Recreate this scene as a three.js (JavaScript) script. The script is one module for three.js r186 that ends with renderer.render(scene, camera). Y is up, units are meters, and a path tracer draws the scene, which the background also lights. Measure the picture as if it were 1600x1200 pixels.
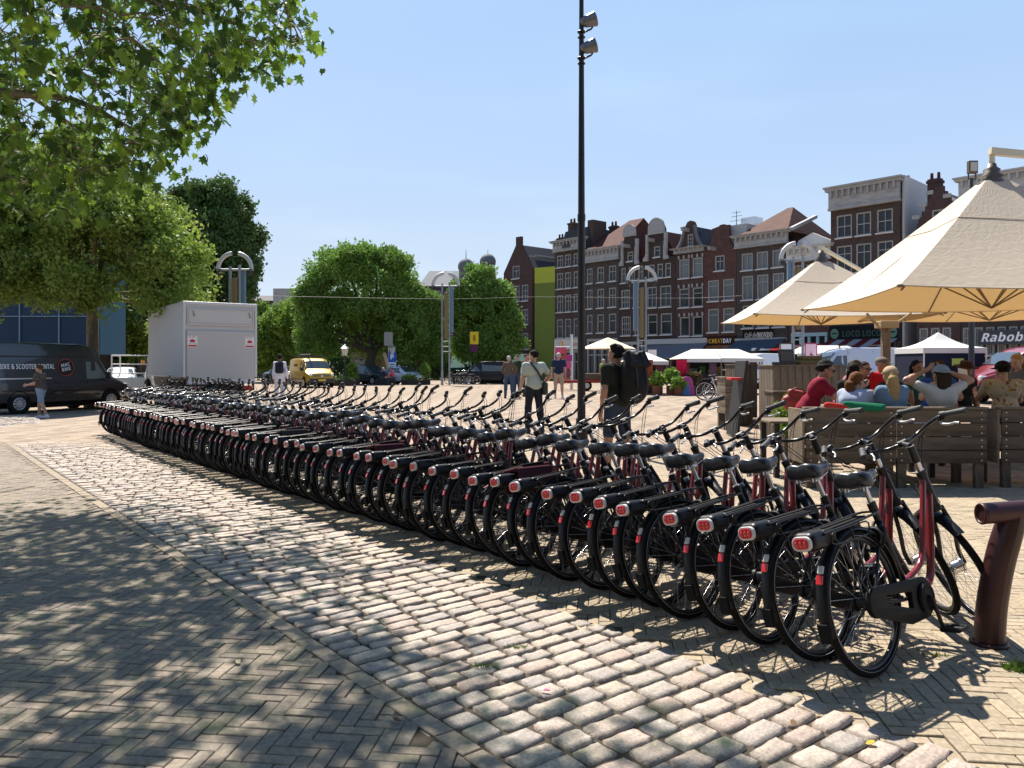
import * as THREE from 'three';
import { RoundedBoxGeometry } from 'three/addons/geometries/RoundedBoxGeometry.js';
import { mergeGeometries, toCreasedNormals } from 'three/addons/utils/BufferGeometryUtils.js';
import { ImprovedNoise } from 'three/addons/math/ImprovedNoise.js';

// ---------- camera (f = 1230 px on a 1600 x 1200 frame, horizon on row 570, eye 1.5 m up) ----------
const scene = new THREE.Scene();
const F = 1230, HZ = 570, EYE = 1.5;
const camera = new THREE.PerspectiveCamera(2 * Math.atan(600 / F) * 180 / Math.PI, 4 / 3, 0.1, 2000);
camera.position.set(0, EYE, 0);
camera.setViewOffset(1600, 1200, 0, 600 - HZ, 1600, 1200);
camera.updateProjectionMatrix();
const renderer = new THREE.WebGLRenderer({ antialias: true });
renderer.setSize(1024, 768);
renderer.toneMapping = THREE.LinearToneMapping;
renderer.toneMappingExposure = 2.05;
renderer.shadowMap.enabled = true;
renderer.shadowMap.type = THREE.PCFSoftShadowMap;

const noise = new ImprovedNoise(), { PI, sin, cos, sqrt, abs, min, max, floor, atan2, hypot } = Math;

// ---------- sky and sun ----------
const SUN = new THREE.Vector3(-0.24, 1, -0.64).normalize();
{
  const w = 1024, h = 512, data = new Float32Array(w * h * 4);
  const stops = [[-1, .20, .19, .18], [-.03, .26, .27, .28], [0, .50, .54, .57], [.05, .45, .51, .585], [.13, .375, .46, .575], [.25, .30, .41, .58], [.42, .24, .36, .56], [.65, .10, .19, .38], [1, .055, .12, .29]];
  for (let y = 0; y < h; y++) {
    const th = ((y + .5) / h - .5) * Math.PI, s = Math.sin(th);
    let k = 0; while (k < stops.length - 2 && s > stops[k + 1][0]) k++;
    const a = stops[k], b = stops[k + 1], t = THREE.MathUtils.smoothstep(s, a[0], b[0]) * .5 + .5 * (s - a[0]) / (b[0] - a[0]);
    for (let x = 0; x < w; x++) {
      const ph = ((x + .5) / w - .5) * 2 * Math.PI;
      const c = Math.max(0, Math.cos(ph) * Math.cos(th) * SUN.x + s * SUN.y + Math.sin(ph) * Math.cos(th) * SUN.z);
      const wx = cos(ph) * cos(th), wz = sin(ph) * cos(th), wk = 1 / (s + .12), wisp = s > 0 ? .10 * Math.pow(max(0, noise.noise(wx * wk * 1.1 + 4, wz * wk * 2.2, 3) + .5 * noise.noise(wx * wk * 3.1, wz * wk * 6, 8) + .1), 1.5) : 0;
      const g = s > 0 ? .16 * Math.pow(c, 8) + .35 * Math.pow(c, 60) : 0;
      const i = (y * w + x) * 4;
      for (let q = 0; q < 3; q++) data[i + q] = .82 * (a[q + 1] + (b[q + 1] - a[q + 1]) * t + g) * (1 + (s > 0 ? (q === 2 ? .3 : 1) * wisp : 0));
      data[i + 3] = 1;
    }
  }
  const sky = new THREE.DataTexture(data, w, h, THREE.RGBAFormat, THREE.FloatType);
  sky.mapping = THREE.EquirectangularReflectionMapping; sky.magFilter = THREE.LinearFilter; sky.minFilter = THREE.LinearFilter; sky.needsUpdate = true;
  scene.background = sky; scene.environment = sky;
}
const sun = new THREE.DirectionalLight(new THREE.Color(1, .93, .83), 5);
sun.position.copy(SUN).multiplyScalar(120).add(new THREE.Vector3(0, 0, -30)); sun.target.position.set(0, 0, -30);
sun.castShadow = true; sun.shadow.mapSize.set(4096, 4096);
Object.assign(sun.shadow.camera, { left: -70, right: 70, top: 70, bottom: -70, near: 1, far: 300 });
scene.add(sun, sun.target);

// ---------- helpers ----------
function rng(a) { return () => { a = (a + 0x6d2b79f5) | 0; let t = Math.imul(a ^ (a >>> 15), 1 | a); t = (t + Math.imul(t ^ (t >>> 7), 61 | t)) ^ t; return ((t ^ (t >>> 14)) >>> 0) / 4294967296; }; }
const R0 = rng(7), D0 = 0;
const rr = (r, a, b) => a + (b - a) * r();
const V = (x, y, z) => new THREE.Vector3(x, y, z);
const D2R = PI / 180;
const W = (x, d, y = 0) => V(x, y, -d);                                     // right, depth, up -> world
const px3 = (px, py, d) => V((px - 800) / F * d, EYE + (HZ - py) / F * d, -d);
const gnd = (px, py) => { const d = EYE * F / (py - HZ); return V((px - 800) / F * d, 0, -d); };
const names = new Map();
function numbered(n) { const k = names.get(n) || 0; names.set(n, k + 1); return k ? n + '_' + String(k).padStart(3, '0') : n; }
function shade(o) { o.traverse((m) => { if (m.isMesh) { m.castShadow = true; m.receiveShadow = true; } }); return o; }
function tag(o, label, category, group, kind) { if (label) o.userData.label = label; if (category) o.userData.category = category; if (group) o.userData.group = group; if (kind) o.userData.kind = kind; return o; }
function thing(name, label, category, pos, turn = 0, group) {
  const g = new THREE.Group(); g.name = numbered(name); g.rotation.order = 'YXZ';
  if (pos) g.position.copy(pos); g.rotation.y = turn; scene.add(g); return tag(g, label, category, group);
}
function norm(g) {
  if (!g.attributes.uv) g.setAttribute('uv', new THREE.BufferAttribute(new Float32Array(g.attributes.position.count * 2), 2));
  if (!g.attributes.normal) g.computeVertexNormals();
  if (!g.index) { const n = g.attributes.position.count, ix = new Uint32Array(n); for (let i = 0; i < n; i++) ix[i] = i; g.setIndex(new THREE.BufferAttribute(ix, 1)); }
  for (const k of Object.keys(g.attributes)) if (!['position', 'normal', 'uv'].includes(k)) g.deleteAttribute(k);
  g.morphAttributes = {}; return g;
}
const joined = (gs) => { gs = [gs].flat(9).filter(Boolean).map(norm); return gs.length === 1 ? gs[0] : mergeGeometries(gs); };
function part(name, gs, m, parent, label) {
  const o = new THREE.Mesh(gs.isBufferGeometry ? norm(gs) : joined(gs), m);
  o.name = parent ? name : numbered(name); (parent || scene).add(o); o.castShadow = o.receiveShadow = true;
  if (label) o.userData.label = label; return o;
}
function dup(root, name, label, group) {
  const c = root.clone(); c.name = numbered(name); c.userData = { ...root.userData }; if (label) c.userData.label = label; if (group) c.userData.group = group;
  scene.add(c); return c;
}
// geometry makers
const box = (w, h, d, x = 0, y = 0, z = 0, rx = 0, ry = 0, rz = 0) => { const g = new THREE.BoxGeometry(w, h, d); if (rx || ry || rz) g.applyMatrix4(new THREE.Matrix4().makeRotationFromEuler(new THREE.Euler(rx, ry, rz, 'YXZ'))); return g.translate(x, y, z); };
const rbox = (w, h, d, r, x = 0, y = 0, z = 0, seg = 2, rx = 0, ry = 0, rz = 0) => { const g = new RoundedBoxGeometry(w, h, d, seg, r); if (rx || ry || rz) g.applyMatrix4(new THREE.Matrix4().makeRotationFromEuler(new THREE.Euler(rx, ry, rz, 'YXZ'))); return g.translate(x, y, z); };
const UP = V(0, 1, 0);
function rod(a, b, r0, r1 = r0, seg = 8, open = false) {
  const d = b.clone().sub(a), L = d.length(), g = new THREE.CylinderGeometry(r1, r0, L, seg, 1, open);
  g.translate(0, L / 2, 0).applyQuaternion(new THREE.Quaternion().setFromUnitVectors(UP, d.divideScalar(L))); return g.translate(a.x, a.y, a.z);
}
function tube(pts, r, seg = 8, n = 0, tension = .5, closed = false) {
  const c = new THREE.CatmullRomCurve3(pts.map((p) => Array.isArray(p) ? V(...p) : p), closed, 'catmullrom', tension);
  return new THREE.TubeGeometry(c, n || pts.length * 4, r, seg, closed);
}
function taperTube(pts, radii, seg = 8, n = 16) {                           // tube with a radius per control point
  const c = new THREE.CatmullRomCurve3(pts), g = new THREE.TubeGeometry(c, n, 1, seg, false), p = g.attributes.position;
  for (let i = 0; i <= n; i++) {
    const t = i / n * (radii.length - 1), k = min(radii.length - 2, floor(t)), r = radii[k] + (radii[k + 1] - radii[k]) * (t - k), o = c.getPointAt(i / n);
    for (let j = 0; j <= seg; j++) { const q = i * (seg + 1) + j; p.setXYZ(q, o.x + (p.getX(q) - o.x) * r, o.y + (p.getY(q) - o.y) * r, o.z + (p.getZ(q) - o.z) * r); }
  }
  g.computeVertexNormals(); return g;
}
const cyl = (r0, r1, h, seg, x, y, z, rx = 0, rz = 0) => { const g = new THREE.CylinderGeometry(r1, r0, h, seg); if (rx) g.rotateX(rx); if (rz) g.rotateZ(rz); return g.translate(x, y, z); };
const ball = (r, x, y, z, sx = 1, sy = 1, sz = 1, a = 12, b = 8) => new THREE.SphereGeometry(r, a, b).scale(sx, sy, sz).translate(x, y, z);
const torus = (R, r, a, b, x = 0, y = 0, z = 0) => new THREE.TorusGeometry(R, r, a, b).translate(x, y, z);
const shapeOf = (pts) => { const s = new THREE.Shape(); pts.forEach((p, i) => (i ? s.lineTo(p[0], p[1]) : s.moveTo(p[0], p[1]))); s.closePath(); return s; };
const extr = (shape, depth, bevel = 0, segs = 2) => new THREE.ExtrudeGeometry(Array.isArray(shape) ? shapeOf(shape) : shape, { depth, bevelEnabled: bevel > 0, bevelSize: bevel, bevelThickness: bevel, bevelSegments: segs, bevelOffset: -bevel, curveSegments: 10 });
function quad(a, b, c, d) { const g = new THREE.BufferGeometry(); g.setAttribute('position', new THREE.Float32BufferAttribute([a, b, c, d].flatMap((p) => [p.x, p.y, p.z]), 3)); g.setAttribute('uv', new THREE.Float32BufferAttribute([0, 0, 1, 0, 1, 1, 0, 1], 2)); g.setIndex([0, 1, 2, 0, 2, 3]); g.computeVertexNormals(); return g; }
function slab(pts, n) {                                                     // closed prism over a planar ring, thickness vector n
  const m = pts.length, pos = [], ix = []; const q = pts.map((p) => p.clone().add(n));
  const put = (ring, flip) => { const o = pos.length / 3; ring.forEach((p) => pos.push(p.x, p.y, p.z)); for (let i = 1; i < ring.length - 1; i++) ix.push(...(flip ? [o, o + i + 1, o + i] : [o, o + i, o + i + 1])); };
  put(q, false); put(pts, true); for (let i = 0; i < m; i++) { const j = (i + 1) % m; put([pts[i], pts[j], q[j], q[i]], false); }
  const g = new THREE.BufferGeometry(); g.setAttribute('position', new THREE.Float32BufferAttribute(pos, 3)); g.setIndex(ix); return norm(g.toNonIndexed());
}
// materials and textures
const lin = (c) => (c.isColor ? c : Array.isArray(c) ? new THREE.Color().setRGB(c[0], c[1], c[2]) : new THREE.Color(c));
const mat = (c, rough = .8, metal = 0, extra = {}) => new THREE.MeshPhysicalMaterial({ color: lin(c), roughness: rough, metalness: metal, side: THREE.DoubleSide, specularIntensity: rough >= .7 ? .3 : 1, ...extra });
const phys = (c, rough, metal, extra) => new THREE.MeshPhysicalMaterial({ color: lin(c), roughness: rough, metalness: metal, side: THREE.DoubleSide, ...extra });
function fbm(x, y, oct, per) { let v = 0, a = .5, f = 1; for (let i = 0; i < oct; i++) { v += a * noise.noise(x * f + 17.3 * i, y * f - 9.1 * i, per + i * 3.7); a *= .5; f *= 2.03; } return v; }
function dataTex(w, h, fn, srgb = false) {                                  // fn(u, v) -> grey or [r, g, b], 0..1
  const d = new Uint8Array(w * h * 4);
  for (let y = 0; y < h; y++) for (let x = 0; x < w; x++) { const c = fn(x / w, y / h), i = (y * w + x) * 4; for (let k = 0; k < 3; k++) d[i + k] = max(0, min(255, 255 * (Array.isArray(c) ? c[k] : c))); d[i + 3] = 255; }
  const t = new THREE.DataTexture(d, w, h); t.wrapS = t.wrapT = THREE.RepeatWrapping; t.magFilter = THREE.LinearFilter; t.minFilter = THREE.LinearMipmapLinearFilter; t.generateMipmaps = true; if (srgb) t.colorSpace = THREE.SRGBColorSpace; t.needsUpdate = true; return t;
}
function tileNoise(u, v, f, oct, s) {                                       // periodic noise on the unit square
  const a = u * 2 * PI, b = v * 2 * PI, k = f / (2 * PI);
  let r = 0, am = .5, ff = 1; for (let i = 0; i < oct; i++) { r += am * noise.noise(cos(a) * k * ff + s + cos(b) * k * ff * .7, sin(a) * k * ff + 5 + s, sin(b) * k * ff + cos(b) * k * ff * .5 + 9); am *= .5; ff *= 2; } return r;
}
function textTex(w, h, draw) { const c = document.createElement('canvas'); c.width = w; c.height = h; const g = c.getContext('2d'); draw(g, w, h); const t = new THREE.CanvasTexture(c); t.colorSpace = THREE.SRGBColorSpace; return t; }
const grain = dataTex(256, 256, (u, v) => .82 + .28 * tileNoise(u, v, 14, 4, 1) + .10 * (R0() - .5));
const grainFine = dataTex(256, 256, (u, v) => .5 + .5 * tileNoise(u, v, 40, 3, 4) + .25 * (R0() - .5));
const blotch = dataTex(256, 256, (u, v) => .85 + .45 * tileNoise(u, v, 5, 5, 8));
const rep = (t, a, b = a) => { const c = t.clone(); c.repeat.set(a, b); c.needsUpdate = true; return c; };
// palette
const M = {
  black: phys([.009, .009, .010], .45, 0, { specularIntensity: .8 }), blackGloss: phys([.006, .006, .007], .42, 0, { specularIntensity: .5, clearcoat: .06, clearcoatRoughness: .2 }), rubber: phys([.009, .009, .0095], .85, 0, { specularIntensity: .35 }), plastic: phys([.008, .008, .009], .55, 0, { specularIntensity: .4 }),
  red: phys([.20, .008, .012], .32, .1, { clearcoat: .6, clearcoatRoughness: .15 }), steel: mat([.55, .55, .56], .25, 1), alu: mat([.62, .62, .63], .35, 1), darkMetal: mat([.05, .05, .055], .4, .6),
  tailRed: phys([.6, .012, .012], .15, 0, { clearcoat: 1 }), white: mat([.8, .8, .78], .5), whitePaint: mat([.72, .71, .68], .55), glassDark: phys([.03, .035, .04], .06, 0, { clearcoat: 1 }),
  strip: mat([.42, .42, .44], .35), lampGlass: phys([.8, .8, .8], .1, 0, { clearcoat: 1 }),
};
// ---------- ground ----------
// s runs along the row of bicycles (away from the camera), t across it (towards the square)
const U2 = [-.62, .785], T2 = [.785, .62], ORG = [1.756, 3.79];
const st = (s, t) => [ORG[0] + s * U2[0] + t * T2[0], ORG[1] + s * U2[1] + t * T2[1]];   // -> [x, depth]
const toST = (x, d) => { const a = x - ORG[0], b = d - ORG[1]; return [a * U2[0] + b * U2[1], a * T2[0] + b * T2[1]]; };
const sst = THREE.MathUtils.smoothstep;
function gh(x, d) {                                                        // the square is slightly domed and falls to the left and to the back
  return .2 * sst(d, 13, 25) * (1 - sst(d, 38, 56)) * sst(x, -15, -8) - .25 * sst(d, 58, 72) - .12 * sst(-x, 11.5, 14) * sst(d, 17, 22) * (1 - sst(d, 40, 58));
}
const GW = (x, d, dy = 0) => V(x, gh(x, d) + dy, -d);
const KERB_T = -1.90, COB_T = -.50;
{
  // far plaza: pavers in the material, metres -> uv
  const tw = 512, plaza = dataTex(tw, tw, (u, v) => {
    const n = 16, row = floor(v * n), off = (row % 2) * .5, fx = ((u * 8 + off) % 1), fy = (v * n) % 1, id = floor(u * 8 + off) % 8 + row * 13;
    const j = (fx < .035 || fy < .09) ? .62 : 1, k = .9 + .2 * (sin(id * 91.7) * 43758.5 - floor(sin(id * 91.7) * 43758.5));
    const w = 1 + .35 * tileNoise(u, v, 3, 4, 2); return [.80 * j * k * w, .725 * j * k * w, .64 * j * k * w];
  }, true);
  const xs = [], zs = []; for (let x = -46; x <= 80; x += 1.5) xs.push(x); for (const e of [60, 90, 150, 300, 700]) { xs.unshift(-e); xs.push(e + 30); }
  for (let d = -6; d <= 110; d += 1.5) zs.push(d); for (const e of [130, 170, 260, 450, 900]) zs.push(e); for (const e of [15, 40, 120, 300]) zs.unshift(-e);
  const pos = [], uvs = [], ix = [];
  zs.forEach((d) => xs.forEach((x) => { pos.push(x, gh(x, d) - .016, -d); uvs.push(x / 1.6, d / 1.6); }));
  for (let j = 0; j < zs.length - 1; j++) for (let i = 0; i < xs.length - 1; i++) { const p = j * xs.length + i, q = p + xs.length; ix.push(p, p + 1, q, p + 1, q + 1, q); }
  const g = new THREE.BufferGeometry(); g.setAttribute('position', new THREE.Float32BufferAttribute(pos, 3)); g.setAttribute('uv', new THREE.Float32BufferAttribute(uvs, 2)); g.setIndex(ix); g.computeVertexNormals();
  const m = part('ground', g, mat([.48, .47, .465], .85, 0, { map: plaza, bumpMap: plaza, bumpScale: .004 })); m.userData.kind = 'structure';
  // bedding sand under the laid stones
  const bed = (name, ring, m2, y) => { const gg = new THREE.ShapeGeometry(shapeOf(ring.map(([s, t]) => { const q = st(s, t); return [q[0], q[1]]; }))).rotateX(-PI / 2); const o = part(name, gg, m2); o.position.y = y; o.userData.kind = 'structure'; return o; };
  const sand = mat([.085, .07, .055], .95, 0, { map: rep(grain, 2) });
  const cob = bed('cobble_road', [[-4, KERB_T - .1], [-4, COB_T], [26, COB_T], [26, KERB_T - .1]], sand, -.014);
  const left = bed('brick_pavement', [[-4, -7.1], [-4, KERB_T - .1], [24, KERB_T - .1], [24, -7.1]], sand, -.010);
  const right = bed('brick_pavement', [[-4, COB_T], [-4, 7], [13, 7], [13, COB_T]], sand, -.010);

  // cobbles: domed irregular setts
  const r = rng(11);
  function sett(seed) {
    const q = rng(seed), nx = 7, nz = 6, pos = [], ix = [], uvs = [], ou = q() * 4, ov = q() * 4, cut = [0, 0, 0, 0].map(() => rr(q, .02, .12));
    for (let j = 0; j <= nz; j++) for (let i = 0; i <= nx; i++) {
      let u = i / nx * 2 - 1, v = j / nz * 2 - 1; const e = max(abs(u), abs(v));
      const cr = abs(u * v); const c = cut[(u > 0 ? 1 : 0) + (v > 0 ? 2 : 0)];
      const x = u * (1 - c * cr * cr * 1.6) * (1 + .05 * noise.noise(v * 1.3, seed, 2.2)), z = v * (1 - c * cr * cr * 1.6) * (1 + .07 * noise.noise(u * 1.4, seed, 7.7));
      const y = e >= .999 ? -.045 : -.0032 * Math.pow(e, 6) + .005 * noise.noise(u * 2.2, v * 2.2, seed * 1.7) + .002 * (q() - .5);
      const kx = e >= .999 ? 1 : (e > .7 ? 1.25 : 1), kz = e >= .999 ? 1 : (e > .6 ? 1.28 : 1); pos.push(x * .5 * kx, y, z * .5 * kz); uvs.push(ou + x * .9, ov + z * .55);
    }
    for (let j = 0; j < nz; j++) for (let i = 0; i < nx; i++) { const a = j * (nx + 1) + i, b = a + nx + 1; ix.push(a, b, a + 1, a + 1, b, b + 1); }
    const g = new THREE.BufferGeometry(); g.setAttribute('position', new THREE.Float32BufferAttribute(pos, 3)); g.setAttribute('uv', new THREE.Float32BufferAttribute(uvs, 2)); g.setIndex(ix); g.computeVertexNormals(); return g;
  }
  const setts = []; for (let i = 0; i < 14; i++) setts.push(sett(100 + i));
  const stoneTex = dataTex(256, 256, (u, v) => { const a = .74 + .5 * tileNoise(u, v, 9, 5, 3) + .22 * (R0() - .5); return [a, a * .99, a * .975]; });
  const tones = [[.44, .395, .355], [.47, .425, .385], [.41, .385, .36], [.50, .435, .395], [.38, .36, .345], [.49, .45, .40], [.455, .415, .365], [.43, .37, .335]];
  const stoneM = tones.map((c) => mat(c.map((v, i) => v * [1.16, 1.10, 1.05][i]), .72, 0, { map: stoneTex, bumpMap: stoneTex, bumpScale: .005, roughnessMap: rep(grain, 1) }));
  const list = [];
  for (let s = -3.9; s < 25.8;) {
    const w = rr(r, .112, .148); let t = KERB_T + .004 - rr(r, 0, .0);
    const wob = rr(r, .9, 1.1);
    while (t < COB_T - .03) {
      let l = rr(r, .15, .25) * wob; if (COB_T - (t + l) < .09) l = COB_T - t + rr(r, -.02, .05);
      const tc = t + l / 2; const sc = s + w / 2 + .016 * sin(tc * 3.1 + s * .6) ;
      list.push({ s: sc, t: tc, l: l - .008, w: w - .008, k: floor(r() * 14), m: floor(r() * 8), a: rr(r, -.035, .035), y: rr(r, -.006, .006), tx: rr(r, -.026, .026), tz: rr(r, -.022, .022) }); t += l;
    }
    s += w;
  }
  const M4 = new THREE.Matrix4(), E = new THREE.Euler(), Q = new THREE.Quaternion(), baseYaw = atan2(T2[1], T2[0]);
  const place = (o, c) => { const q = st(c.s, c.t); o.position.set(q[0], c.y, -q[1]); o.rotation.set(c.tx, baseYaw + c.a, c.tz, 'YXZ'); o.scale.set(c.l, 1, c.w); };
  const vis = (c) => { const q = st(c.s, c.t); return q[1] > 2.7 && abs(q[0]) < .68 * q[1] ? q[1] : 99 + abs(c.s); };
  list.sort((a, b) => vis(a) - vis(b));
  list.slice(0, 300).forEach((c) => { const o = part('cobblestone', setts[c.k], stoneM[c.m], cob); place(o, c); o.position.y += .012; });
  const dummy = new THREE.Object3D(), rest = list.slice(300);
  {
    const im = new THREE.InstancedMesh(setts[3], stoneM[1], rest.length); im.name = 'cobblestones';
    rest.forEach((c, i) => { place(dummy, c); dummy.position.y += .012; if (c.k % 2) { dummy.rotation.y += PI; } dummy.updateMatrix(); im.setMatrixAt(i, dummy.matrix); const q = tones[c.m], z = tones[1]; im.setColorAt(i, new THREE.Color().setRGB(q[0] / z[0], q[1] / z[1], q[2] / z[2])); });
    im.userData.kind = 'stuff'; cob.add(im); im.castShadow = im.receiveShadow = true; dummy.scale.set(1, 1, 1);
  }
  // bricks: chamfered tops, three lengths to one width
  function brickGeo(seed) {
    const q = rng(seed), L = .1, w = .0333, c = .0035, pos = [], ix = [], uvs = [], ou = q() * 3, ov = q() * 3;
    const lv = [[1, -.03], [1, -c], [1, 0]]; const ring = (k, y) => { const a = L - .0022 - (k ? c : 0), b = w - .0022 - (k ? c : 0); for (const [u, v] of [[-1, -1], [1, -1], [1, 1], [-1, 1]]) { pos.push(u * a + rr(q, -1, 1) * .0012, y + rr(q, -1, 1) * .0006, v * b + rr(q, -1, 1) * .0012); uvs.push(ou + u * .5, ov + v * .17); } };
    ring(0, -.022); ring(0, -c); ring(1, 0);
    for (let k = 0; k < 2; k++) for (let i = 0; i < 4; i++) { const a = k * 4 + i, b = k * 4 + (i + 1) % 4; ix.push(a, a + 4, b, b, a + 4, b + 4); }
    ix.push(8, 10, 9, 8, 11, 10);
    const g = new THREE.BufferGeometry(); g.setAttribute('position', new THREE.Float32BufferAttribute(pos, 3)); g.setAttribute('uv', new THREE.Float32BufferAttribute(uvs, 2)); g.setIndex(ix);
    const g2 = g.toNonIndexed(); g2.computeVertexNormals(); return norm(g2);
  }
  const bricks = []; for (let i = 0; i < 8; i++) bricks.push(brickGeo(300 + i));
  const brickTex = dataTex(256, 256, (u, v) => { const a = .80 + .42 * tileNoise(u, v, 7, 5, 6) + .16 * (R0() - .5); return [a, a * .985, a * .96]; });
  function pave(parent, test, tonesB, seed, many) {
    const q = rng(seed), mats = tonesB.map((c) => mat(c, .82, 0, { map: brickTex, bumpMap: brickTex, bumpScale: .0025 })), all = [];
    const A = [(U2[0] + T2[0]) / Math.SQRT2, (U2[1] + T2[1]) / Math.SQRT2], Bv = [A[1], -A[0]], w = .0667, L = 3;   // lattice at 45 degrees to the row
    const o = st(0, 0), N = 320;
    for (let j = -N; j < N; j++) for (let i = -N; i < N; i++) {
      const k = ((i - j) % (2 * L) + 2 * L) % (2 * L); let cx, cy, turn;
      if (k === 0) { cx = i + L / 2; cy = j + .5; turn = 0; } else if (k === 2 * L - 1) { cx = i + .5; cy = j + L / 2; turn = 1; } else continue;
      const x = o[0] + (A[0] * cx + Bv[0] * cy) * w, d = o[1] + (A[1] * cx + Bv[1] * cy) * w;
      const tt = toST(x, d); if (!test(x, d, tt[0], tt[1])) continue;
      const low = tt[1] > KERB_T - .16 && tt[1] < COB_T + .04 ? -.008 : 0; all.push({ x, d, turn, v: d > 2.75 && abs(x) < .66 * d ? d : 90 + d, m: floor(q() * tonesB.length), g: floor(q() * 8), y: rr(q, -.0022, .0022) + low, tx: rr(q, -.016, .016), tz: rr(q, -.012, .012), f: q() < .5 ? PI : 0 });
    }
    all.sort((a, b) => a.v - b.v);
    const yaw = atan2(A[1], A[0]);
    const put = (ob, c) => { ob.position.set(c.x, c.y + .010, -c.d); ob.rotation.set(c.tx, yaw - (c.turn ? PI / 2 : 0) + c.f, c.tz, 'YXZ'); };
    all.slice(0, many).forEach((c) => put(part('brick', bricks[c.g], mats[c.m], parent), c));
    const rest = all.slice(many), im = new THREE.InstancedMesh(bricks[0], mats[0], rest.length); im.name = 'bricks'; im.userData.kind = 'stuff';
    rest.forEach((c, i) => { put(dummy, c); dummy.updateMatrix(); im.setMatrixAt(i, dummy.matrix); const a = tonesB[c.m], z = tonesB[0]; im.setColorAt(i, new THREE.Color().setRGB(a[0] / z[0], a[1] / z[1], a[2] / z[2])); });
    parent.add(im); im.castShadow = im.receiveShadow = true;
  }
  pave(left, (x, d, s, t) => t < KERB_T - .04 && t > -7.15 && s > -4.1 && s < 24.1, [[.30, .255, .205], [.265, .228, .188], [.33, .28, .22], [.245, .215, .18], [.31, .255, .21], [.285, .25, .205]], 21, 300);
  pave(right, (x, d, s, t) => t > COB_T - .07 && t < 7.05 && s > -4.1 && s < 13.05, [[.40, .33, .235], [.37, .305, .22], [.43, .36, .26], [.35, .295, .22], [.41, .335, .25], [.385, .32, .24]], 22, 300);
  // border course between bricks and cobbles
  const bord = mat([.36, .30, .235], .85, 0, { map: brickTex, bumpMap: brickTex, bumpScale: .003 });
  const q3 = rng(31); let n = 0, more = [];
  for (let s = -3.9; s < 24; s += .2) {
    const c = st(s, KERB_T - .055), big = s < 12; dummy.position.set(c[0], .0125 + rr(q3, -.002, .002), -c[1]); dummy.rotation.set(rr(q3, -.015, .015), baseYaw + PI / 2 + rr(q3, -.02, .02), rr(q3, -.01, .01), 'YXZ'); dummy.scale.set(.98, 1, 1.48);
    if (big) { const o = part('kerb_brick', bricks[n++ % 8], bord, left); o.position.copy(dummy.position); o.rotation.copy(dummy.rotation); o.scale.copy(dummy.scale); }
    else { dummy.updateMatrix(); more.push(bricks[0].clone().applyMatrix4(dummy.matrix)); }
  }
  part('kerb_bricks', more, bord, left).userData.kind = 'stuff';
  dummy.scale.set(1, 1, 1);
}
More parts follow.
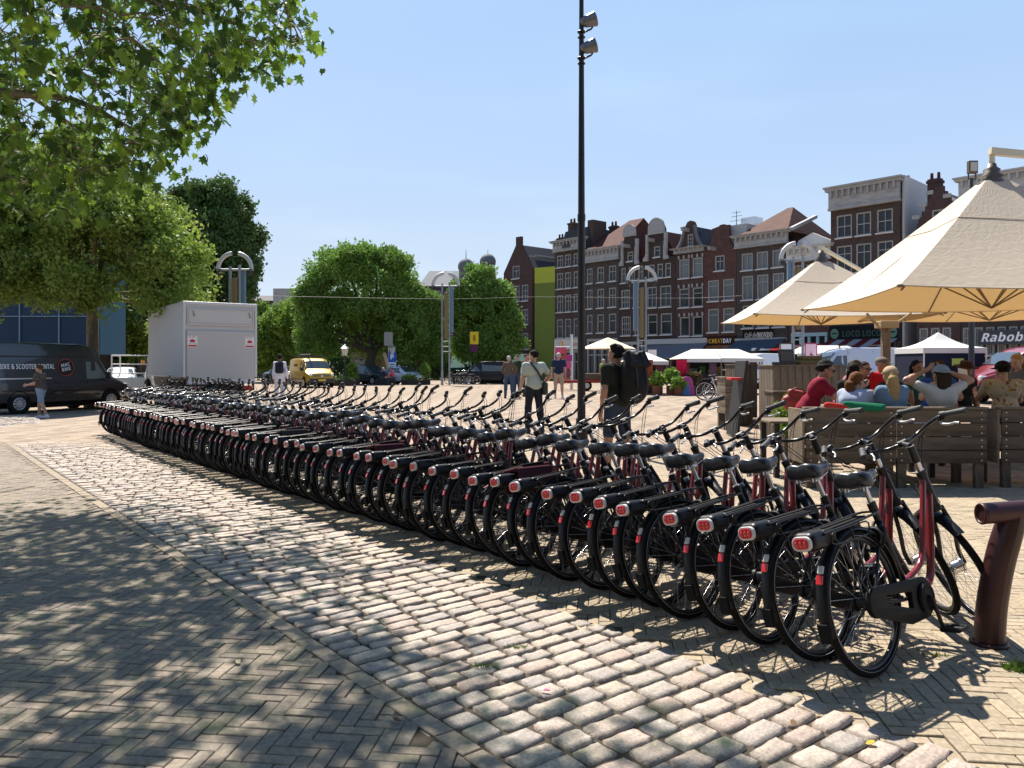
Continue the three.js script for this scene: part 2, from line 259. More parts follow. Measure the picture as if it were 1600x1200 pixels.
// ---------- rental bicycles ----------
const LEAN = -12.5 * D2R, FRONT = ['fork', 'front_wheel', 'front_mudguard', 'handlebar', 'brake_cable', 'headlight'];
const AX = V(-cos(67 * D2R), sin(67 * D2R), 0), AX0 = V(1.104, .3255, 0), along = (l, z = 0) => V(AX0.x + AX.x * l, AX0.y + AX.y * l, z);
function steer(b, deg) {
  const q = new THREE.Quaternion().setFromAxisAngle(AX, deg * D2R), p = AX0.clone().sub(AX0.clone().applyQuaternion(q));
  for (const c of b.children) if (FRONT.includes(c.name)) { c.quaternion.copy(q); c.position.copy(p); }
}
function makeBike() {
  const b = thing('rental_bicycle', '', 'bicycle');
  const wheel = (name, x, front) => {
    const spokes = [], H = V(x, .345, 0);
    const w = part(name, [torus(.306, .0125, 6, 44, x, .345, 0)], M.darkMetal, b);
    part('tyre', torus(.3265, .0195, 9, 48, x, .345, 0), M.rubber, w);
    part('reflective_strip', [torus(.319, .0016, 3, 44, x, .345, .0192), torus(.319, .0016, 3, 44, x, .345, -.0192)], M.strip, w);
    for (let i = 0; i < 32; i++) { const a = i / 32 * 2 * PI, o = a + (i % 4 < 2 ? .9 : -.9), z = i % 2 ? .03 : -.03; spokes.push(rod(V(H.x + .03 * cos(o), H.y + .03 * sin(o), z), V(H.x + .298 * cos(a), H.y + .298 * sin(a), 0), .0012, .0012, 3, true)); }
    part('spokes', spokes, M.steel, w);
    if (front) part('hub', [cyl(.036, .036, .062, 18, x, .345, 0, PI / 2), cyl(.042, .042, .012, 18, x, .345, .031, PI / 2), cyl(.012, .012, .11, 10, x, .345, 0, PI / 2), rod(V(x, .33, -.03), V(x + .03, .27, -.035), .008)], M.steel, w);
    else part('hub', [cyl(.04, .04, .075, 18, x, .345, 0, PI / 2), cyl(.05, .05, .02, 18, x, .345, -.03, PI / 2), cyl(.012, .012, .14, 10, x, .345, 0, PI / 2)], M.blackGloss, w);
  };
  wheel('rear_wheel', 0, false); wheel('front_wheel', 1.15, true);
  const guard = (x, a0, a1, R = .366) => { const p = []; const N = 26; const pos = [], ix = [];
    for (let i = 0; i <= N; i++) { const a = (a0 + (a1 - a0) * i / N) * D2R; for (const [dr, z] of [[-.018, -.03], [-.004, -.026], [.004, 0], [-.004, .026], [-.018, .03]]) pos.push(x + (R + dr) * cos(a), .345 + (R + dr) * sin(a), z); }
    for (let i = 0; i < N; i++) for (let k = 0; k < 4; k++) { const a = i * 5 + k; ix.push(a, a + 5, a + 1, a + 1, a + 5, a + 6); }
    const g = new THREE.BufferGeometry(); g.setAttribute('position', new THREE.Float32BufferAttribute(pos, 3)); g.setIndex(ix); g.computeVertexNormals(); return g; };
  const rg = part('rear_mudguard', [guard(0, 8, 196), rod(V(-.36, .29, .032), V(-.01, .345, .05), .0025, .0025, 4), rod(V(-.36, .29, -.032), V(-.01, .345, -.05), .0025, .0025, 4)], M.blackGloss, b);
  const onG = (a, dz = 0) => V(.374 * cos(a * D2R), .345 + .374 * sin(a * D2R), dz);
  const refl = (a, w, h, m, nm) => { const p = onG(a); part(nm, rbox(.012, h, w, .005, p.x, p.y, p.z, 2, 0, 0, (a - 180) * D2R), m, rg); };
  refl(147, .030, .040, mat([.55, .55, .54], .5), 'white_reflector'); refl(154.5, .034, .044, M.tailRed, 'red_reflector');
  part('mud_flap', rbox(.012, .09, .055, .004, -.374, .27, 0, 1, 0, 0, .15), M.rubber, rg);
  part('front_mudguard', [guard(1.15, -6, 150), rod(V(1.15 + .35, .36, .03), V(1.16, .345, .05), .0025, .0025, 4), rod(V(1.15 + .35, .36, -.03), V(1.16, .345, -.05), .0025, .0025, 4)], M.blackGloss, b);
  // frame
  const BB = V(.46, .29, 0), seatTop = V(.252, .80, 0);
  const fr = part('frame', [tube([[.872, .885, 0], [.775, .67, 0], [.695, .50, 0], [.66, .452, 0], [.60, .415, 0], [.42, .365, 0]], .0165, 10, 30, .35), tube([[.905, .80, 0], [.83, .60, 0], [.755, .41, 0], [.72, .35, 0], [.66, .315, 0], [.46, .29, 0]], .021, 10, 30, .35)], M.red, b);
  part('head_tube', [rod(along(.41), along(.63), .026, .026, 14), rod(along(.405), along(.425), .03, .03, 14), rod(along(.615), along(.64), .029, .029, 14)], M.black, fr);
  part('seat_tube', [rod(V(.465, .28, 0), seatTop, .018, .018, 10), rod(V(.268, .76, 0), V(.25, .805, 0), .023, .023, 12)], M.black, fr);
  for (const s of [-1, 1]) { part('chain_stay', tube([[0, .345, s * .062], [.2, .315, s * .045], [.44, .29, s * .03]], .0105, 6, 8), M.black, fr); part('seat_stay', tube([[0, .345, s * .06], [.13, .53, s * .045], [.285, .70, s * .018]], .0085, 6, 8), M.black, fr); }
  // white sticker and lock
  part('ring_lock', [torus(.055, .013, 6, 18, 0, 0, 0).rotateY(PI / 2 - .0).rotateZ(-.35).translate(.20, .62, 0), rbox(.035, .055, .12, .012, .235, .655, 0)], M.plastic, b);
  part('fork', [rod(along(.395), along(.42), .034, .03, 10), ...[-1, 1].map((s) => tube([along(.40, s * .032), along(.25, s * .05), V(1.135, .42, s * .055), V(1.15, .345, s * .055)], .0135, 8, 14))], M.black, b);
  // seat
  part('seat_post', [rod(V(.255, .79, 0), V(.222, .885, 0), .0135, .0135, 10), rbox(.05, .025, .05, .008, .22, .888, 0)], M.steel, b);
  {
    const sh = new THREE.Shape(); sh.moveTo(-.125, 0); sh.bezierCurveTo(-.135, .07, -.12, .108, -.075, .105); sh.bezierCurveTo(-.03, .1, .0, .045, .05, .026); sh.bezierCurveTo(.09, .018, .13, .022, .142, 0);
    sh.bezierCurveTo(.13, -.022, .09, -.018, .05, -.026); sh.bezierCurveTo(0, -.045, -.03, -.1, -.075, -.105); sh.bezierCurveTo(-.12, -.108, -.135, -.07, -.125, 0);
    const g = new THREE.ExtrudeGeometry(sh, { depth: .012, bevelEnabled: true, bevelSize: .024, bevelThickness: .028, bevelOffset: -.022, bevelSegments: 4, curveSegments: 7 });
    g.rotateX(-PI / 2); const p = g.attributes.position; for (let i = 0; i < p.count; i++) { const x = p.getX(i), z = p.getZ(i); const t = max(0, min(1, (x + .14) / .30)); p.setY(i, p.getY(i) * (1.5 - .75 * t) + .030 * (1 - t) * (1 - t) - .012 * sin(PI * t) + .022 * t * t * t - 1.1 * z * z * (1 - t) + (x < -.03 ? -.012 * Math.exp(-z * z / .0006) : 0)); p.setZ(i, z * (1 - .12 * (1 - t))); }
    g.computeVertexNormals(); g.scale(1.06, .82, 1).rotateZ(.08); g.translate(.205, .922, 0);
    const s = part('saddle', toCreasedNormals(g, .9), M.saddle || (M.saddle = phys([.016, .018, .024], .33, 0, { clearcoat: .25, clearcoatRoughness: .3 })), b);
    part('saddle_spring', [-1, 1].map((k) => [cyl(.015, .015, .05, 8, .125, .895, k * .05), rod(V(.12, .875, k * .05), V(.23, .885, k * .02), .004, .004, 5), rod(V(.23, .885, k * .02), V(.31, .915, k * .015), .004, .004, 5)]), M.steel, s);
  }
  // carrier with battery block and lamp
  const ca = part('rear_carrier', [...[-1, 1].flatMap((k) => [tube([[-.33, .715, k * .06], [-.05, .735, k * .062], [.2, .755, k * .05], [.255, .755, k * .02]], .0065, 6, 16), rod(V(-.1, .73, k * .06), V(-.005, .36, k * .066), .006, .006, 6), rod(V(-.27, .72, k * .06), V(-.03, .37, k * .066), .005, .005, 6),
    tube([[-.27, .66, k * .072], [-.29, .69, k * .072], [-.26, .715, k * .072], [.02, .73, k * .072], [.06, .715, k * .072], [.05, .68, k * .072], [-.0, .665, k * .072]], .0042, 5, 30, .4, true)]), rod(V(.255, .755, -.02), V(.255, .755, .02), .0065)], M.black, b);
  part('battery', [rbox(.15, .088, .118, .034, -.35, .688, 0, 4), rbox(.10, .06, .10, .02, -.25, .70, 0, 3)], M.blackGloss, ca);
  part('carrier_plate', [rbox(.42, .010, .075, .004, -.10, .734, 0, 1, 0, 0, .065), rbox(.30, .006, .02, .002, -.09, .743, 0, 1, 0, 0, .065)], M.rubber, ca);
  const pill = (w, h, r, d, x) => { const s = new THREE.Shape(), a = w / 2, c = h / 2; s.moveTo(-a + r, -c); s.lineTo(a - r, -c); s.absarc(a - r, -c + r, r, -PI / 2, 0); s.lineTo(a, c - r); s.absarc(a - r, c - r, r, 0, PI / 2); s.lineTo(-a + r, c); s.absarc(-a + r, c - r, r, PI / 2, PI); s.lineTo(-a, -c + r); s.absarc(-a + r, -c + r, r, PI, PI * 1.5); return new THREE.ExtrudeGeometry(s, { depth: d, bevelEnabled: true, bevelSize: .004, bevelThickness: .004, bevelSegments: 2, curveSegments: 5 }).rotateY(-PI / 2).translate(x, .684, 0); };
  part('tail_light_rim', pill(.088, .058, .024, .012, -.420), mat([.62, .58, .56], .35), ca);
  part('tail_light', [pill(.071, .042, .018, .012, -.4235), ...[-.022, 0, .022].map((z) => ball(.012, -.4385, .684, z, .5, 1.3, .9, 8, 6))], M.tailRed, ca);
  // drive
  {
    const sh = new THREE.Shape(), bx = .46, by = .29, R1 = .098, r2 = .068; const n = 12;
    for (let i = 0; i <= n; i++) { const a = (-97 + 187 * i / n) * D2R; (i ? sh.lineTo : sh.moveTo).call(sh, bx + R1 * cos(a), by + R1 * sin(a)); }
    sh.lineTo(.2, .40); for (let i = 0; i <= n; i++) { const a = (90 + 182 * i / n) * D2R; sh.lineTo(r2 * cos(a), .345 + r2 * sin(a)); } sh.lineTo(.3, .19); sh.closePath();
    const hole = new THREE.Path(); hole.moveTo(.08, .32); hole.lineTo(.335, .252); hole.lineTo(.345, .342); hole.lineTo(.09, .368); hole.closePath(); sh.holes.push(hole);
    const g = new THREE.ExtrudeGeometry(sh, { depth: .016, bevelEnabled: true, bevelSize: .005, bevelThickness: .007, bevelSegments: 2, curveSegments: 6 }).translate(0, 0, .055);
    const c = part('chain_case', toCreasedNormals(g, .6), M.plastic, b); part('chain_case_cover', [cyl(.075, .07, .012, 26, bx, by, .092, PI / 2), torus(.055, .004, 5, 24, bx, by, .097)], M.plastic, c);
  }
  const crank = (s, a) => { const dir = V(cos(a), sin(a), 0), z = s * .115, e = BB.clone().addScaledVector(dir, .17); const c = part('crank', [rod(V(BB.x, BB.y, s * .05), V(BB.x, BB.y, z), .012), rod(V(BB.x, BB.y, z), V(e.x, e.y, z), .013, .0095, 8)], M.black, b);
    const pz = s * .17; const bars = [[.045, 0], [-.045, 0]].map(([dx]) => rbox(.018, .022, .092, .004, e.x + dx, e.y, pz, 1)); part('pedal', [...bars, rbox(.1, .018, .014, .004, e.x, e.y, pz - .045, 1), rbox(.1, .018, .014, .004, e.x, e.y, pz + .045, 1), cyl(.011, .011, .11, 8, e.x, e.y, pz - s * .005, PI / 2)], M.plastic, c); };
  crank(1, -72 * D2R); crank(-1, 108 * D2R);
  part('kickstand', [rod(V(.12, .30, -.06), V(.06, .055, -.24), .010, .008, 7), rbox(.06, .02, .03, .006, .055, .055, -.25), rbox(.06, .04, .04, .01, .12, .305, -.06)], M.black, b);
  // handlebar
  const top = along(.80), cl = V(top.x + .085, top.y + .028, 0);
  const hb = part('handlebar', tube([V(cl.x - .215, cl.y + .022, -.30), V(cl.x - .12, cl.y + .045, -.262), V(cl.x - .035, cl.y + .048, -.222), V(cl.x + .038, cl.y + .028, -.16), V(cl.x + .032, cl.y + .006, -.085), V(cl.x, cl.y, -.025), V(cl.x, cl.y, .025), V(cl.x + .032, cl.y + .006, .085), V(cl.x + .038, cl.y + .028, .16), V(cl.x - .035, cl.y + .048, .222), V(cl.x - .12, cl.y + .045, .262), V(cl.x - .215, cl.y + .022, .30)], .0112, 8, 46, .5), M.barBlack || (M.barBlack = mat([.03, .03, .033], .28, .5)), b);
  part('stem', [rod(along(.63), along(.74), .0155, .0155, 10), rod(along(.70), along(.80), .024, .021, 12), rod(along(.795), cl, .019, .017, 10), cyl(.021, .021, .05, 12, cl.x, cl.y, 0, PI / 2)], M.black, hb);
  part('stem_post', rod(along(.62), along(.71), .0165, .0165, 12), M.alu, hb);
  for (const s of [-1, 1]) {
    const g0 = V(cl.x - .11, cl.y + .047, s * .258), g1 = V(cl.x - .228, cl.y + .018, s * .306), dv = g1.clone().sub(g0).normalize();
    part('grip', [rod(g0, g1, .0165, .019, 12), rod(g1, g1.clone().addScaledVector(dv, .008), .0195, .015, 12), rod(g0.clone().addScaledVector(dv, -.035), g0, .02, .018, 12)], M.grip || (M.grip = mat([.035, .035, .037], .6)), hb);
    const l0 = g0.clone().addScaledVector(dv, -.03); const fv = V(abs(dv.z), 0, s * -dv.x * (dv.z * s > 0 ? -1 : 1)).normalize(), lp = (f, y, q) => l0.clone().addScaledVector(fv, f).addScaledVector(dv, q).add(V(0, y, 0)); const lv = part('brake_lever', [tube([lp(.022, -.02, 0), lp(.05, -.036, .035), lp(.055, -.044, .09), lp(.05, -.042, .125), lp(.055, -.046, .155)], .0062, 6, 14)], M.alu, hb); const bp = lp(.016, -.014, 0); part('lever_clamp', rbox(.04, .036, .036, .009, bp.x, bp.y, bp.z), M.black, lv);
  }
  part('bell', [ball(.024, cl.x + .01, cl.y + .055, -.185, 1, .7, 1, 10, 6)], M.black, hb);
  part('brake_cable', [-1, 1].flatMap((s) => [tube([V(cl.x - .04, cl.y + .04, s * .22), V(cl.x + .10, cl.y + .02, s * .19), V(cl.x + .13, cl.y - .12, s * .10), V(cl.x + .05, cl.y - .25, s * .03), along(.5, s * .03)], .0026, 4, 18), tube([V(cl.x - .02, cl.y + .04, s * .21), V(cl.x + .12, cl.y - .02, s * .14), V(cl.x + .10, cl.y - .2, s * .05), along(.42, s * .035)], .0026, 4, 18)]), M.rubber, b);
  part('headlight', [rod(along(.46).add(V(.028, 0, 0)), along(.46).add(V(.085, .012, 0)), .022, .03, 12), rod(along(.46), along(.46).add(V(.04, 0, 0)), .008)], M.plastic, b);
  steer(b, 50); b.rotation.set(LEAN, atan2(T2[1], T2[0]), 0); return b;
}
const bike0 = makeBike();
{
  const r = rng(5); let s = 0, ORD = ['nearest', 'second', 'third', 'fourth', 'fifth', 'sixth', 'seventh', 'eighth', 'ninth', 'tenth', 'eleventh', 'twelfth', 'thirteenth', 'fourteenth', 'fifteenth', 'sixteenth', 'seventeenth', 'eighteenth', 'nineteenth', 'twentieth', 'twenty-first', 'twenty-second', 'twenty-third', 'twenty-fourth', 'twenty-fifth', 'twenty-sixth', 'twenty-seventh', 'twenty-eighth', 'twenty-ninth', 'thirtieth', 'thirty-first', 'thirty-second', 'thirty-third', 'thirty-fourth'];
  const N = 64;
  for (let i = 0; i < N; i++) {
    const label = i === 0 ? 'black and red rental bicycle nearest the camera, at the right end of the row' : i < 34 ? ORD[i] + ' black and red rental bicycle counted from the right end of the row' : i === N - 1 ? 'farthest black rental bicycle, at the left end of the row beside the van' : 'black and red rental bicycle packed tightly in the far part of the row';
    const b = i ? dup(bike0, 'rental_bicycle', label) : bike0; b.userData.label = label; b.userData.category = 'bicycle'; b.userData.group = 'rental bicycles parked in one long row';
    const t = .03 * sin(s * .55 + .4) + rr(r, -.035, .035) + (i > 52 ? .012 * (i - 52) : 0); const q = st(s, i ? t : 0);
    b.position.set(q[0], .002, -q[1]); b.rotation.set(LEAN + rr(r, -2.4, 2.2) * D2R, atan2(T2[1], T2[0]) + (i ? rr(r, -4, 4) * D2R : 0), 0, 'YXZ'); if (i) { const up2 = rr(r, -.025, .045); for (const c of b.children) if (c.name === 'saddle' || c.name === 'seat_post') c.position.set(-.34 * up2, .94 * up2, 0); steer(b, rr(r, 36, 60)); const sc = rr(r, .98, 1.02); b.scale.setScalar(sc); }
    if (i === 9 || i === 17 || i === 25) { const p = thing('saddlebag', ['dark maroon cloth bag draped over the rack of the tenth bicycle', 'dark maroon cloth bag draped over the rack of the eighteenth bicycle', 'grey brown cloth bag draped over the rack of the twenty-sixth bicycle'][(i - 9) / 8], 'bag', b.position.clone(), b.rotation.y); p.rotation.x = b.rotation.x; part('bag', [rbox(.34, .035, .17, .016, -.12, .765, 0, 2, 0, 0, .06), ...[-1, 1].map((k) => rbox(.30, .17, .035, .015, -.13, .68, k * .10, 2, k * -.12))], mat(i === 25 ? [.05, .045, .045] : [.075, .022, .03], .85, 0, { bumpMap: grainFine, bumpScale: .004 }), p); part('flap', rbox(.2, .012, .175, .005, -.12, .788, 0, 1, 0, 0, .06), M.plastic, p); }
    s += i === 0 ? .27 : rr(r, .235, .30);
  }
}
// ---------- canal houses along the far side of the square ----------
const fa = (px) => { const k = (px - 800) / F, d = 83.4 / (k + .878); return [k * d, d]; };
const FYAW = atan2(-.751, .66);
const brickWall = (c, seed) => mat(c, .9, 0, { map: dataTex(256, 256, (u, v) => { const row = floor(v * 32), fu = (u * 12 + (row % 2) * .5) % 1, id = floor(u * 12 + (row % 2) * .5) + row * 31; const h = sin(id * 12.9898 + seed) * 43758.5453, k = h - floor(h), j = (fu < .06 || (v * 32) % 1 < .14) ? 1.12 : 1; const a = (.72 + .34 * k) * j * (1 + .35 * tileNoise(u, v, 3, 3, seed)); return [a, a * .97, a * .95]; }), bumpMap: rep(grainFine, 4), bumpScale: .006 });
const tileTex = dataTex(128, 128, (u, v) => { const a = (u * 8) % 1, b = (v * 8) % 1; return .45 + .4 * sin(a * PI) + (b < .12 ? -.25 : .15 * b); });
const tileCol = (seed) => dataTex(128, 128, (u, v) => { const id = floor(u * 8) + 8 * floor(v * 8), h = sin(id * 78.233 + seed) * 4375.85, k = h - floor(h), b = (v * 8) % 1; return (b < .1 ? .45 : .75) + .3 * k; });
const HM = {
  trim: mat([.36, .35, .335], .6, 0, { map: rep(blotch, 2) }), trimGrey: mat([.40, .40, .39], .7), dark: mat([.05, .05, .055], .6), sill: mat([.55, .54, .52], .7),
  pane: phys([.018, .022, .027], .12, 0, { specularIntensity: .7 }), paneLight: phys([.12, .14, .15], .12, 0, { specularIntensity: .8 }), curtain: mat([.5, .5, .47], .9),
  redTile: mat([.09, .03, .022], .8, 0, { map: tileCol(1), bumpMap: tileTex, bumpScale: .05 }), brownTile: mat([.11, .05, .036], .8, 0, { map: tileCol(2), bumpMap: tileTex, bumpScale: .05 }), slate: mat([.055, .055, .065], .7, 0, { map: tileCol(3), bumpMap: tileTex, bumpScale: .03 }), zinc: mat([.13, .14, .155], .75), leadPlaster: mat([.58, .57, .55], .85, 0, { map: rep(blotch, 2) }),
};
const uvScale = (g, k) => { const p = g.attributes.position, n = g.attributes.normal, u = g.attributes.uv; for (let i = 0; i < p.count; i++) { const ax = abs(n.getX(i)) > .7; u.setXY(i, (ax ? p.getZ(i) : p.getX(i)) * k, (abs(n.getY(i)) > .7 ? p.getZ(i) : p.getY(i)) * k); } return g; };
// house() works in metres in a frame whose x runs along the street front, y up, z out towards the square; it is filled from the front's left edge
function house(o) {
  const A = fa(o.x0), B = fa(o.x1), cx = (o.x0 + o.x1) / 2, C = fa(cx), w = hypot(A[0] - B[0], A[1] - B[1]), sc = C[1] / F, gy = -.3;
  const H = (y) => EYE + (HZ - y) * sc - gy, X = (px) => { const q = fa(px); return hypot(q[0] - A[0], q[1] - A[1]) * (px < o.x0 ? -1 : 1); };
  const t = thing('canal_house', o.label, 'house', W(A[0], A[1], gy), FYAW, o.group);
  const wallM = o.wall, D = o.depth || 9, eave = H(o.eave), pos = { t, w, H, X, eave, D };
  // front wall with real openings: bands between the windows
  const wins = []; for (const r of o.rows || []) for (const c of r.cols) wins.push({ a: X(c[0]), b: X(c[1]), y0: H(r.y[1]), y1: H(r.y[0]), ...r });
  const sh = new THREE.Shape(), gx = (k) => k * w;
  if (o.gable) { const g = o.gable.map(([px, y]) => [X(px), H(y)]); sh.moveTo(0, 0); sh.lineTo(w, 0); sh.lineTo(w, eave); for (const p of g) sh.lineTo(p[0], p[1]); sh.lineTo(0, eave); sh.closePath(); } else { sh.moveTo(0, 0); sh.lineTo(w, 0); sh.lineTo(w, eave); sh.lineTo(0, eave); sh.closePath(); }
  for (const q of wins) { const h = new THREE.Path(); h.moveTo(q.a, q.y0); h.lineTo(q.a, q.y1); h.lineTo(q.b, q.y1); h.lineTo(q.b, q.y0); h.closePath(); sh.holes.push(h); }
  if (o.shop) { const y1 = H(o.shop.y), h = new THREE.Path(); h.moveTo(.25, .05); h.lineTo(.25, y1); h.lineTo(w - .25, y1); h.lineTo(w - .25, .05); h.closePath(); sh.holes.push(h); }
  const front = extr(sh, .35).translate(0, 0, -.35); uvScale(front, .35);
  const wall = part('wall', [front, uvScale(box(.3, eave, D - .35, .15, eave / 2, -.35 - (D - .35) / 2), .35), uvScale(box(.3, eave, D - .35, w - .15, eave / 2, -.35 - (D - .35) / 2), .35), uvScale(box(w, eave, .3, w / 2, eave / 2, -D - .15), .35)], wallM, t);
  part('floor_slab', box(w - .62, .1, D - .4, w / 2, eave - .06, -.37 - (D - .4) / 2), HM.dark, t);
  for (const q of wins) {
    const ww = q.b - q.a, hh = q.y1 - q.y0, mx = (q.a + q.b) / 2, my = (q.y0 + q.y1) / 2, f = .11, z = -.10, arch = q.arch;
    const win = part('window', [box(f, hh, .12, q.a + f / 2, my, z), box(f, hh, .12, q.b - f / 2, my, z), box(ww - 2 * f, f, .12, mx, q.y1 - f / 2, z), box(ww - 2 * f, f, .12, mx, q.y0 + f / 2, z)], q.frame || HM.trim, t);
    const bars = []; const b = .05;
    if (q.bars !== 0) { bars.push(box(ww - 2 * f, b * 1.4, .06, mx, q.y0 + hh * (q.split || .62), z - .015)); if ((q.bars || 1) > 1) bars.push(box(b, hh - 2 * f, .045, mx, my, z - .014)); if (q.bars > 2) { bars.push(box(ww - 2 * f, b, .04, mx, q.y0 + hh * .33, z - .016)); } if (q.bars > 3) { bars.push(box(b, hh - 2 * f, .042, q.a + ww * .3, my, z - .017), box(b, hh - 2 * f, .042, q.a + ww * .7, my, z - .018)); } part('glazing_bar', bars, q.frame || HM.trim, win); }
    part('pane', box(ww - 2 * f, hh - 2 * f, .02, mx, my, z - .06), q.pane || HM.pane, win);
    part('sill', box(ww + .16, .10, .26, mx, q.y0 - .05, .03), HM.sill, win);
    if (q.curtain) part('curtain', box(ww - 2 * f, (hh - 2 * f) * q.curtain, .02, mx, q.y1 - f - (hh - 2 * f) * q.curtain / 2, z - .12), HM.curtain, win);
    if (q.keys) for (const k of [0, .5, 1]) part('keystone', box(.16, .34, .14, q.a + ww * k, q.y1 + .2, .02), HM.trim, wall);
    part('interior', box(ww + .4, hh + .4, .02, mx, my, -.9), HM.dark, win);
  }
  if (o.cornice) { const y0 = H(o.cornice[1]), y1 = H(o.cornice[0]), h = y1 - y0; const c = part('cornice', [box(w + .1, h * .8, .30, w / 2, y0 + h * .4, .16), box(w + .5, h * .12, .62, w / 2, y0 + h * .86, .24), box(w + .7, h * .08, .8, w / 2, y0 + h * .96, .28), box(w + .16, h * .1, .42, w / 2, y0 + .02, .18)], o.corniceM || HM.trim, t);
    const n = floor(w / .5); for (let i = 0; i < n; i++) part('bracket', box(.14, h * .28, .26, (i + .5) * w / n, y0 + h * .655, .42), o.corniceM || HM.trim, c); }
  if (o.shop) {
    const y1 = H(o.shop.y), n = o.shop.n || 3, fr = o.shop.frame || HM.trim; const s = part('shop_front', [box(w - .5, .3, .2, w / 2, y1 - .15, -.05), ...Array.from({ length: n + 1 }, (_, i) => box(.2, y1 - .38, .2, .36 + i * (w - .72) / n, .05 + (y1 - .38) / 2, -.05)), box(w - .7, .12, .14, w / 2, (y1) * .62, -.06)], fr, t);
    for (let i = 0; i < n; i++) part('shop_pane', box((w - .72) / n - .22, y1 - .4, .03, .36 + (i + .5) * (w - .72) / n, .05 + (y1 - .4) / 2, -.16), HM.pane, s);
    part('shop_interior', box(w - .5, y1, .05, w / 2, y1 / 2, -1.6), HM.dark, s);
  }
  return pos;
}
const prismRoof = (w, D, y0, y1, over = .1) => slab([V(-over, y0, .1), V(w + over, y0, .1), V(w / 2, y1, .1)], V(0, 0, -D - .2));    // ridge runs away from the street
const ridgeRoof = (w, D, y0, y1, hipL = 0, hipR = 0) => { const a = V(-.1, y0, .2), b = V(w + .1, y0, .2), c = V(w + .1, y0, -D - .2), d = V(-.1, y0, -D - .2), e = V(hipL, y1, -D / 2), f = V(w - hipR, y1, -D / 2); return [[a, b, f, e], [c, d, e, f], [b, c, f], [d, a, e], [d, c, b, a]].map((p) => p.length === 4 ? quad(...p) : (() => { const g = new THREE.BufferGeometry(); g.setAttribute('position', new THREE.Float32BufferAttribute(p.flatMap((q) => [q.x, q.y, q.z]), 3)); g.setAttribute('uv', new THREE.Float32BufferAttribute([0, 0, 1, 0, .5, 1], 2)); g.setIndex([0, 1, 2]); g.computeVertexNormals(); return g; })()).map((g) => { const p = g.attributes.position, u = g.attributes.uv; for (let i = 0; i < p.count; i++) u.setXY(i, (p.getX(i) + p.getZ(i) * .6) / 2.4, p.getY(i) / 2.4); return g; }); };
const chimney = (t, x, y, z, h, m) => { const c = part('chimney', [box(.9, h, .7, x, y + h / 2, z), box(1.05, .2, .85, x, y + h * .92, z)], m, t); part('chimney_pot', [-.25, .25].map((k) => cyl(.14, .11, .5, 8, x + k, y + h + .25, z)), HM.brownTile, c); };
const hoist = (t, x, y) => part('hoist_beam', [box(.22, .24, 1.1, x, y, .55), box(.3, .08, 1.2, x, y + .16, .55)], HM.trim, t);
function curvePts(list) { return list; }
const wb = { dark: brickWall([.062, .047, .043], 1), brown: brickWall([.078, .057, .05], 2), red: brickWall([.105, .058, .051], 3), grey: brickWall([.075, .066, .063], 4), plum: brickWall([.085, .053, .05], 5) };
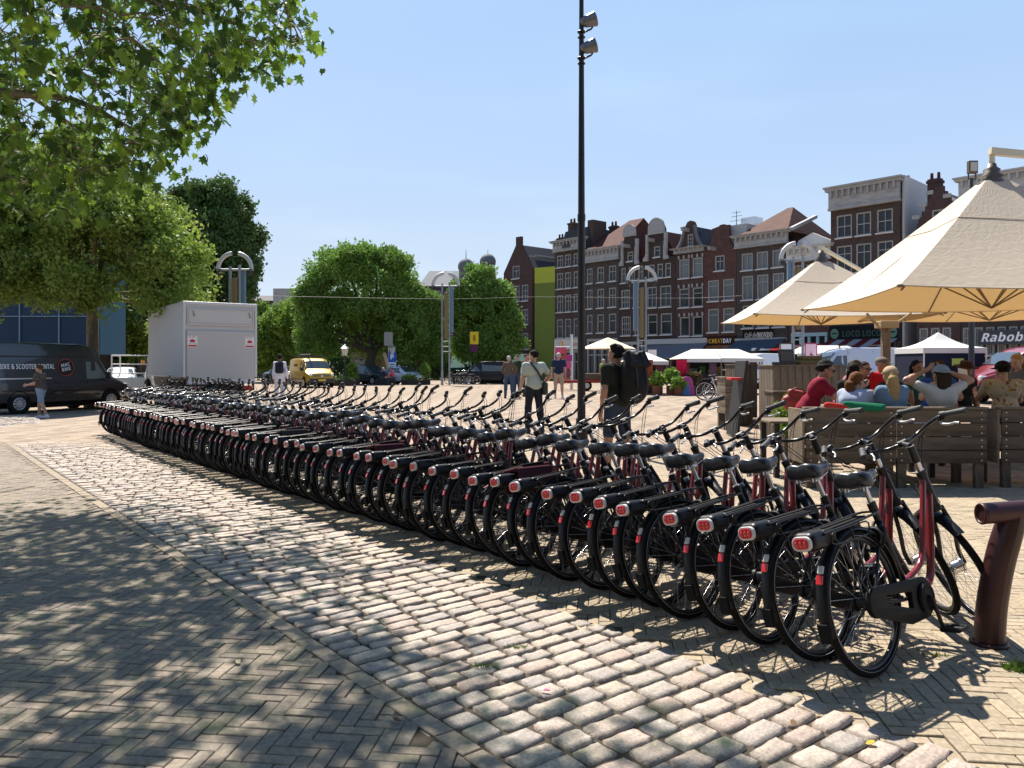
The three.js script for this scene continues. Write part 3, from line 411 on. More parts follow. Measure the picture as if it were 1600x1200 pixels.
{
  // A: tall brown house left of the lamp mast
  let h = house({ x0: 867, x1: 914.5, eave: 392, wall: wb.brown, cornice: [374, 391], label: 'tall narrow brown brick house behind the left side of the black mast, grey attic storey', rows: [{ y: [397, 416], cols: [[870, 879.5], [882.5, 892], [896, 905.5]], bars: 2 }, { y: [425, 450], cols: [[870, 879.5], [882.5, 892], [896, 905.5]], bars: 2 }, { y: [460, 487], cols: [[870, 879.5], [882.5, 892], [896, 905.5]], bars: 2 }, { y: [498, 528], cols: [[870, 879.5], [882.5, 892], [896, 905.5]], bars: 1 }], shop: { y: 547, n: 3 } });
  { const at = part('attic', [slab([V(0, h.eave + .0, -.6), V(h.w, h.eave, -.6), V(h.w - .5, h.H(356), -.9), V(.8, h.H(358), -.9)], V(0, 0, -4))], HM.slate, h.t); part('attic_window', box(1.2, .9, .1, h.w * .45, h.H(381), .34), HM.pane, at); chimney(h.t, .9, h.H(362), -2, 1.4, wb.brown); part('side_gable', slab([V(h.w - .6, h.eave, -1), V(h.w + .2, h.eave, -1), V(h.w + .2, h.H(346), -1), V(h.w - .6, h.H(346), -1)], V(0, 0, -2.2)), wb.brown, h.t); }
  const nb = part('shop_sign_board', box(h.w - .2, 1.15, .12, h.w / 2, h.H(538), .12), mat([.72, .70, .68], .6, 0, { map: textTex(512, 128, (g, w, hh) => { g.fillStyle = '#e8e6e2'; g.fillRect(0, 0, w, hh); g.fillStyle = '#f0a030'; g.beginPath(); g.arc(120, 66, 46, 0, 7); g.fill(); g.strokeStyle = '#fff1c0'; g.lineWidth = 8; g.beginPath(); for (let i = 0; i < 60; i++) g.lineTo(120 + i * .6 * cos(i * .3), 66 + i * .6 * sin(i * .3)); g.stroke(); g.fillStyle = '#b01440'; g.font = 'bold 62px serif'; g.fillText('nobbles', 290, 86); }) }), h.t);
  // B: white cornice, wide red roof
  h = house({ x0: 915, x1: 967.5, eave: 409, wall: wb.grey, cornice: [388, 408], label: 'brown brick house with wide white cornice and red tiled roof right of the black mast', rows: [{ y: [417, 441], cols: [[917, 925.5], [933, 943.5], [951, 962.5]], bars: 2 }, { y: [451, 481], cols: [[917, 925.5], [933, 943.5], [951, 962.5]], bars: 2 }, { y: [491, 520], cols: [[917, 925.5], [933, 943.5], [951, 962.5]], bars: 1 }], shop: { y: 529, n: 4 } });
  part('roof', ridgeRoof(h.w, h.D, h.H(389), h.H(354) + 1.2, 2.4, .4), HM.redTile, h.t); chimney(h.t, .6, h.H(375), -4, 2.2, wb.brown);
  // C: neck gable with white top
  const neck = (c, s, wN, wS) => [[c + wN + wS, s.sh], [c + wN + wS * .35, s.sh - 6], [c + wN, s.sh - 16], [c + wN, s.top + 11], [c + wN * .8, s.top + 4], [c + wN * .4, s.top + .6], [c, s.top], [c - wN * .4, s.top + .6], [c - wN * .8, s.top + 4], [c - wN, s.top + 11], [c - wN, s.sh - 16], [c - wN - wS * .35, s.sh - 6], [c - wN - wS, s.sh]];
  h = house({ x0: 968, x1: 1007.5, eave: 412, wall: wb.dark, gable: neck(984, { top: 357, sh: 411 }, 9, 6.5), label: 'narrow dark brick house with small white scrolled neck gable', rows: [{ y: [393, 408], cols: [[980, 989]], bars: 1 }, { y: [417, 441], cols: [[970.5, 977.5], [982, 991.5], [997, 1005]], bars: 2 }, { y: [452, 481], cols: [[970.5, 984], [990.5, 1004]], bars: 4 }, { y: [494, 524], cols: [[971, 985], [991, 1004.5]], bars: 4, curtain: .4 }], shop: { y: 534, n: 2 } });
  const cap = (h, c, top, hgt, wN, m) => { const x = h.X(c), r = (h.X(c + wN) - h.X(c - wN)) / 2; return part('gable_top', [extr((() => { const s = new THREE.Shape(); s.moveTo(x - r, h.H(top + hgt)); s.lineTo(x + r, h.H(top + hgt)); s.lineTo(x + r * .95, h.H(top + hgt * .4)); s.absarc(x, h.H(top + hgt * .4), r * .95, 0, PI, false); s.closePath(); return s; })(), .3).translate(0, 0, -.1), ...[-1, 1].map((k) => box(.28, h.H(top + 16) - h.H(top + 50), .3, x + k * (r + .16), h.H(top + 34), .02))], m, h.t); };
  const scroll = (h, c, sh, wN, wS) => { for (const k of [-1, 1]) { const x0 = h.X(c + k * wN), x1 = h.X(c + k * (wN + wS)); const s = new THREE.Shape(); s.moveTo(x0, h.H(sh - 26)); s.quadraticCurveTo(x0 + (x1 - x0) * .15, h.H(sh - 8), x1, h.H(sh - 1)); s.lineTo(x1, h.H(sh + 3)); s.lineTo(x0, h.H(sh + 3)); s.closePath(); part('gable_scroll', extr(s, .28).translate(0, 0, -.06), HM.trim, h.t); } };
  cap(h, 984, 357, 12, 9.4, HM.trim); scroll(h, 984, 411, 9, 6); hoist(h.t, h.X(984), h.H(385));
  part('roof', prismRoof(h.w, h.D, h.eave - .1, h.H(366)).translate(0, 0, -.45), HM.redTile, h.t);
  // D: dark house with white bell top
  h = house({ x0: 1008, x1: 1055.5, eave: 403, wall: wb.dark, gable: neck(1026, { top: 347, sh: 402 }, 12, 8), label: 'dark brick house with large white bell shaped gable top', rows: [{ y: [384, 401], cols: [[1021.5, 1031.5]], bars: 1 }, { y: [412, 434], cols: [[1012, 1022.5], [1027, 1035.5], [1039, 1048]], bars: 1 }, { y: [447, 480], cols: [[1011, 1026], [1031, 1048.5]], bars: 2 }, { y: [490, 523], cols: [[1011.5, 1027], [1032, 1049.5]], bars: 1 }], shop: { y: 545, n: 2, frame: HM.dark } });
  cap(h, 1026, 347, 18, 12.4, HM.trim); scroll(h, 1026, 403, 12, 7.5); hoist(h.t, h.X(1022), h.H(375));
  part('roof', prismRoof(h.w, h.D, h.eave - .1, h.H(360)).translate(0, 0, -.45), HM.redTile, h.t);
  { const aw = part('awning', slab([V(.3, h.H(540), .2), V(h.w + 4, h.H(537), .2), V(h.w + 4, h.H(560), 3), V(.3, h.H(562), 3)], V(0, .06, 0)), mat([.13, .14, .16], .8), h.t); part('fascia', box(h.w + 3.6, .5, .3, h.w / 2 + 2, h.H(534), .2), HM.trimGrey, h.t); }
  // E: clock gable
  h = house({ x0: 1056, x1: 1099.5, eave: 396, wall: wb.plum, cornice: [387, 395], gable: [[1098, 388], [1096, 386], [1091, 378], [1088, 366], [1086, 356], [1085.5, 352], [1083, 346.5], [1078.5, 344.5], [1074, 346.5], [1071, 352], [1070, 357], [1068, 368], [1064, 379], [1058.5, 387], [1057.5, 388]], label: 'brown brick house with rounded bell gable and blue grey edging', rows: [{ y: [366, 385], cols: [[1074, 1083]], bars: 3 }, { y: [404, 434], cols: [[1061, 1077], [1082, 1098]], bars: 1, split: .7, pane: HM.paneLight, keys: 1 }, { y: [450, 480], cols: [[1061, 1077], [1082, 1098]], bars: 1, split: .7, keys: 1, curtain: .35 }, { y: [495, 525], cols: [[1062, 1077.5], [1082, 1098]], bars: 0, keys: 1 }] });
  part('gable_edge', [-1, 1].map((k) => tube([V(h.X(1078 + k * 19), h.H(387), .05), V(h.X(1078 + k * 13.5), h.H(378), .05), V(h.X(1078 + k * 9.5), h.H(364), .05), V(h.X(1078 + k * 8), h.H(353), .05)], .17, 6, 14)), HM.zinc, h.t); hoist(h.t, h.X(1076), h.H(360));
  part('roof', prismRoof(h.w, h.D, h.eave - .1, h.H(352)).translate(0, 0, -.45), HM.slate, h.t);
  // F: red neck gable
  h = house({ x0: 1100, x1: 1150.5, eave: 391, wall: wb.red, gable: [[1149, 388], [1146, 386], [1141, 380], [1139.5, 374], [1139, 353], [1131, 352.5], [1131, 351], [1124, 351.5], [1124, 353], [1112, 356], [1112, 366], [1110.5, 378], [1106, 384], [1101.5, 388]], label: 'reddish brick house with plain stepped neck gable above the cheat day sign', rows: [{ y: [399, 423], cols: [[1117, 1132]], bars: 2 }, { y: [437, 470], cols: [[1106, 1123], [1129.5, 1147]], bars: 1, split: .72, pane: HM.paneLight }, { y: [482, 519], cols: [[1106, 1123], [1129.5, 1147]], bars: 1, split: .74, pane: HM.paneLight }], shop: { y: 538, n: 3, frame: mat([.22, .12, .08], .7) } });
  part('dormer', [box(2.2, 2.6, 3, h.w - .6, h.H(374), -2.4)], HM.trimGrey, h.t); part('roof', [prismRoof(h.w, h.D, h.eave - .1, h.H(358)).translate(0, 0, -.45), slab([V(-2.5, h.H(382), -2.2), V(1.5, h.H(382), -2.2), V(1.5, h.H(357), -3), V(-2.5, h.H(359), -3)], V(0, 0, -5))], HM.zinc, h.t); hoist(h.t, h.X(1118), h.H(389));
  part('antenna', [rod(V(h.w * .45, h.H(358), -3), V(h.w * .45, h.H(322), -3), .05, .03, 5), ...[325, 331, 338, 345].map((y, i) => rod(V(h.w * .45 - .5 - i * .1, h.H(y), -3), V(h.w * .45 + .5 + i * .1, h.H(y), -3), .025, .025, 4))], HM.zinc, h.t);
  part('vent_unit', [box(1.5, 1.6, 1.4, h.w * .75, h.H(348), -4), tube([[h.w * .9, h.H(350), -4], [h.w * 1.2, h.H(352), -4], [h.w * 1.3, h.H(356), -4], [h.w * 1.3, h.H(364), -4]], .22, 8, 10)], M.alu, h.t);
  part('shop_sign', box(h.w + .1, .85, .16, h.w / 2, h.H(532.5), .14), mat([1, 1, 1], .7, 0, { map: textTex(512, 96, (g, w, hh) => { g.fillStyle = '#2e1a14'; g.fillRect(0, 0, w, hh); g.font = 'bold 66px sans-serif'; g.textBaseline = 'middle'; const s = '#CHEATDAY', col = ['#c89030', '#d8a838', '#e0b840', '#d8a030', '#c89030', '#c8a060', '#e8eef8', '#dfe8f4', '#c8d4e4']; let x = 60; [...s].forEach((c, i) => { g.fillStyle = col[i]; g.fillText(c, x, hh / 2 + 2); x += g.measureText(c).width + 2; }); }) }), h.t);
  // G: white cornice, tiled hip roof
  h = house({ x0: 1151, x1: 1231, eave: 385, wall: wb.grey, cornice: [364, 384], label: 'grey brown house with broad white cornice and orange brown hipped roof above dark awning', rows: [{ y: [393, 420], cols: [[1158.5, 1176], [1182, 1200], [1206.5, 1224.5]], bars: 2, split: .98, pane: HM.paneLight }, { y: [429, 467], cols: [[1159, 1176.5], [1182.5, 1200.5], [1207, 1225]], bars: 2, split: .7, pane: HM.paneLight }, { y: [476, 512], cols: [[1160, 1177], [1183, 1201], [1208, 1226]], bars: 1 }], shop: { y: 540, n: 3, frame: HM.dark } });
  part('roof', ridgeRoof(h.w, h.D, h.H(366), h.H(339) + 1.4, 2.5, 2.0), HM.brownTile, h.t);
  part('side_parapet', slab([V(h.w, h.H(366), -.2), V(h.w + .35, h.H(366), -.2), V(h.w + .35, h.H(338), -h.D / 2), V(h.w, h.H(338), -h.D / 2)], V(0, .3, 0)), HM.trim, h.t);
  part('awning', slab([V(.2, h.H(532), .2), V(h.w, h.H(530), .2), V(h.w, h.H(549), 3), V(.2, h.H(552), 3)], V(0, .06, 0)), mat([.055, .075, .10], .8), h.t); part('fascia', box(h.w, .22, .24, h.w / 2, h.H(530), .2), HM.trim, h.t);
  part('shop_lettering', box(h.w * .6, 1.0, .06, h.w * .45, h.H(523.5), .2), mat([1, 1, 1], .7, 0, { map: textTex(512, 96, (g, w, hh) => { g.fillStyle = '#1e1512'; g.fillRect(0, 0, w, hh); g.fillStyle = '#e6d8cf'; g.textBaseline = 'middle'; g.font = 'italic 58px serif'; g.fillText('Café del', 30, hh / 2); g.font = 'bold 62px serif'; g.fillText('MONDO', 250, hh / 2); }) }), h.t);
  // H: lower cream house
  h = house({ x0: 1232, x1: 1297.5, eave: 408, wall: wb.red, cornice: [384, 407], corniceM: HM.leadPlaster, label: 'lower red brick house with cream plaster attic beside the tall brown house', rows: [{ y: [413, 445], cols: [[1240, 1254], [1260, 1274], [1280, 1293]], bars: 2 }, { y: [462, 500], cols: [[1240, 1254], [1260, 1274], [1280, 1293]], bars: 2 }], shop: { y: 520, n: 4, frame: mat([.30, .45, .48], .6) } });
  part('attic_gable', slab([V(.2, h.H(386), -.6), V(h.w, h.H(386), -.6), V(h.w - .2, h.H(378), -.6), V(h.w * .5, h.H(362), -.6), V(.6, h.H(372), -.6)], V(0, 0, -.4)), HM.leadPlaster, h.t); part('roof', prismRoof(h.w, h.D, h.H(386), h.H(366)).translate(0, 0, -1), HM.slate, h.t); part('parasol_red', slab([V(0, h.H(540), .6), V(4, h.H(540), .6), V(4, h.H(548), 3), V(0, h.H(548), 3)], V(0, .1, 0)), mat([.5, .03, .04], .8), h.t);
  // I: tall brown house with large white cornice
  h = house({ x0: 1298, x1: 1406, eave: 322, wall: wb.brown, cornice: [285, 321], depth: 12, label: 'tallest brown brick house with large white bracketed cornice behind the parasols', rows: [{ y: [331, 367], cols: [[1307, 1331], [1337.5, 1361], [1370, 1395]], bars: 2, split: .5, curtain: .1 }, { y: [380, 424], cols: [[1307, 1331], [1337.5, 1361.5], [1370.5, 1395.5]], bars: 2, split: .7 }, { y: [437, 480], cols: [[1307.5, 1331.5], [1338, 1362], [1371, 1396]], bars: 2 }], shop: { y: 528, n: 3, frame: HM.dark } });
  part('side_wall_plaster', slab([V(h.w + .02, 0, -.4), V(h.w + .02, 0, -h.D), V(h.w + .02, h.H(290), -h.D), V(h.w + .02, h.H(282), -.4)], V(.16, 0, 0)), HM.leadPlaster, h.t);
  part('flat_roof', box(h.w + .2, .3, h.D + .2, h.w / 2, h.H(287), -h.D / 2), HM.dark, h.t); part('skylight', [slab([V(1.5, h.H(284), -1), V(3.4, h.H(284), -1), V(3.4, h.H(279), -1.8), V(1.5, h.H(279), -1.8)], V(0, .1, 0))], M.alu, h.t); part('vent_pipe', rod(V(h.w - 1, h.H(285), -4), V(h.w - 1, h.H(268), -4), .12), HM.dark, h.t);
  part('shop_sign', box(h.w, 1.25, .16, h.w / 2, h.H(520.5), .16), mat([1, 1, 1], .7, 0, { map: textTex(512, 96, (g, w, hh) => { g.fillStyle = '#10161a'; g.fillRect(0, 0, w, hh); g.fillStyle = '#5d7f6c'; for (const x of [40, 470]) { g.beginPath(); g.arc(x, 48, 32, 0, 7); g.fill(); } g.fillStyle = '#12202a'; for (const x of [40, 470]) { g.fillRect(x - 20, 42, 40, 8); } g.fillStyle = '#3c5145'; g.font = 'bold 52px sans-serif'; g.textBaseline = 'middle'; g.fillText('LOCO LOCO', 98, 50); }) }), h.t);
  const stripe = textTex(256, 64, (g, w, hh) => { for (let i = 0; i < 8; i++) { g.fillStyle = i % 2 ? '#8c8f93' : '#5a1a1e'; g.fillRect(i * 32, 0, 32, hh); } });
  { const g = quad(V(0, h.H(549), 3.2), V(h.w, h.H(548), 3.2), V(h.w, h.H(530), .3), V(0, h.H(530), .3)); part('striped_awning', g, mat([1, 1, 1], .85, 0, { map: stripe }), h.t); }
  // J: stepped gable with white bands, bank windows below
  const steps = []; { let x = 1500, y = 345; for (let i = 0; i < 6; i++) { steps.push([x, y], [x, y - 9]); y -= 9; x -= 5.2; } const n = steps.length; x = 1466 - (1500 - x - 0) + 0; let xl = 1500 - 6 * 5.2 - 8; for (let i = 0; i < 6; i++) { steps.push([xl, y], [xl, y + 9]); y += 9; xl -= 5.2; } }
  h = house({ x0: 1432, x1: 1500.5, eave: 345, wall: wb.plum, gable: steps, label: 'dark red stepped gable house with white stone bands and tall chimney', rows: [{ y: [327, 351], cols: [[1456, 1478]], bars: 2 }, { y: [372, 410], cols: [[1440, 1460], [1468, 1490]], bars: 2 }, { y: [512, 552], cols: [[1436, 1450], [1454, 1468], [1472, 1486]], bars: 4, frame: HM.trim }] });
  for (let i = 0; i < 5; i++) part('stone_band', box(.55, .30, .1, h.w * .47 + (i % 2 ? 1 : -1) * (.5 + i * .24), h.H(299 + i * 9), .03), HM.trim, h.t);
  chimney(h.t, .6, h.H(330), -2, h.H(270) - h.H(330), wb.plum); part('roof', prismRoof(h.w, h.D, h.eave - .1, h.H(305)).translate(0, 0, -.45), HM.slate, h.t);
  h = house({ x0: 1501, x1: 1640, eave: 300, wall: wb.dark, cornice: [268, 299], corniceM: HM.trimGrey, label: 'dark brick house with grey cornice at the right edge above the bank sign', rows: [{ y: [330, 370], cols: [[1510, 1530], [1545, 1565], [1580, 1600]], bars: 2 }, { y: [510, 555], cols: [[1504, 1518], [1522, 1536], [1540, 1554], [1558, 1572], [1576, 1590], [1594, 1608]], bars: 4 }] });
  part('bank_sign', box(4.9, 1.0, .1, h.X(1592), h.H(527), .35), mat([1, 1, 1], .6, 0, { map: textTex(512, 108, (g, w, hh) => { g.fillStyle = '#3b3b3f'; g.fillRect(0, 0, w, hh); g.fillStyle = '#f2f2f4'; g.font = 'bold italic 92px sans-serif'; g.textBaseline = 'middle'; g.fillText('Rabobank', 14, hh / 2); }) }), h.t);
  // corner house with gable, scaffold on its side
  h = house({ x0: 787, x1: 832, eave: 424, wall: wb.plum, depth: 10, gable: [[814, 383], [814, 370], [806, 370], [806, 383]], label: 'brown brick corner house with pointed gable topped by a chimney beside the scaffold', rows: [{ y: [415, 435], cols: [[800.5, 811.5]], bars: 2 }, { y: [446, 471], cols: [[788.5, 797], [801.5, 811.5], [815, 825]], bars: 3 }, { y: [484, 508], cols: [[801.5, 811.5], [815, 825]], bars: 3 }, { y: [521, 546], cols: [[790, 798.5], [802, 811.5], [815.5, 825]], bars: 3 }] });
  part('roof', prismRoof(h.w, h.D, h.eave - .1, h.H(382)).translate(0, 0, -.45), HM.slate, h.t); part('roof_lath', [0, 1, 2, 3, 4].map((i) => box(.12, .1, 3.4, h.w - .9 - i * .0, h.H(402), -2 - i * .9, 0, 0, .6)).concat([box(.1, .1, 5, h.w - 1.4, h.H(398), -4)]), HM.trim, h.t); chimney(h.t, h.w * .75, h.H(400), -6, 2.6, wb.plum);
}
// scaffold with green netting between the corner house and the tall house
{
  const A = fa(833), B = fa(866), w = 5.2, H = 12.4, sc = thing('scaffold', 'scaffold tower wrapped in yellow green netting between two brick houses', 'scaffold', W(A[0] + .5, A[1] - .6, -.3), FYAW + .25);
  const net = (c, o) => mat(c, .9, 0, { transparent: true, opacity: o });
  part('netting', [box(w, H - 1.2, .03, w / 2, (H - 1.2) / 2, .62), box(.03, H - 1.2, 1.2, 0, (H - 1.2) / 2, 0)], phys([.21, .27, .06], .9, 0, { transmission: .35, thickness: 0, specularIntensity: .2 }), sc);
  part('top_sheet', [box(w, 1.8, .03, w / 2, H - .3, .62), box(.03, 1.8, 1.2, 0, H - .3, 0)], phys([.42, .46, .04], .8, 0, { transmission: .2, thickness: 0 }), sc);
  const poles = []; for (let i = 0; i < 4; i++) for (const z of [-.5, .5]) poles.push(rod(V(.06 + i * (w - .12) / 3, 0, z), V(.06 + i * (w - .12) / 3, H, z), .05, .05, 6)); poles.forEach((p) => part('pole', p, M.alu, sc)); for (let y = 1; y < H - .5; y += 2) part('ledger', [rod(V(0, y, .56), V(w, y, .56), .035)], M.alu, sc);
  for (let y = 2; y < H; y += 2) part('toe_board', box(w + .02, .16, .02, w / 2, y + .1, .55), mat([.10, .13, .03], .8), sc), part('deck', box(w - .1, .08, 1, w / 2, y, 0), mat([.30, .24, .16], .8), sc);
}
// backdrop houses and roofs beyond the trees
function plainHouse(name, label, px0, px1, d, ytop, roofY, wallM, roofM, cols = 3, rows = 3) {
  const a = px3(px0, HZ, d), b = px3(px1, HZ, d), w = b.x - a.x, H = EYE + (HZ - ytop) / F * d + .3, t = thing(name, label, 'house', V(a.x, -.3, -d));
  part('wall', uvScale(box(w, H, 8, w / 2, H / 2, -4), .35), wallM, t); const R = EYE + (HZ - roofY) / F * d + .3; part('roof', ridgeRoof(w, 8, H, R, w * .15, w * .15).map((g) => g), roofM, t);
  for (let j = 0; j < rows; j++) for (let i = 0; i < cols; i++) { const x = (i + .5) * w / cols, y = H - 1.6 - j * 3; const q = part('window', box(min(1.4, w / cols * .55), 1.9, .12, x, y, .06), HM.trim, t); part('pane', box(min(1.1, w / cols * .43), 1.6, .06, x, y, .11), HM.pane, q); }
  return { t, w, H };
}
{
  let q = plainHouse('backdrop_house', 'brick house with white window bay showing above the light green trees', 428, 474, 105, 455, 449, wb.red, HM.slate, 3, 4); part('bay', box(3, 3, .6, 1.6, q.H - 1.2, .4), HM.trim, q.t);
  plainHouse('backdrop_house', 'dark low roof behind the white truck and the light green trees', 380, 430, 110, 470, 458, wb.grey, HM.slate, 3, 3);
  q = plainHouse('backdrop_house', 'grey metal roofed house between the two round trees', 655, 730, 110, 447, 418, wb.grey, HM.zinc, 4, 4);
  const wh = thing('weigh_house', 'old brick gatehouse with two grey round domes peeping over the right tree', 'building', V(px3(720, HZ, 100).x, -.3, -100));
  part('wall', uvScale(box(9, 12.2, 6, 3.6, 6.1, -3), .35), wb.plum, wh);
  for (const x of [.6, 3.4]) { const dm = part('dome', [new THREE.SphereGeometry(1.05, 16, 10).translate(x, 14.4 + (x > 2 ? .6 : 0), -1), cyl(.9, .9, 2.6, 14, x, 12.8 + (x > 2 ? .6 : 0), -1)], HM.zinc, wh); part('finial', rod(V(x, 15.3, -1), V(x, 16.6, -1), .06, .02), HM.dark, dm); }
  part('window', [box(1.2, 2, .1, 2, 9, .06)], HM.pane, wh);
}
// building wrapped in blue netting, far left
{
  const d = 46, a = px3(-140, HZ, d), b = px3(163, HZ, d), w = b.x - a.x, H = 9.2, y0 = 2.2;
  const t = thing('netted_building', 'building wrapped in dark blue scaffold netting behind the black van', 'building', V(a.x, -.1, -d));
  part('wall', uvScale(box(w - 2, H + 3, 10, w / 2 - 1, (H + 3) / 2, -7), .35), wb.dark, t);
  const netM = phys([.012, .045, .095], .85, 0, { transmission: .25, thickness: 0 });
  for (let i = 0; i < 5; i++) for (let j = 0; j < 4; j++) part('net_panel', box(w / 5 - .09, (H - y0) / 4 * 1.25 - .08, .03, (i + .5) * w / 5, y0 + (j + .5) * (H - y0) / 4 * 1.25, .6), netM, t);
  part('net_side', box(.03, (H - y0) * 1.25, 3, w, y0 + (H - y0) * .625, -1), phys([.05, .20, .32], .8, 0, { transmission: .4, thickness: 0 }), t);
  const bars = []; for (let i = 0; i <= 5; i++) bars.push(rod(V(i * w / 5, 0, .66), V(i * w / 5, H + 2, .66), .05, .05, 6)); for (let j = 0; j <= 4; j++) bars.push(rod(V(0, y0 + j * (H - y0) / 4 * 1.25, .68), V(w, y0 + j * (H - y0) / 4 * 1.25, .68), .045, .045, 6)); part('scaffold_tube', bars, mat([.16, .24, .32], .5, .4), t);
  part('site_fence', box(w - 1, 2, .1, w / 2, 1, .9), mat([.10, .10, .09], .9), t);
}
// ---------- trees ----------
const barkTex = dataTex(128, 256, (u, v) => .6 + .5 * tileNoise(u * 1, v, 12, 4, 12)), barkM = mat([.13, .11, .085], .95, 0, { map: barkTex, bumpMap: barkTex, bumpScale: .02 });
const planeBark = (() => { const t = dataTex(256, 256, (u, v) => { const a = tileNoise(u, v, 6, 4, 20); return a > .06 ? [.95, .9, .78] : a > -.1 ? [.7, .66, .5] : [.52, .47, .38]; }); return mat([.24, .21, .17], .9, 0, { map: t }); })();
const leafMat = (c, tr = .35) => phys(c, .65, 0, { transmission: tr, thickness: 0, specularIntensity: .35 });
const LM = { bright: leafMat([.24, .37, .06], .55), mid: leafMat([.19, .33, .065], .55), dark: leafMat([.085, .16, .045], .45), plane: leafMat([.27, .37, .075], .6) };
function clump(seed, n, R, size) {                                          // leaf-sized bent faces scattered in a ball
  const r = rng(seed), pos = [], ix = [];
  for (let i = 0; i < n; i++) {
    const c = V(r() - .5, (r() - .5) * .8, r() - .5).multiplyScalar(2 * R), u = V(r() - .5, r() - .5, r() - .5).normalize(), w = V(r() - .5, r() - .5, r() - .5).cross(u).normalize(), s = size * rr(r, .7, 1.3), nn = u.clone().cross(w), o = pos.length / 3;
    for (const [a, b, k] of [[-.5, 0, 0], [0, .32, .08], [.5, 0, -.1], [0, -.32, .08]]) pos.push(c.x + u.x * a * s + w.x * b * s + nn.x * k * s, c.y + u.y * a * s + w.y * b * s + nn.y * k * s - abs(a) * s * .15, c.z + u.z * a * s + w.z * b * s + nn.z * k * s);
    ix.push(o, o + 1, o + 2, o, o + 2, o + 3);
  }
  const g = new THREE.BufferGeometry(); g.setAttribute('position', new THREE.Float32BufferAttribute(pos, 3)); g.setIndex(ix); const h = g.toNonIndexed(); h.computeVertexNormals(); return h;
}
// lobes: [dx, dy, dz, rx, ry, rz] about the tree's foot
function tree(label, x, d, lobes, o) {
  const r = rng(o.seed), t = thing('broadleaf_tree', label, 'tree', GW(x, d), 0, o.group), th = o.trunk || .22, fork = o.fork || 2.6;
  const limbs = [taperTube([V(0, -.1, 0), V(.05, fork * .5, .03), V(o.bend || 0, fork, 0)], [th * 1.35, th, th * .9], 10, 10)];
  for (const L of lobes) { const e = V(L[0], L[1] + L[4] * .15, L[2]), b = V((o.bend || 0) * .9, fork * .92, 0); limbs.push(taperTube([b, b.clone().lerp(e, .45).add(V(0, .3, 0)), e], [th * .6, th * .35, .04], 7, 10)); for (let k = 0; k < 3; k++) { const q = e.clone().add(V((r() - .5) * L[3] * 1.5, (r() - .3) * L[4] * 1.2, (r() - .5) * L[5] * 1.5)); limbs.push(taperTube([b.clone().lerp(e, .6), b.clone().lerp(q, .8), q], [th * .25, .05, .02], 5, 6)); } }
  part('trunk', limbs, o.bark || barkM, t);
  const pts = [], vol = lobes.map((L) => L[3] * L[4] * L[5]), tot = vol.reduce((a, b) => a + b, 0), N = o.n;
  lobes.forEach((L, li) => {
    const n = floor(N * Math.pow(vol[li] / tot, .8)), kids = Array.from({ length: 11 }, () => { const v = V(r() - .5, (r() - .42) * 1.1, r() - .5).normalize().multiplyScalar(rr(r, .76, 1.1)); return [v.x, v.y, v.z, rr(r, .2, .42)]; });
    for (let i = 0; i < n * 3 && pts.length < 40000; i++) {
      let a = V(r() * 2 - 1, r() * 2 - 1, r() * 2 - 1); const q = a.length(); if (q > 1) continue; const kid = kids[floor(r() * kids.length)]; if (r() < .62) { const e = Math.pow(q, .5) / max(q, .01); a = V(kid[0] + a.x * kid[3] * e, kid[1] + a.y * kid[3] * e * .85, kid[2] + a.z * kid[3] * e); const p = V(L[0] + a.x * L[3], L[1] + a.y * L[4], L[2] + a.z * L[5]); if (p.y < (o.floor || 1.2) || noise.noise(p.x * (o.gf || .8) + o.seed, p.y * (o.gf || .8), p.z * (o.gf || .8)) < (o.gap ?? -.14)) continue; pts.push(p); continue; }
      const rad = Math.pow(q, .42) * (r() < .09 ? rr(r, 1.02, 1.22) : 1); a.multiplyScalar(rad / max(q, .01));
      const bump = 1 + .34 * noise.noise(a.x * 2.1 + li * 9, a.y * 2.1, a.z * 2.1 + o.seed) + .20 * noise.noise(a.x * 5.5 + li, a.y * 5.5, a.z * 5.5);
      const p = V(L[0] + a.x * L[3] * bump, L[1] + a.y * L[4] * bump, L[2] + a.z * L[5] * bump); if (p.y < (o.floor || 1.2)) continue;
      if (noise.noise(p.x * (o.gf || .8) + o.seed, p.y * (o.gf || .8), p.z * (o.gf || .8)) < (o.gap ?? -.14)) continue;
      pts.push(p);
    }
  });
  const im = new THREE.InstancedMesh(clump(o.seed + 3, o.leaves || 16, o.R || .38, o.leaf || .2), o.m, pts.length), dm = new THREE.Object3D(); im.name = 'crown'; im.userData.kind = 'stuff';
  pts.forEach((p, i) => { dm.position.copy(p); dm.rotation.set(r() * 6, r() * 6, r() * 6); dm.scale.setScalar(rr(r, .75, 1.25)); dm.updateMatrix(); im.setMatrixAt(i, dm.matrix); const k = rr(r, .8, 1.22) * (1 + .25 * noise.noise(p.x * .7, p.y * .7, p.z * .7)); im.setColorAt(i, new THREE.Color().setRGB(k * rr(r, .9, 1.15), k, k * .95)); });
  t.add(im); return t;
}
const sx = (px, d) => (px - 800) / F * d, sy = (py, d) => EYE + (HZ - py) / F * d;
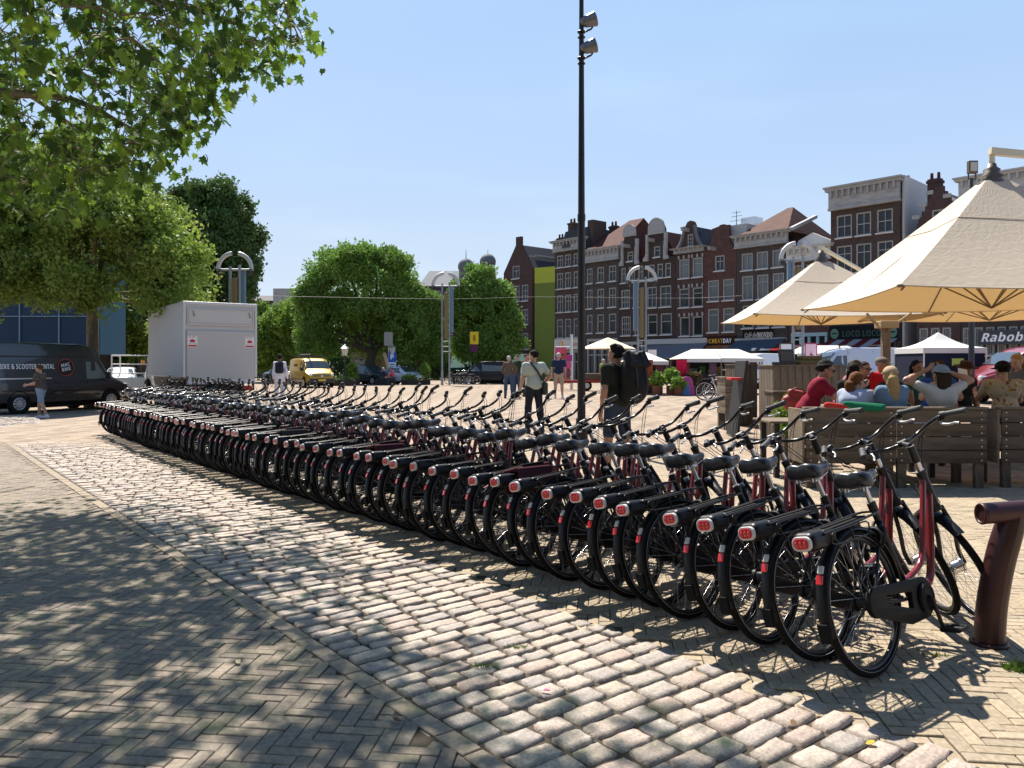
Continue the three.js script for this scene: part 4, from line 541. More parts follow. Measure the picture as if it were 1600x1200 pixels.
// lobes from the outline seen in the photograph: [px, py, rpx, rpy]
const lob = (x0, d, list) => list.map(([px, py, rx, ry, dz = 0, k = 1]) => [sx(px, d) - x0, sy(py, d), dz, rx / F * d, ry / F * d, rx / F * d * .95 * k]);
{
  let d = 68, x = sx(575, d); tree('largest round dark green tree in the middle distance, behind the cars', x, d, lob(x, d, [[565, 445, 72, 56], [512, 478, 42, 56, 1], [620, 470, 42, 58, -1], [545, 414, 48, 26, 1.5], [590, 412, 44, 25, 0], [500, 532, 30, 28, 1], [634, 515, 28, 42, 1], [565, 515, 56, 36, -1.5], [485, 500, 18, 32, 1], [645, 480, 18, 34, 0]]), { seed: 41, n: 3700, m: LM.mid, trunk: .42, fork: 3, bend: .5, R: .42, leaf: .24, floor: 2, group: 'trees along the square' });
  d = 70; x = sx(655, d); tree('small dark green tree between the big round tree and the banner masts', x, d, lob(x, d, [[655, 500, 36, 44], [668, 478, 24, 26, 1], [640, 530, 28, 28, 1], [675, 535, 22, 28, 1]]), { seed: 42, n: 1700, m: LM.mid, trunk: .25, R: .4, leaf: .24, group: 'trees along the square' });
  d = 72; x = sx(755, d); tree('round dark green tree in front of the gabled corner house', x, d, lob(x, d, [[758, 480, 44, 50], [735, 505, 32, 42, 1], [785, 500, 28, 44, 1], [752, 438, 26, 24, .5], [765, 540, 42, 22, 1], [722, 460, 16, 24, 1]]), { seed: 43, n: 3000, m: LM.mid, trunk: .3, R: .42, leaf: .25, floor: 1.9, group: 'trees along the square' });
  d = 78; x = sx(440, d); tree('light green tree right of the white truck, left of the big round tree', x, d, lob(x, d, [[450, 515, 40, 40], [470, 490, 28, 30, 1], [425, 535, 26, 34, 1], [480, 540, 26, 34, 1.5]]), { seed: 44, n: 2600, m: LM.bright, trunk: .25, R: .45, leaf: .27, floor: 1.4, group: 'trees along the square' });
  d = 82; x = sx(412, d); tree('light green low tree peeping out behind the right edge of the white truck', x, d, lob(x, d, [[412, 530, 18, 38], [405, 500, 14, 22]]), { seed: 45, n: 900, m: LM.bright, trunk: .2, R: .45, leaf: .27, group: 'trees along the square' });
  d = 44; x = sx(318, d); tree('tall dark green tree behind the white truck', x, d, lob(x, d, [[330, 390, 62, 80], [300, 330, 40, 50, -1], [345, 320, 36, 44, 0], [375, 410, 26, 56, 1], [300, 450, 60, 60, 1], [385, 455, 24, 34, 1], [270, 400, 45, 70, -1]]), { seed: 46, n: 4800, m: LM.dark, trunk: .4, fork: 3.4, R: .34, leaf: .2, floor: 2, gap: -.16, gf: 1.1 });
  d = 30; x = sx(143, d); tree('sunlit plane tree behind the black van with a bare straight trunk', x, d, lob(x, d, [[60, 330, 95, 105, 0, .8], [170, 390, 85, 85, 1, .7], [250, 400, 66, 72, .5, .8], [285, 430, 48, 52, 1], [110, 280, 80, 80, -.6, .8], [20, 420, 62, 42, .5], [205, 500, 40, 46, -4.5], [60, 440, 60, 34, .4], [120, 455, 36, 24, .8], [-20, 455, 40, 40, .5], [255, 470, 34, 34, -3], [195, 330, 60, 55, 0], [-50, 320, 90, 120, -1]]), { seed: 47, n: 7200, m: LM.plane, trunk: .21, fork: 4.6, R: .42, leaf: .15, leaves: 16, floor: 1.6, gap: .02, gf: 1.4, bark: planeBark });
  d = 52; x = sx(215, d); tree('light green bushy tree low behind the white truck and the plane tree', x, d, lob(x, d, [[200, 520, 40, 40], [175, 500, 24, 40], [232, 500, 30, 50]]), { seed: 48, n: 2200, m: LM.bright, trunk: .2, R: .34, leaf: .2, floor: .8 });
}
// far greenery closing the gaps under the trees
{
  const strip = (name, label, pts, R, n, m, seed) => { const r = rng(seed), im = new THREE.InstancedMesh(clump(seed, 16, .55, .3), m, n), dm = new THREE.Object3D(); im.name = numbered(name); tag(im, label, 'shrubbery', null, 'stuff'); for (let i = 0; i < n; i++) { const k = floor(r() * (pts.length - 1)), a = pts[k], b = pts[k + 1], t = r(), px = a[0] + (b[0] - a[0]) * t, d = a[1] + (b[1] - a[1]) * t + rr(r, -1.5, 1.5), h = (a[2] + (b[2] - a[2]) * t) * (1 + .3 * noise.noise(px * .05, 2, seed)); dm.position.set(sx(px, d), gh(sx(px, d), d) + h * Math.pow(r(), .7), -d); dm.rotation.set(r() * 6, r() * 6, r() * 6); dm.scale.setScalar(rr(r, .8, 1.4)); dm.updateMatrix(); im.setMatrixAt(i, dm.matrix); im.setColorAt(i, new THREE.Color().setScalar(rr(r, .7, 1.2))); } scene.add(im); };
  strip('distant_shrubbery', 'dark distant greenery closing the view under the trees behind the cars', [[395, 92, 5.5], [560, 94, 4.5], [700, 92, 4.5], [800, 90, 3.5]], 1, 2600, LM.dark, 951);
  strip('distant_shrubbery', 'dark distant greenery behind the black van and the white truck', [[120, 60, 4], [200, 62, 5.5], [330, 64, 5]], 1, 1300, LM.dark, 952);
}
// the plane tree whose branches hang into the picture at the top left; its trunk stands outside the frame
{
  const r = rng(77), t = thing('plane_tree', 'plane tree whose lobed leaves and branches hang in from the top left corner', 'tree', V(-7.6, 0, -7.2));
  const o = t.position;
  const leafGeo = (seed) => {                                               // five pointed lobes, folded along the veins
    const q = rng(seed), s = new THREE.Shape(), L = [[0, .04], [-.10, .0], [-.34, -.02], [-.27, .16], [-.5, .30], [-.28, .36], [-.33, .62], [-.14, .58], [0, 1], [.14, .58], [.33, .62], [.28, .36], [.5, .30], [.27, .16], [.34, -.02], [.10, .0]];
    L.forEach((p, i) => { const x = p[0] * rr(q, .88, 1.12), y = p[1] * rr(q, .92, 1.08); i ? s.lineTo(x, y) : s.moveTo(x, y); });
    const g = new THREE.ShapeGeometry(s), p = g.attributes.position; const c1 = rr(q, .1, .35), c2 = rr(q, .05, .3); for (let i = 0; i < p.count; i++) { const x = p.getX(i), y = p.getY(i); p.setZ(i, abs(x) * c1 - y * y * c2 + .05 * sin(x * 9)); }
    g.computeVertexNormals(); return norm(g);
  };
  const leaves = [0, 1, 2, 3, 4].map((i) => leafGeo(500 + i));
  const tonesL = [[.17, .28, .04], [.10, .18, .03], [.27, .40, .05], [.055, .105, .02]], lm = tonesL.map((c) => leafMat(c, .58));
  // silhouette seen in the photograph (right and lower outline of the hanging foliage)
  const outline = [[-400, -9000], [520, -9000], [440, 0], [470, 20], [478, 60], [498, 100], [470, 112], [430, 108], [400, 92], [380, 110], [375, 135], [350, 125], [330, 150], [345, 190], [320, 200], [298, 210], [306, 245], [270, 240], [262, 262], [235, 285], [200, 300], [175, 290], [150, 330], [120, 322], [90, 300], [60, 330], [30, 310], [-20, 330], [-400, 380]];
  const inside = (x, y) => { let c = false; for (let i = 0, j = outline.length - 1; i < outline.length; j = i++) { const a = outline[i], b = outline[j]; if ((a[1] > y) !== (b[1] > y) && x < (b[0] - a[0]) * (y - a[1]) / (b[1] - a[1]) + a[0]) c = !c; } return c; };
  const wood = [taperTube([V(0, -.1, 0), V(.1, 2, .05), V(.15, 4.4, -.1), V(.1, 7.5, 0), V(0, 11, .2)], [.36, .30, .27, .2, .08], 14, 24)];
  const clusters = [];
  let tries = 0;
  const sunx = SUN.x / SUN.y, sund = -SUN.z / SUN.y;
  while (clusters.length < 2000 && tries++ < 120000) {
    const gx = rr(r, -8.5, 1.6), gd = rr(r, 1.2, 9.6), h = 3.6 + 6.5 * Math.pow(r(), 1.2);
    // shade of the crown on the paving, with sun flecks between the sprays
    const edge = toST(gx, gd)[1]; const lim = gd > 7.6 ? -3.1 : gd > 5.2 ? -1.55 + .5 * noise.noise(gd * 2.1, 3, 1) : gd > 3.6 ? -1.75 : -1.2;
    if (edge > lim + .35 * noise.noise(gx * 1.1, gd * 1.1, 5)) continue;
    if (noise.noise(gx * .95 + 3, gd * .95, 1.5) + .4 * noise.noise(gx * 2.4, gd * 2.4, 8) < -.36) continue;
    const x = gx + sunx * h, d = gd + sund * h; if (d < 2.5) continue;
    const px = 800 + x / d * F, py = HZ - (h - EYE) / d * F;
    if (py > -200 && !inside(px + rr(r, -14, 14) + 260 / d * .34 * (py < 0 ? 2.4 : 1), max(1, py + 14))) continue;
    if (px > 0 && px < 520 && py > 0 && py < 330 && noise.noise(px / 52, py / 52, 4) < -.2) continue;
    clusters.push(V(x, h, -d));
  }
  // sprays placed on the outline itself so that its edge is leafy
  for (const [px, py] of outline) if (py > -10 && px > -40) for (let k = 0; k < 4; k++) { const d = rr(r, 7, 10.5); clusters.push(px3(px - 14 - r() * 28, py - 16 - r() * 26, d)); }
  for (let k = 0; k < 210; k++) { const px = rr(r, -30, 470), py = rr(r, 0, 300), d = rr(r, 7, 12); if (inside(px + 8, py + 16)) clusters.push(px3(px, py, d)); }
  // limbs: a few boughs from the trunk, each spray joined to the nearest bough by a twig
  const boughs = [[[0, 4.2, 0], [2.2, 5.6, -1.4], [3.6, 5.8, -2.2], [4.4, 5.6, -2.4]], [[.1, 5, 0], [1.4, 6.4, -3], [2.0, 6.3, -4.6], [2.4, 5.9, -5.4]], [[0, 5.4, 0], [2.6, 7.6, .8], [5.2, 8.6, 1.2], [7.4, 8.4, .8]], [[0, 6.2, 0], [2.2, 8.2, -2.8], [4.6, 9, -4.4], [6.2, 8.8, -5]], [[0, 4.6, 0], [-.2, 5.8, -3], [.1, 5.7, -4.8], [.4, 5.4, -6.0]], [[0, 7, 0], [2, 9.4, 2.4], [3.6, 10, 3.6]], [[0, 4.0, 0], [1.8, 5.0, -3.2], [2.1, 4.9, -3.8], [2.3, 4.8, -4.2]]].map((b) => b.map((p) => V(...p)));
  const nodes = []; for (const b of boughs) { wood.push(taperTube(b, [.13, .09, .055, .02], 8, 18)); const c = new THREE.CatmullRomCurve3(b); for (let i = 3; i <= 20; i++) nodes.push(c.getPoint(i / 20)); }
  const all = []; clusters.forEach((c) => { c.bd = 1e9; const p = c.clone().sub(o); for (const n of nodes) c.bd = min(c.bd, n.distanceTo(p)); }); clusters.sort((a, b) => a.bd - b.bd);
  clusters.forEach((c) => {
    const p = c.clone().sub(o); let best = nodes[0], bd = 1e9; for (const n of nodes) { const e = n.distanceTo(p); if (e < bd) { bd = e; best = n; } }
    if (bd < 1.6) { const m = best.clone().lerp(p, .5).add(V(.1 * (r() - .5) * bd, .16 * bd, .1 * (r() - .5) * bd)); wood.push(taperTube([best, m, p], [min(.016, .006 + bd * .008), .007, .003], 4, 6)); if (bd > .25) nodes.push(m); nodes.push(p); }
    const hi = HZ + (EYE - c.y) / -c.z * F < -60, n = (hi ? 9 : 5) + floor(r() * (hi ? 7 : 5)), R = rr(r, .16, hi ? .42 : .34);
    for (let i = 0; i < n; i++) { const q = V(r() - .5, r() - .6, r() - .5).multiplyScalar(2 * R); all.push({ p: p.clone().add(q), s: rr(r, .085, .165), rx: rr(r, .6, 2.6) + PI / 2, ry: r() * 2 * PI, rz: rr(r, -.6, .6), m: floor(r() * 4), g: floor(r() * 5) }); }
  });
  part('trunk', wood, planeBark, t);
  const inView = (l) => { const w = l.p.clone().add(o), d = -w.z; if (d < .5) return 1e9; const px = 800 + w.x / d * F, py = HZ - (w.y - EYE) / d * F; return px > 0 && px < 560 && py > 0 && py < 380 ? d / l.s : 1e6 + d; };
  all.forEach((l) => { l.k = inView(l); }); all.sort((a, b) => a.k - b.k);
  const dm = new THREE.Object3D(), put = (ob, l) => { ob.position.copy(l.p); ob.rotation.set(l.rx, l.ry, l.rz, 'YXZ'); ob.scale.setScalar(l.s); };
  all.slice(0, 300).forEach((l) => put(part('leaf', leaves[l.g], lm[l.m], t), l));
  const rest = all.slice(300); for (let g = 0; g < 5; g++) { const L = rest.filter((l) => l.g === g), im = new THREE.InstancedMesh(leaves[g], lm[1], L.length); im.name = 'foliage'; im.userData.kind = 'stuff'; L.forEach((l, i) => { put(dm, l); dm.updateMatrix(); im.setMatrixAt(i, dm.matrix); const c = tonesL[l.m], z = tonesL[1]; im.setColorAt(i, new THREE.Color().setRGB(c[0] / z[0], c[1] / z[1], c[2] / z[2])); }); t.add(im); }
}

// what stands behind the photographer: another plane tree and a row of brick fronts, both shading the scene from the open sky
tree('plane tree standing behind the photographer', 1.5, -6.5, [[0, 8.2, 0, 5.6, 3.4, 4.6], [-5, 7.6, 1.5, 4.2, 3, 4], [4.6, 7.8, 1, 4.2, 3, 4], [0, 9.8, 2, 4.6, 2.6, 4.4], [-2, 6.8, 3.5, 3.6, 2, 3]], { seed: 71, n: 5200, m: LM.plane, trunk: .32, fork: 4.2, R: .42, leaf: .24, floor: 4, gap: -.3, bark: planeBark });
for (let i = 0; i < 6; i++) {
  const w = 6.4, H = 13.5 + (i * 7 % 4), t = thing('canal_house', ['first', 'second', 'third', 'fourth', 'fifth', 'sixth'][i] + ' brick house from the left in the row behind the photographer', 'house', V(20 - i * 7.4, -.2, 15.5), PI, 'houses behind the photographer');
  part('wall', uvScale(box(w, H, 8, w / 2, H / 2, -4), .35), [wb.brown, wb.dark, wb.plum, wb.grey][i % 4], t); part('cornice', box(w + .2, .6, .5, w / 2, H - .3, .2), HM.trim, t); part('roof', ridgeRoof(w, 8, H, H + 2.5, .4, .4), HM.slate, t);
  for (let a = 0; a < 3; a++) for (let b = 0; b < 4; b++) { const q = part('window', box(1.1, 1.9, .12, 1.2 + a * 2, 2.4 + b * 3, .06), HM.trim, t); part('pane', box(.9, 1.7, .06, 1.2 + a * 2, 2.4 + b * 3, .11), HM.pane, q); }
}
// ---------- vehicles: x forward, y up, z to the vehicle's right; origin on the ground at mid length ----------
const paint = (c, o = {}) => phys(c, .32, .1, { clearcoat: 1, clearcoatRoughness: .06, ...o });
const VM = { glass: phys([.03, .04, .045], .04, 0, { clearcoat: 1, clearcoatRoughness: .02 }), trim: mat([.02, .02, .022], .55), tyre: mat([.02, .02, .02], .85), lamp: phys([.75, .77, .8], .08, .2, { clearcoat: 1 }), rim: mat([.5, .5, .5], .4, .7), rear: phys([.45, .01, .012], .15, 0, { clearcoat: 1 }), amber: phys([.8, .3, .02], .2, 0, { clearcoat: 1 }), plate: mat([.75, .55, .05], .5), under: mat([.012, .012, .012], .9) };
// sections: [x, yBottom, yBelt, yTop, halfWidthBottom, halfWidthBelt, halfWidthTop]
function loft(S) {
  const ring = (s) => { const [x, yb, ym, yt, wb2, wm, wt] = s, e = min(.07, (yt - ym) * .4 + .015); return [[wb2 * .86, yb], [wb2, yb + .07], [wm, yb + (ym - yb) * .45], [wm, ym - .03], [wm - .012, ym], [wt + .012, yt - e * 1.4], [wt - .02, yt - e * .5], [wt - .09, yt - .01], [wt * .5, yt + .008], [0, yt + .012]].map(([z, y]) => [x, y, z]); };
  const rows = S.map((s) => { const r = ring(s); return r.concat(r.slice(0, -1).reverse().map(([x, y, z]) => [x, y, -z])); }), n = rows[0].length, pos = rows.flat(2), ix = [];
  for (let i = 0; i < rows.length - 1; i++) for (let k = 0; k < n; k++) { const a = i * n + k, b = i * n + (k + 1) % n, c = a + n, d = b + n; ix.push(a, c, b, b, c, d); }
  for (const [row, f] of [[0, 0], [rows.length - 1, 1]]) for (let k = 1; k < n - 1; k++) { const o = row * n; ix.push(...(f ? [o, o + k + 1, o + k] : [o, o + k, o + k + 1])); }
  const g = new THREE.BufferGeometry(); g.setAttribute('position', new THREE.Float32BufferAttribute(pos, 3)); g.setIndex(ix); return toCreasedNormals(g, .55);
}
const secAt = (S, x) => { let i = 0; while (i < S.length - 2 && x > S[i + 1][0]) i++; const a = S[i], b = S[i + 1], t = (x - a[0]) / (b[0] - a[0]); return a.map((v, k) => v + (b[k] - v) * t); };
const sideZ = (S, x, y) => { const s = secAt(S, x); return y <= s[2] ? s[5] : s[5] + (s[6] - s[5]) * (y - s[2]) / max(.01, s[3] - s[2]); };
function sidePane(S, pts, k, out = .006, th = .012) { return slab(pts.map(([x, y]) => V(x, y, k * (sideZ(S, x, y) + out))), V(0, 0, -k * th)); }
function wheelSet(t, list, R, half, o = {}) {
  for (const [x, k] of list.flatMap((x) => [[x, 1], [x, -1]])) {
    const z = k * half, w = part('wheel', [torus(R - .09, .09, 10, 26, x, R, z).scale(1, 1, 1), cyl(R - .07, R - .07, .16, 26, x, R, z, PI / 2)], VM.tyre, t), rim = [cyl(R - .12, R - .12, .17, 22, x, R, z + k * .006, PI / 2)];
    part('rim', rim, VM.trim, w); const sp = []; for (let i = 0; i < 10; i++) { const a = i / 10 * 2 * PI; sp.push(box(R - .16, .045, .02, (R - .1) / 2, 0, 0).rotateZ(a).translate(x, R, z + k * .097)); } sp.push(torus(R - .135, .02, 6, 24, x, R, z + k * .095), cyl(.075, .075, .03, 14, x, R, z + k * .097, PI / 2)); part('wheel_trim', sp, o.rim || VM.rim, w);
    part('wheel_arch', [torus(R + .06, .028, 6, 22, x, R + .02, half * k + k * .055), cyl(R + .06, R + .06, .02, 26, x, R + .02, k * (half + .062), PI / 2)], VM.under, t);
  }
}
function vehicle(name, label, cat, x, d, yaw, S, o) {
  const t = thing(name, label, cat, GW(x, d), yaw); const body = part('body', loft(S), o.paint, t);
  part('underbody', box(S[S.length - 1][0] - S[0][0] - .5, .3, S[2][4] * 1.5, (S[0][0] + S[S.length - 1][0]) / 2, .32, 0), VM.under, t);
  wheelSet(t, o.axles, o.R || .33, o.half || S[2][4] - .065, o);
  for (const w of o.side || []) for (const k of [1, -1]) part(w.name || 'side_window', sidePane(S, w.pts, k, w.out), w.m || VM.glass, w.onBody ? body : t);
  for (const f of o.faces || []) part(f[0], slab(f[1].map((p) => V(...p)), V(...(f[3] || [.01, .01, 0]))), f[2], t);
  for (const b of o.boxes || []) part(b[0], b[2], b[1], t);
  return t;
}
const across = (x0, y0, w0, x1, y1, w1) => [[x0, y0, -w0], [x0, y0, w0], [x1, y1, w1], [x1, y1, -w1]];
function vanSections(L, H, Wd, nose) { const h = L / 2, w = Wd / 2; return [[-h, .45, 1.0, H - .22, w - .06, w - .03, w - .18], [-h + .06, .32, 1.05, H - .05, w - .02, w, w - .12], [-h + .6, .3, 1.06, H, w, w + .01, w - .1], [h - 2.2, .3, 1.06, H, w, w + .01, w - .1], [h - 1.75, .3, 1.06, H - .08, w, w + .01, w - .13], [h - 1.45, .3, 1.06, H - .25, w, w, w - .17], [h - .95, .3, 1.05, 1.28, w, w, w - .1], [h - .55, .3, 1.0, 1.10, w, w - .02, w - .12], [h - .14, .3, .86, .95, w - .06, w - .1, w - .22], [h, .36, .62, .70, w - .16, w - .18, w - .3]]; }
function van(label, x, d, yaw, c, o = {}) {
  const L = o.L || 5, H = o.H || 1.97, Wd = o.W || 1.92, S = vanSections(L, H, Wd), h = L / 2, w = Wd / 2, pm = paint(c, o.p);
  const t = vehicle(o.name || 'delivery_van', label, 'van', x, d, yaw, S, { paint: pm, axles: [-h + .95, h - .95], R: .33, rim: o.rim,
    side: [{ m: o.sideGlass, pts: [[h - 1.95, 1.12], [h - 1.08, 1.12], [h - 1.5, min(H - .34, 1.72)], [h - 1.95, min(H - .24, 1.74)]] }, ...(o.glazed ? [{ pts: [[-h + .3, 1.12], [h - 2.05, 1.12], [h - 2.05, H - .22], [-h + .3, H - .22]] }] : []), { name: 'door_seam', onBody: 1, m: VM.trim, out: .003, pts: [[h - 2.02, .42], [h - 2.0, .42], [h - 2.0, H - .16], [h - 2.02, H - .16]] }, { name: 'door_seam', onBody: 1, m: VM.trim, out: .003, pts: [[h - 3.2, .42], [h - 3.18, .42], [h - 3.18, H - .16], [h - 3.2, H - .16]] }, { name: 'side_strip', onBody: 1, m: VM.trim, out: .006, pts: [[-h + 1.4, .52], [h - 1.4, .52], [h - 1.4, .60], [-h + 1.4, .60]] }],
    faces: [['windscreen', across(h - .97, 1.285, w - .16, h - 1.44, H - .255, w - .25), VM.glass, [.03, .035, 0]], ['rear_window', across(-h - .008, 1.1, w - .2, -h + .02, H - .3, w - .3), VM.glass, [-.02, 0, 0]]],
    boxes: [['bumper', o.bump || VM.trim, [rbox(.22, .34, Wd - .26, .06, h - .09, .46, 0), rbox(.14, .3, Wd - .14, .05, -h + .02, .46, 0)]], ['grille', VM.trim, [rbox(.06, .15, 1.0, .02, h - .055, .755, 0)]], ['badge', M.alu, [cyl(.06, .06, .03, 14, h - .02, .765, 0, 0, PI / 2)]], ...[1, -1].map((k) => ['headlight', VM.lamp, [rbox(.3, .19, .22, .06, h - .22, .84, k * (w - .24))]]), ...[1, -1].map((k) => ['tail_light', VM.rear, [rbox(.05, .42, .13, .02, -h, 1.0, k * (w - .1))]]), ...[1, -1].map((k) => ['mirror', VM.trim, [rbox(.1, .26, .2, .04, h - 1.15, 1.24, k * (w + .12))]]), ['number_plate', VM.plate, [rbox(.03, .11, .5, .008, h + .03, .5, 0, 1)]], ...[1, -1].map((k) => ['wiper', VM.trim, [rod(V(h - 1.0, 1.28, k * .5), V(h - 1.3, 1.52, k * .1), .01)]])] });
  return { t, S, h, w, H, pm };
}
const yawTo = (dx, dd) => atan2(dd, dx);
{
  // dark rental van on the left (looking at its right side)
  const q = van('black high roof van with bike rental lettering and round logo, behind the walking man', -16.5, 28.0, yawTo(.40, .92), [.014, .015, .018], { L: 5.4, H: 2.38, W: 2.0, name: 'rental_van', p: { roughness: .28 }, sideGlass: phys([.16, .21, .19], .06, 0, { clearcoat: 1 }) }), { t, S, h, H } = q;
  const y0 = 1.40, y1 = 1.74;
  const deco = (nm, xa, xb, ya, yb, m) => { const z = (x, y) => sideZ(S, 0, y) + .014; part(nm, quad(V(xa, ya, z(xa, ya)), V(xb, ya, z(xb, ya)), V(xb, yb, z(xb, yb)), V(xa, yb, z(xa, yb))), m, t); };
  deco('lettering', -h + .28, h - 3.14, y0 - .04, y1 + .02, mat([1, 1, 1], .5, 0, { transparent: true, map: (() => textTex(1024, 160, (g, w, hh) => { g.clearRect(0, 0, w, hh); g.fillStyle = '#ececec'; g.font = 'bold 92px sans-serif'; g.textBaseline = 'middle'; const s = 'BIKE & SCOOTER RENTAL', m = g.measureText(s).width; g.save(); g.scale(w / m * .98, 1); g.fillText(s, 5, hh / 2); g.restore(); }))() }));
  deco('round_logo', h - 3.08, h - 2.42, 1.20, 1.86, mat([1, 1, 1], .5, 0, { transparent: true, map: textTex(256, 256, (g) => { g.clearRect(0, 0, 256, 256); g.strokeStyle = '#b5442f'; g.lineWidth = 9; g.beginPath(); g.arc(128, 128, 114, 0, 7); g.stroke(); g.fillStyle = '#151619'; g.beginPath(); g.arc(128, 128, 100, 0, 7); g.fill(); g.fillStyle = '#e6e6e6'; g.save(); g.translate(128, 128); g.rotate(-.2); g.font = 'bold 62px sans-serif'; g.textAlign = 'center'; g.fillText('MAC', 0, -14); g.fillText('BIKE', 0, 46); g.restore(); }) }));
  part('roof_rail', sidePane(S, [[-h + .3, H - .5], [h - 1.9, H - .5], [h - 1.9, H - .46], [-h + .3, H - .46]], 1, .02, .03), VM.trim, t); part('sliding_rail', sidePane(S, [[-h + .25, 1.14], [h - 3.3, 1.14], [h - 3.3, 1.18], [-h + .25, 1.18]], 1, .012, .02), M.alu, t);
  part('door_handle', [box(.2, .04, .04, h - 1.85, 1.02, 1.03), box(.2, .04, .04, h - 3.05, 1.02, 1.03)], VM.trim, t); part('antenna', rod(V(.3, H, 0), V(.25, H + .22, 0), .012), VM.trim, t);
  const rw = thing('traffic_barrier', 'low red and white striped barrier lying behind the black van', 'barrier', GW(-15.3, 29.6), yawTo(.40, .92)); for (let i = 0; i < 8; i++) part('stripe', rbox(.46, .2, .12, .03, i * .47 - 2, .22, -.2), i % 2 ? M.white : M.tailRed, rw);
}
{
  // white box truck seen from behind
  const hx = -2.96 / 5, hd = 4 / 5, W2 = 2.45, L = 5.4, Hb = 3.5, t = thing('box_truck', 'white box truck parked with its closed tail lift towards the row of bicycles', 'truck', GW(-11.05, 26.5), yawTo(hx, hd));
  const wm = mat([.47, .465, .45], .45, 0), y0 = .95;                         // origin: rear left corner; right side is +z
  part('box_body', rbox(L, Hb - y0, W2, .05, L / 2, (Hb + y0) / 2, W2 / 2), wm, t);
  part('corner_profile', [rbox(.09, Hb - y0 + .02, .09, .02, .02, (Hb + y0) / 2, .02), rbox(.09, Hb - y0 + .02, .09, .02, .02, (Hb + y0) / 2, W2 - .02), rbox(.1, .1, W2 + .06, .02, .02, Hb - .02, W2 / 2), rbox(L, .08, .06, .02, L / 2, Hb - .02, 0), rbox(L, .08, .06, .02, L / 2, y0 + .04, 0)], mat([.5, .5, .5], .4, .4), t);
  const tl = part('tail_lift', [rbox(.07, 1.78, W2 - .16, .02, -.045, .72 + .89 + .05, W2 / 2)], mat([.43, .425, .41], .45, 0), t); part('lift_edge', [box(.08, .16, W2 - .14, -.05, .80, W2 / 2)], mat([.42, .46, .54], .35, .4), tl); part('lift_handle', rbox(.03, .07, .34, .01, -.09, .86, W2 * .56), VM.trim, tl);
  const up = part('top_panel', [rbox(.05, .62, W2 - .2, .02, -.03, 2.98 + .05, W2 / 2)], wm, t); part('panel_frame', [box(.02, .015, W2 - .3, -.058, 3.28, W2 / 2), box(.02, .015, W2 - .3, -.058, 2.80, W2 / 2), box(.02, .5, .015, -.058, 3.04, .15), box(.02, .5, .015, -.058, 3.04, W2 - .15)], mat([.35, .35, .35], .5), up);
  part('latch', [.28, W2 - .28].map((z) => [rod(V(-.08, 3.22, z), V(-.08, 3.08, z + .03), .012), torus(.03, .008, 5, 12, 0, 0, 0).rotateY(PI / 2).translate(-.085, 3.06, z + .03)]), mat([.3, .15, .13], .5), up);
  const warn = mat([1, 1, 1], .5, 0, { map: textTex(128, 160, (g) => { g.fillStyle = '#d8d6d2'; g.fillRect(0, 0, 128, 160); g.fillStyle = '#b02028'; g.fillRect(8, 128, 112, 24); g.beginPath(); g.moveTo(30, 66); g.quadraticCurveTo(64, 30, 98, 66); g.lineTo(98, 92); g.lineTo(30, 92); g.fill(); g.fillRect(14, 10, 30, 5); g.fillRect(56, 10, 50, 5); g.fillStyle = '#8d8b88'; g.fillRect(14, 20, 80, 4); g.fillRect(14, 104, 100, 6); }) });
  for (const z of [.1, W2 - .42]) part('warning_sticker', quad(V(-.083, 1.98, z), V(-.083, 1.98, z + .32), V(-.083, 2.36, z + .32), V(-.083, 2.36, z)), warn, tl);
  part('chassis', [box(L + 1.2, .22, 1.0, L / 2 + .5, .68, W2 / 2), box(.1, .16, W2 - .2, -.02, .56, W2 / 2)], VM.under, t); for (const z of [.3, W2 - .3]) part('tail_light', rbox(.06, .14, .36, .02, -.06, .58, z), VM.rear, t);
  for (const [x, z] of [[1.4, .2], [1.4, W2 - .2], [L + .9, .2], [L + .9, W2 - .2]]) { const w = part('wheel', [torus(.31, .11, 10, 24, x, .42, z), cyl(.33, .33, .2, 22, x, .42, z, PI / 2)], VM.tyre, t); part('rim', cyl(.2, .2, .24, 18, x, .42, z, PI / 2), VM.rim, w); }
  const cab = [[L + .1, .5, 1.2, 2.3, .95, 1.0, .9], [L + .3, .5, 1.2, 2.4, 1.0, 1.02, .92], [L + 1.0, .5, 1.2, 2.38, 1.0, 1.02, .9], [L + 1.5, .5, 1.2, 1.75, 1, 1, .92], [L + 1.9, .5, 1.0, 1.15, .96, .95, .85]]; part('cab', loft(cab).translate(0, 0, W2 / 2), paint([.62, .62, .62]), t);
}
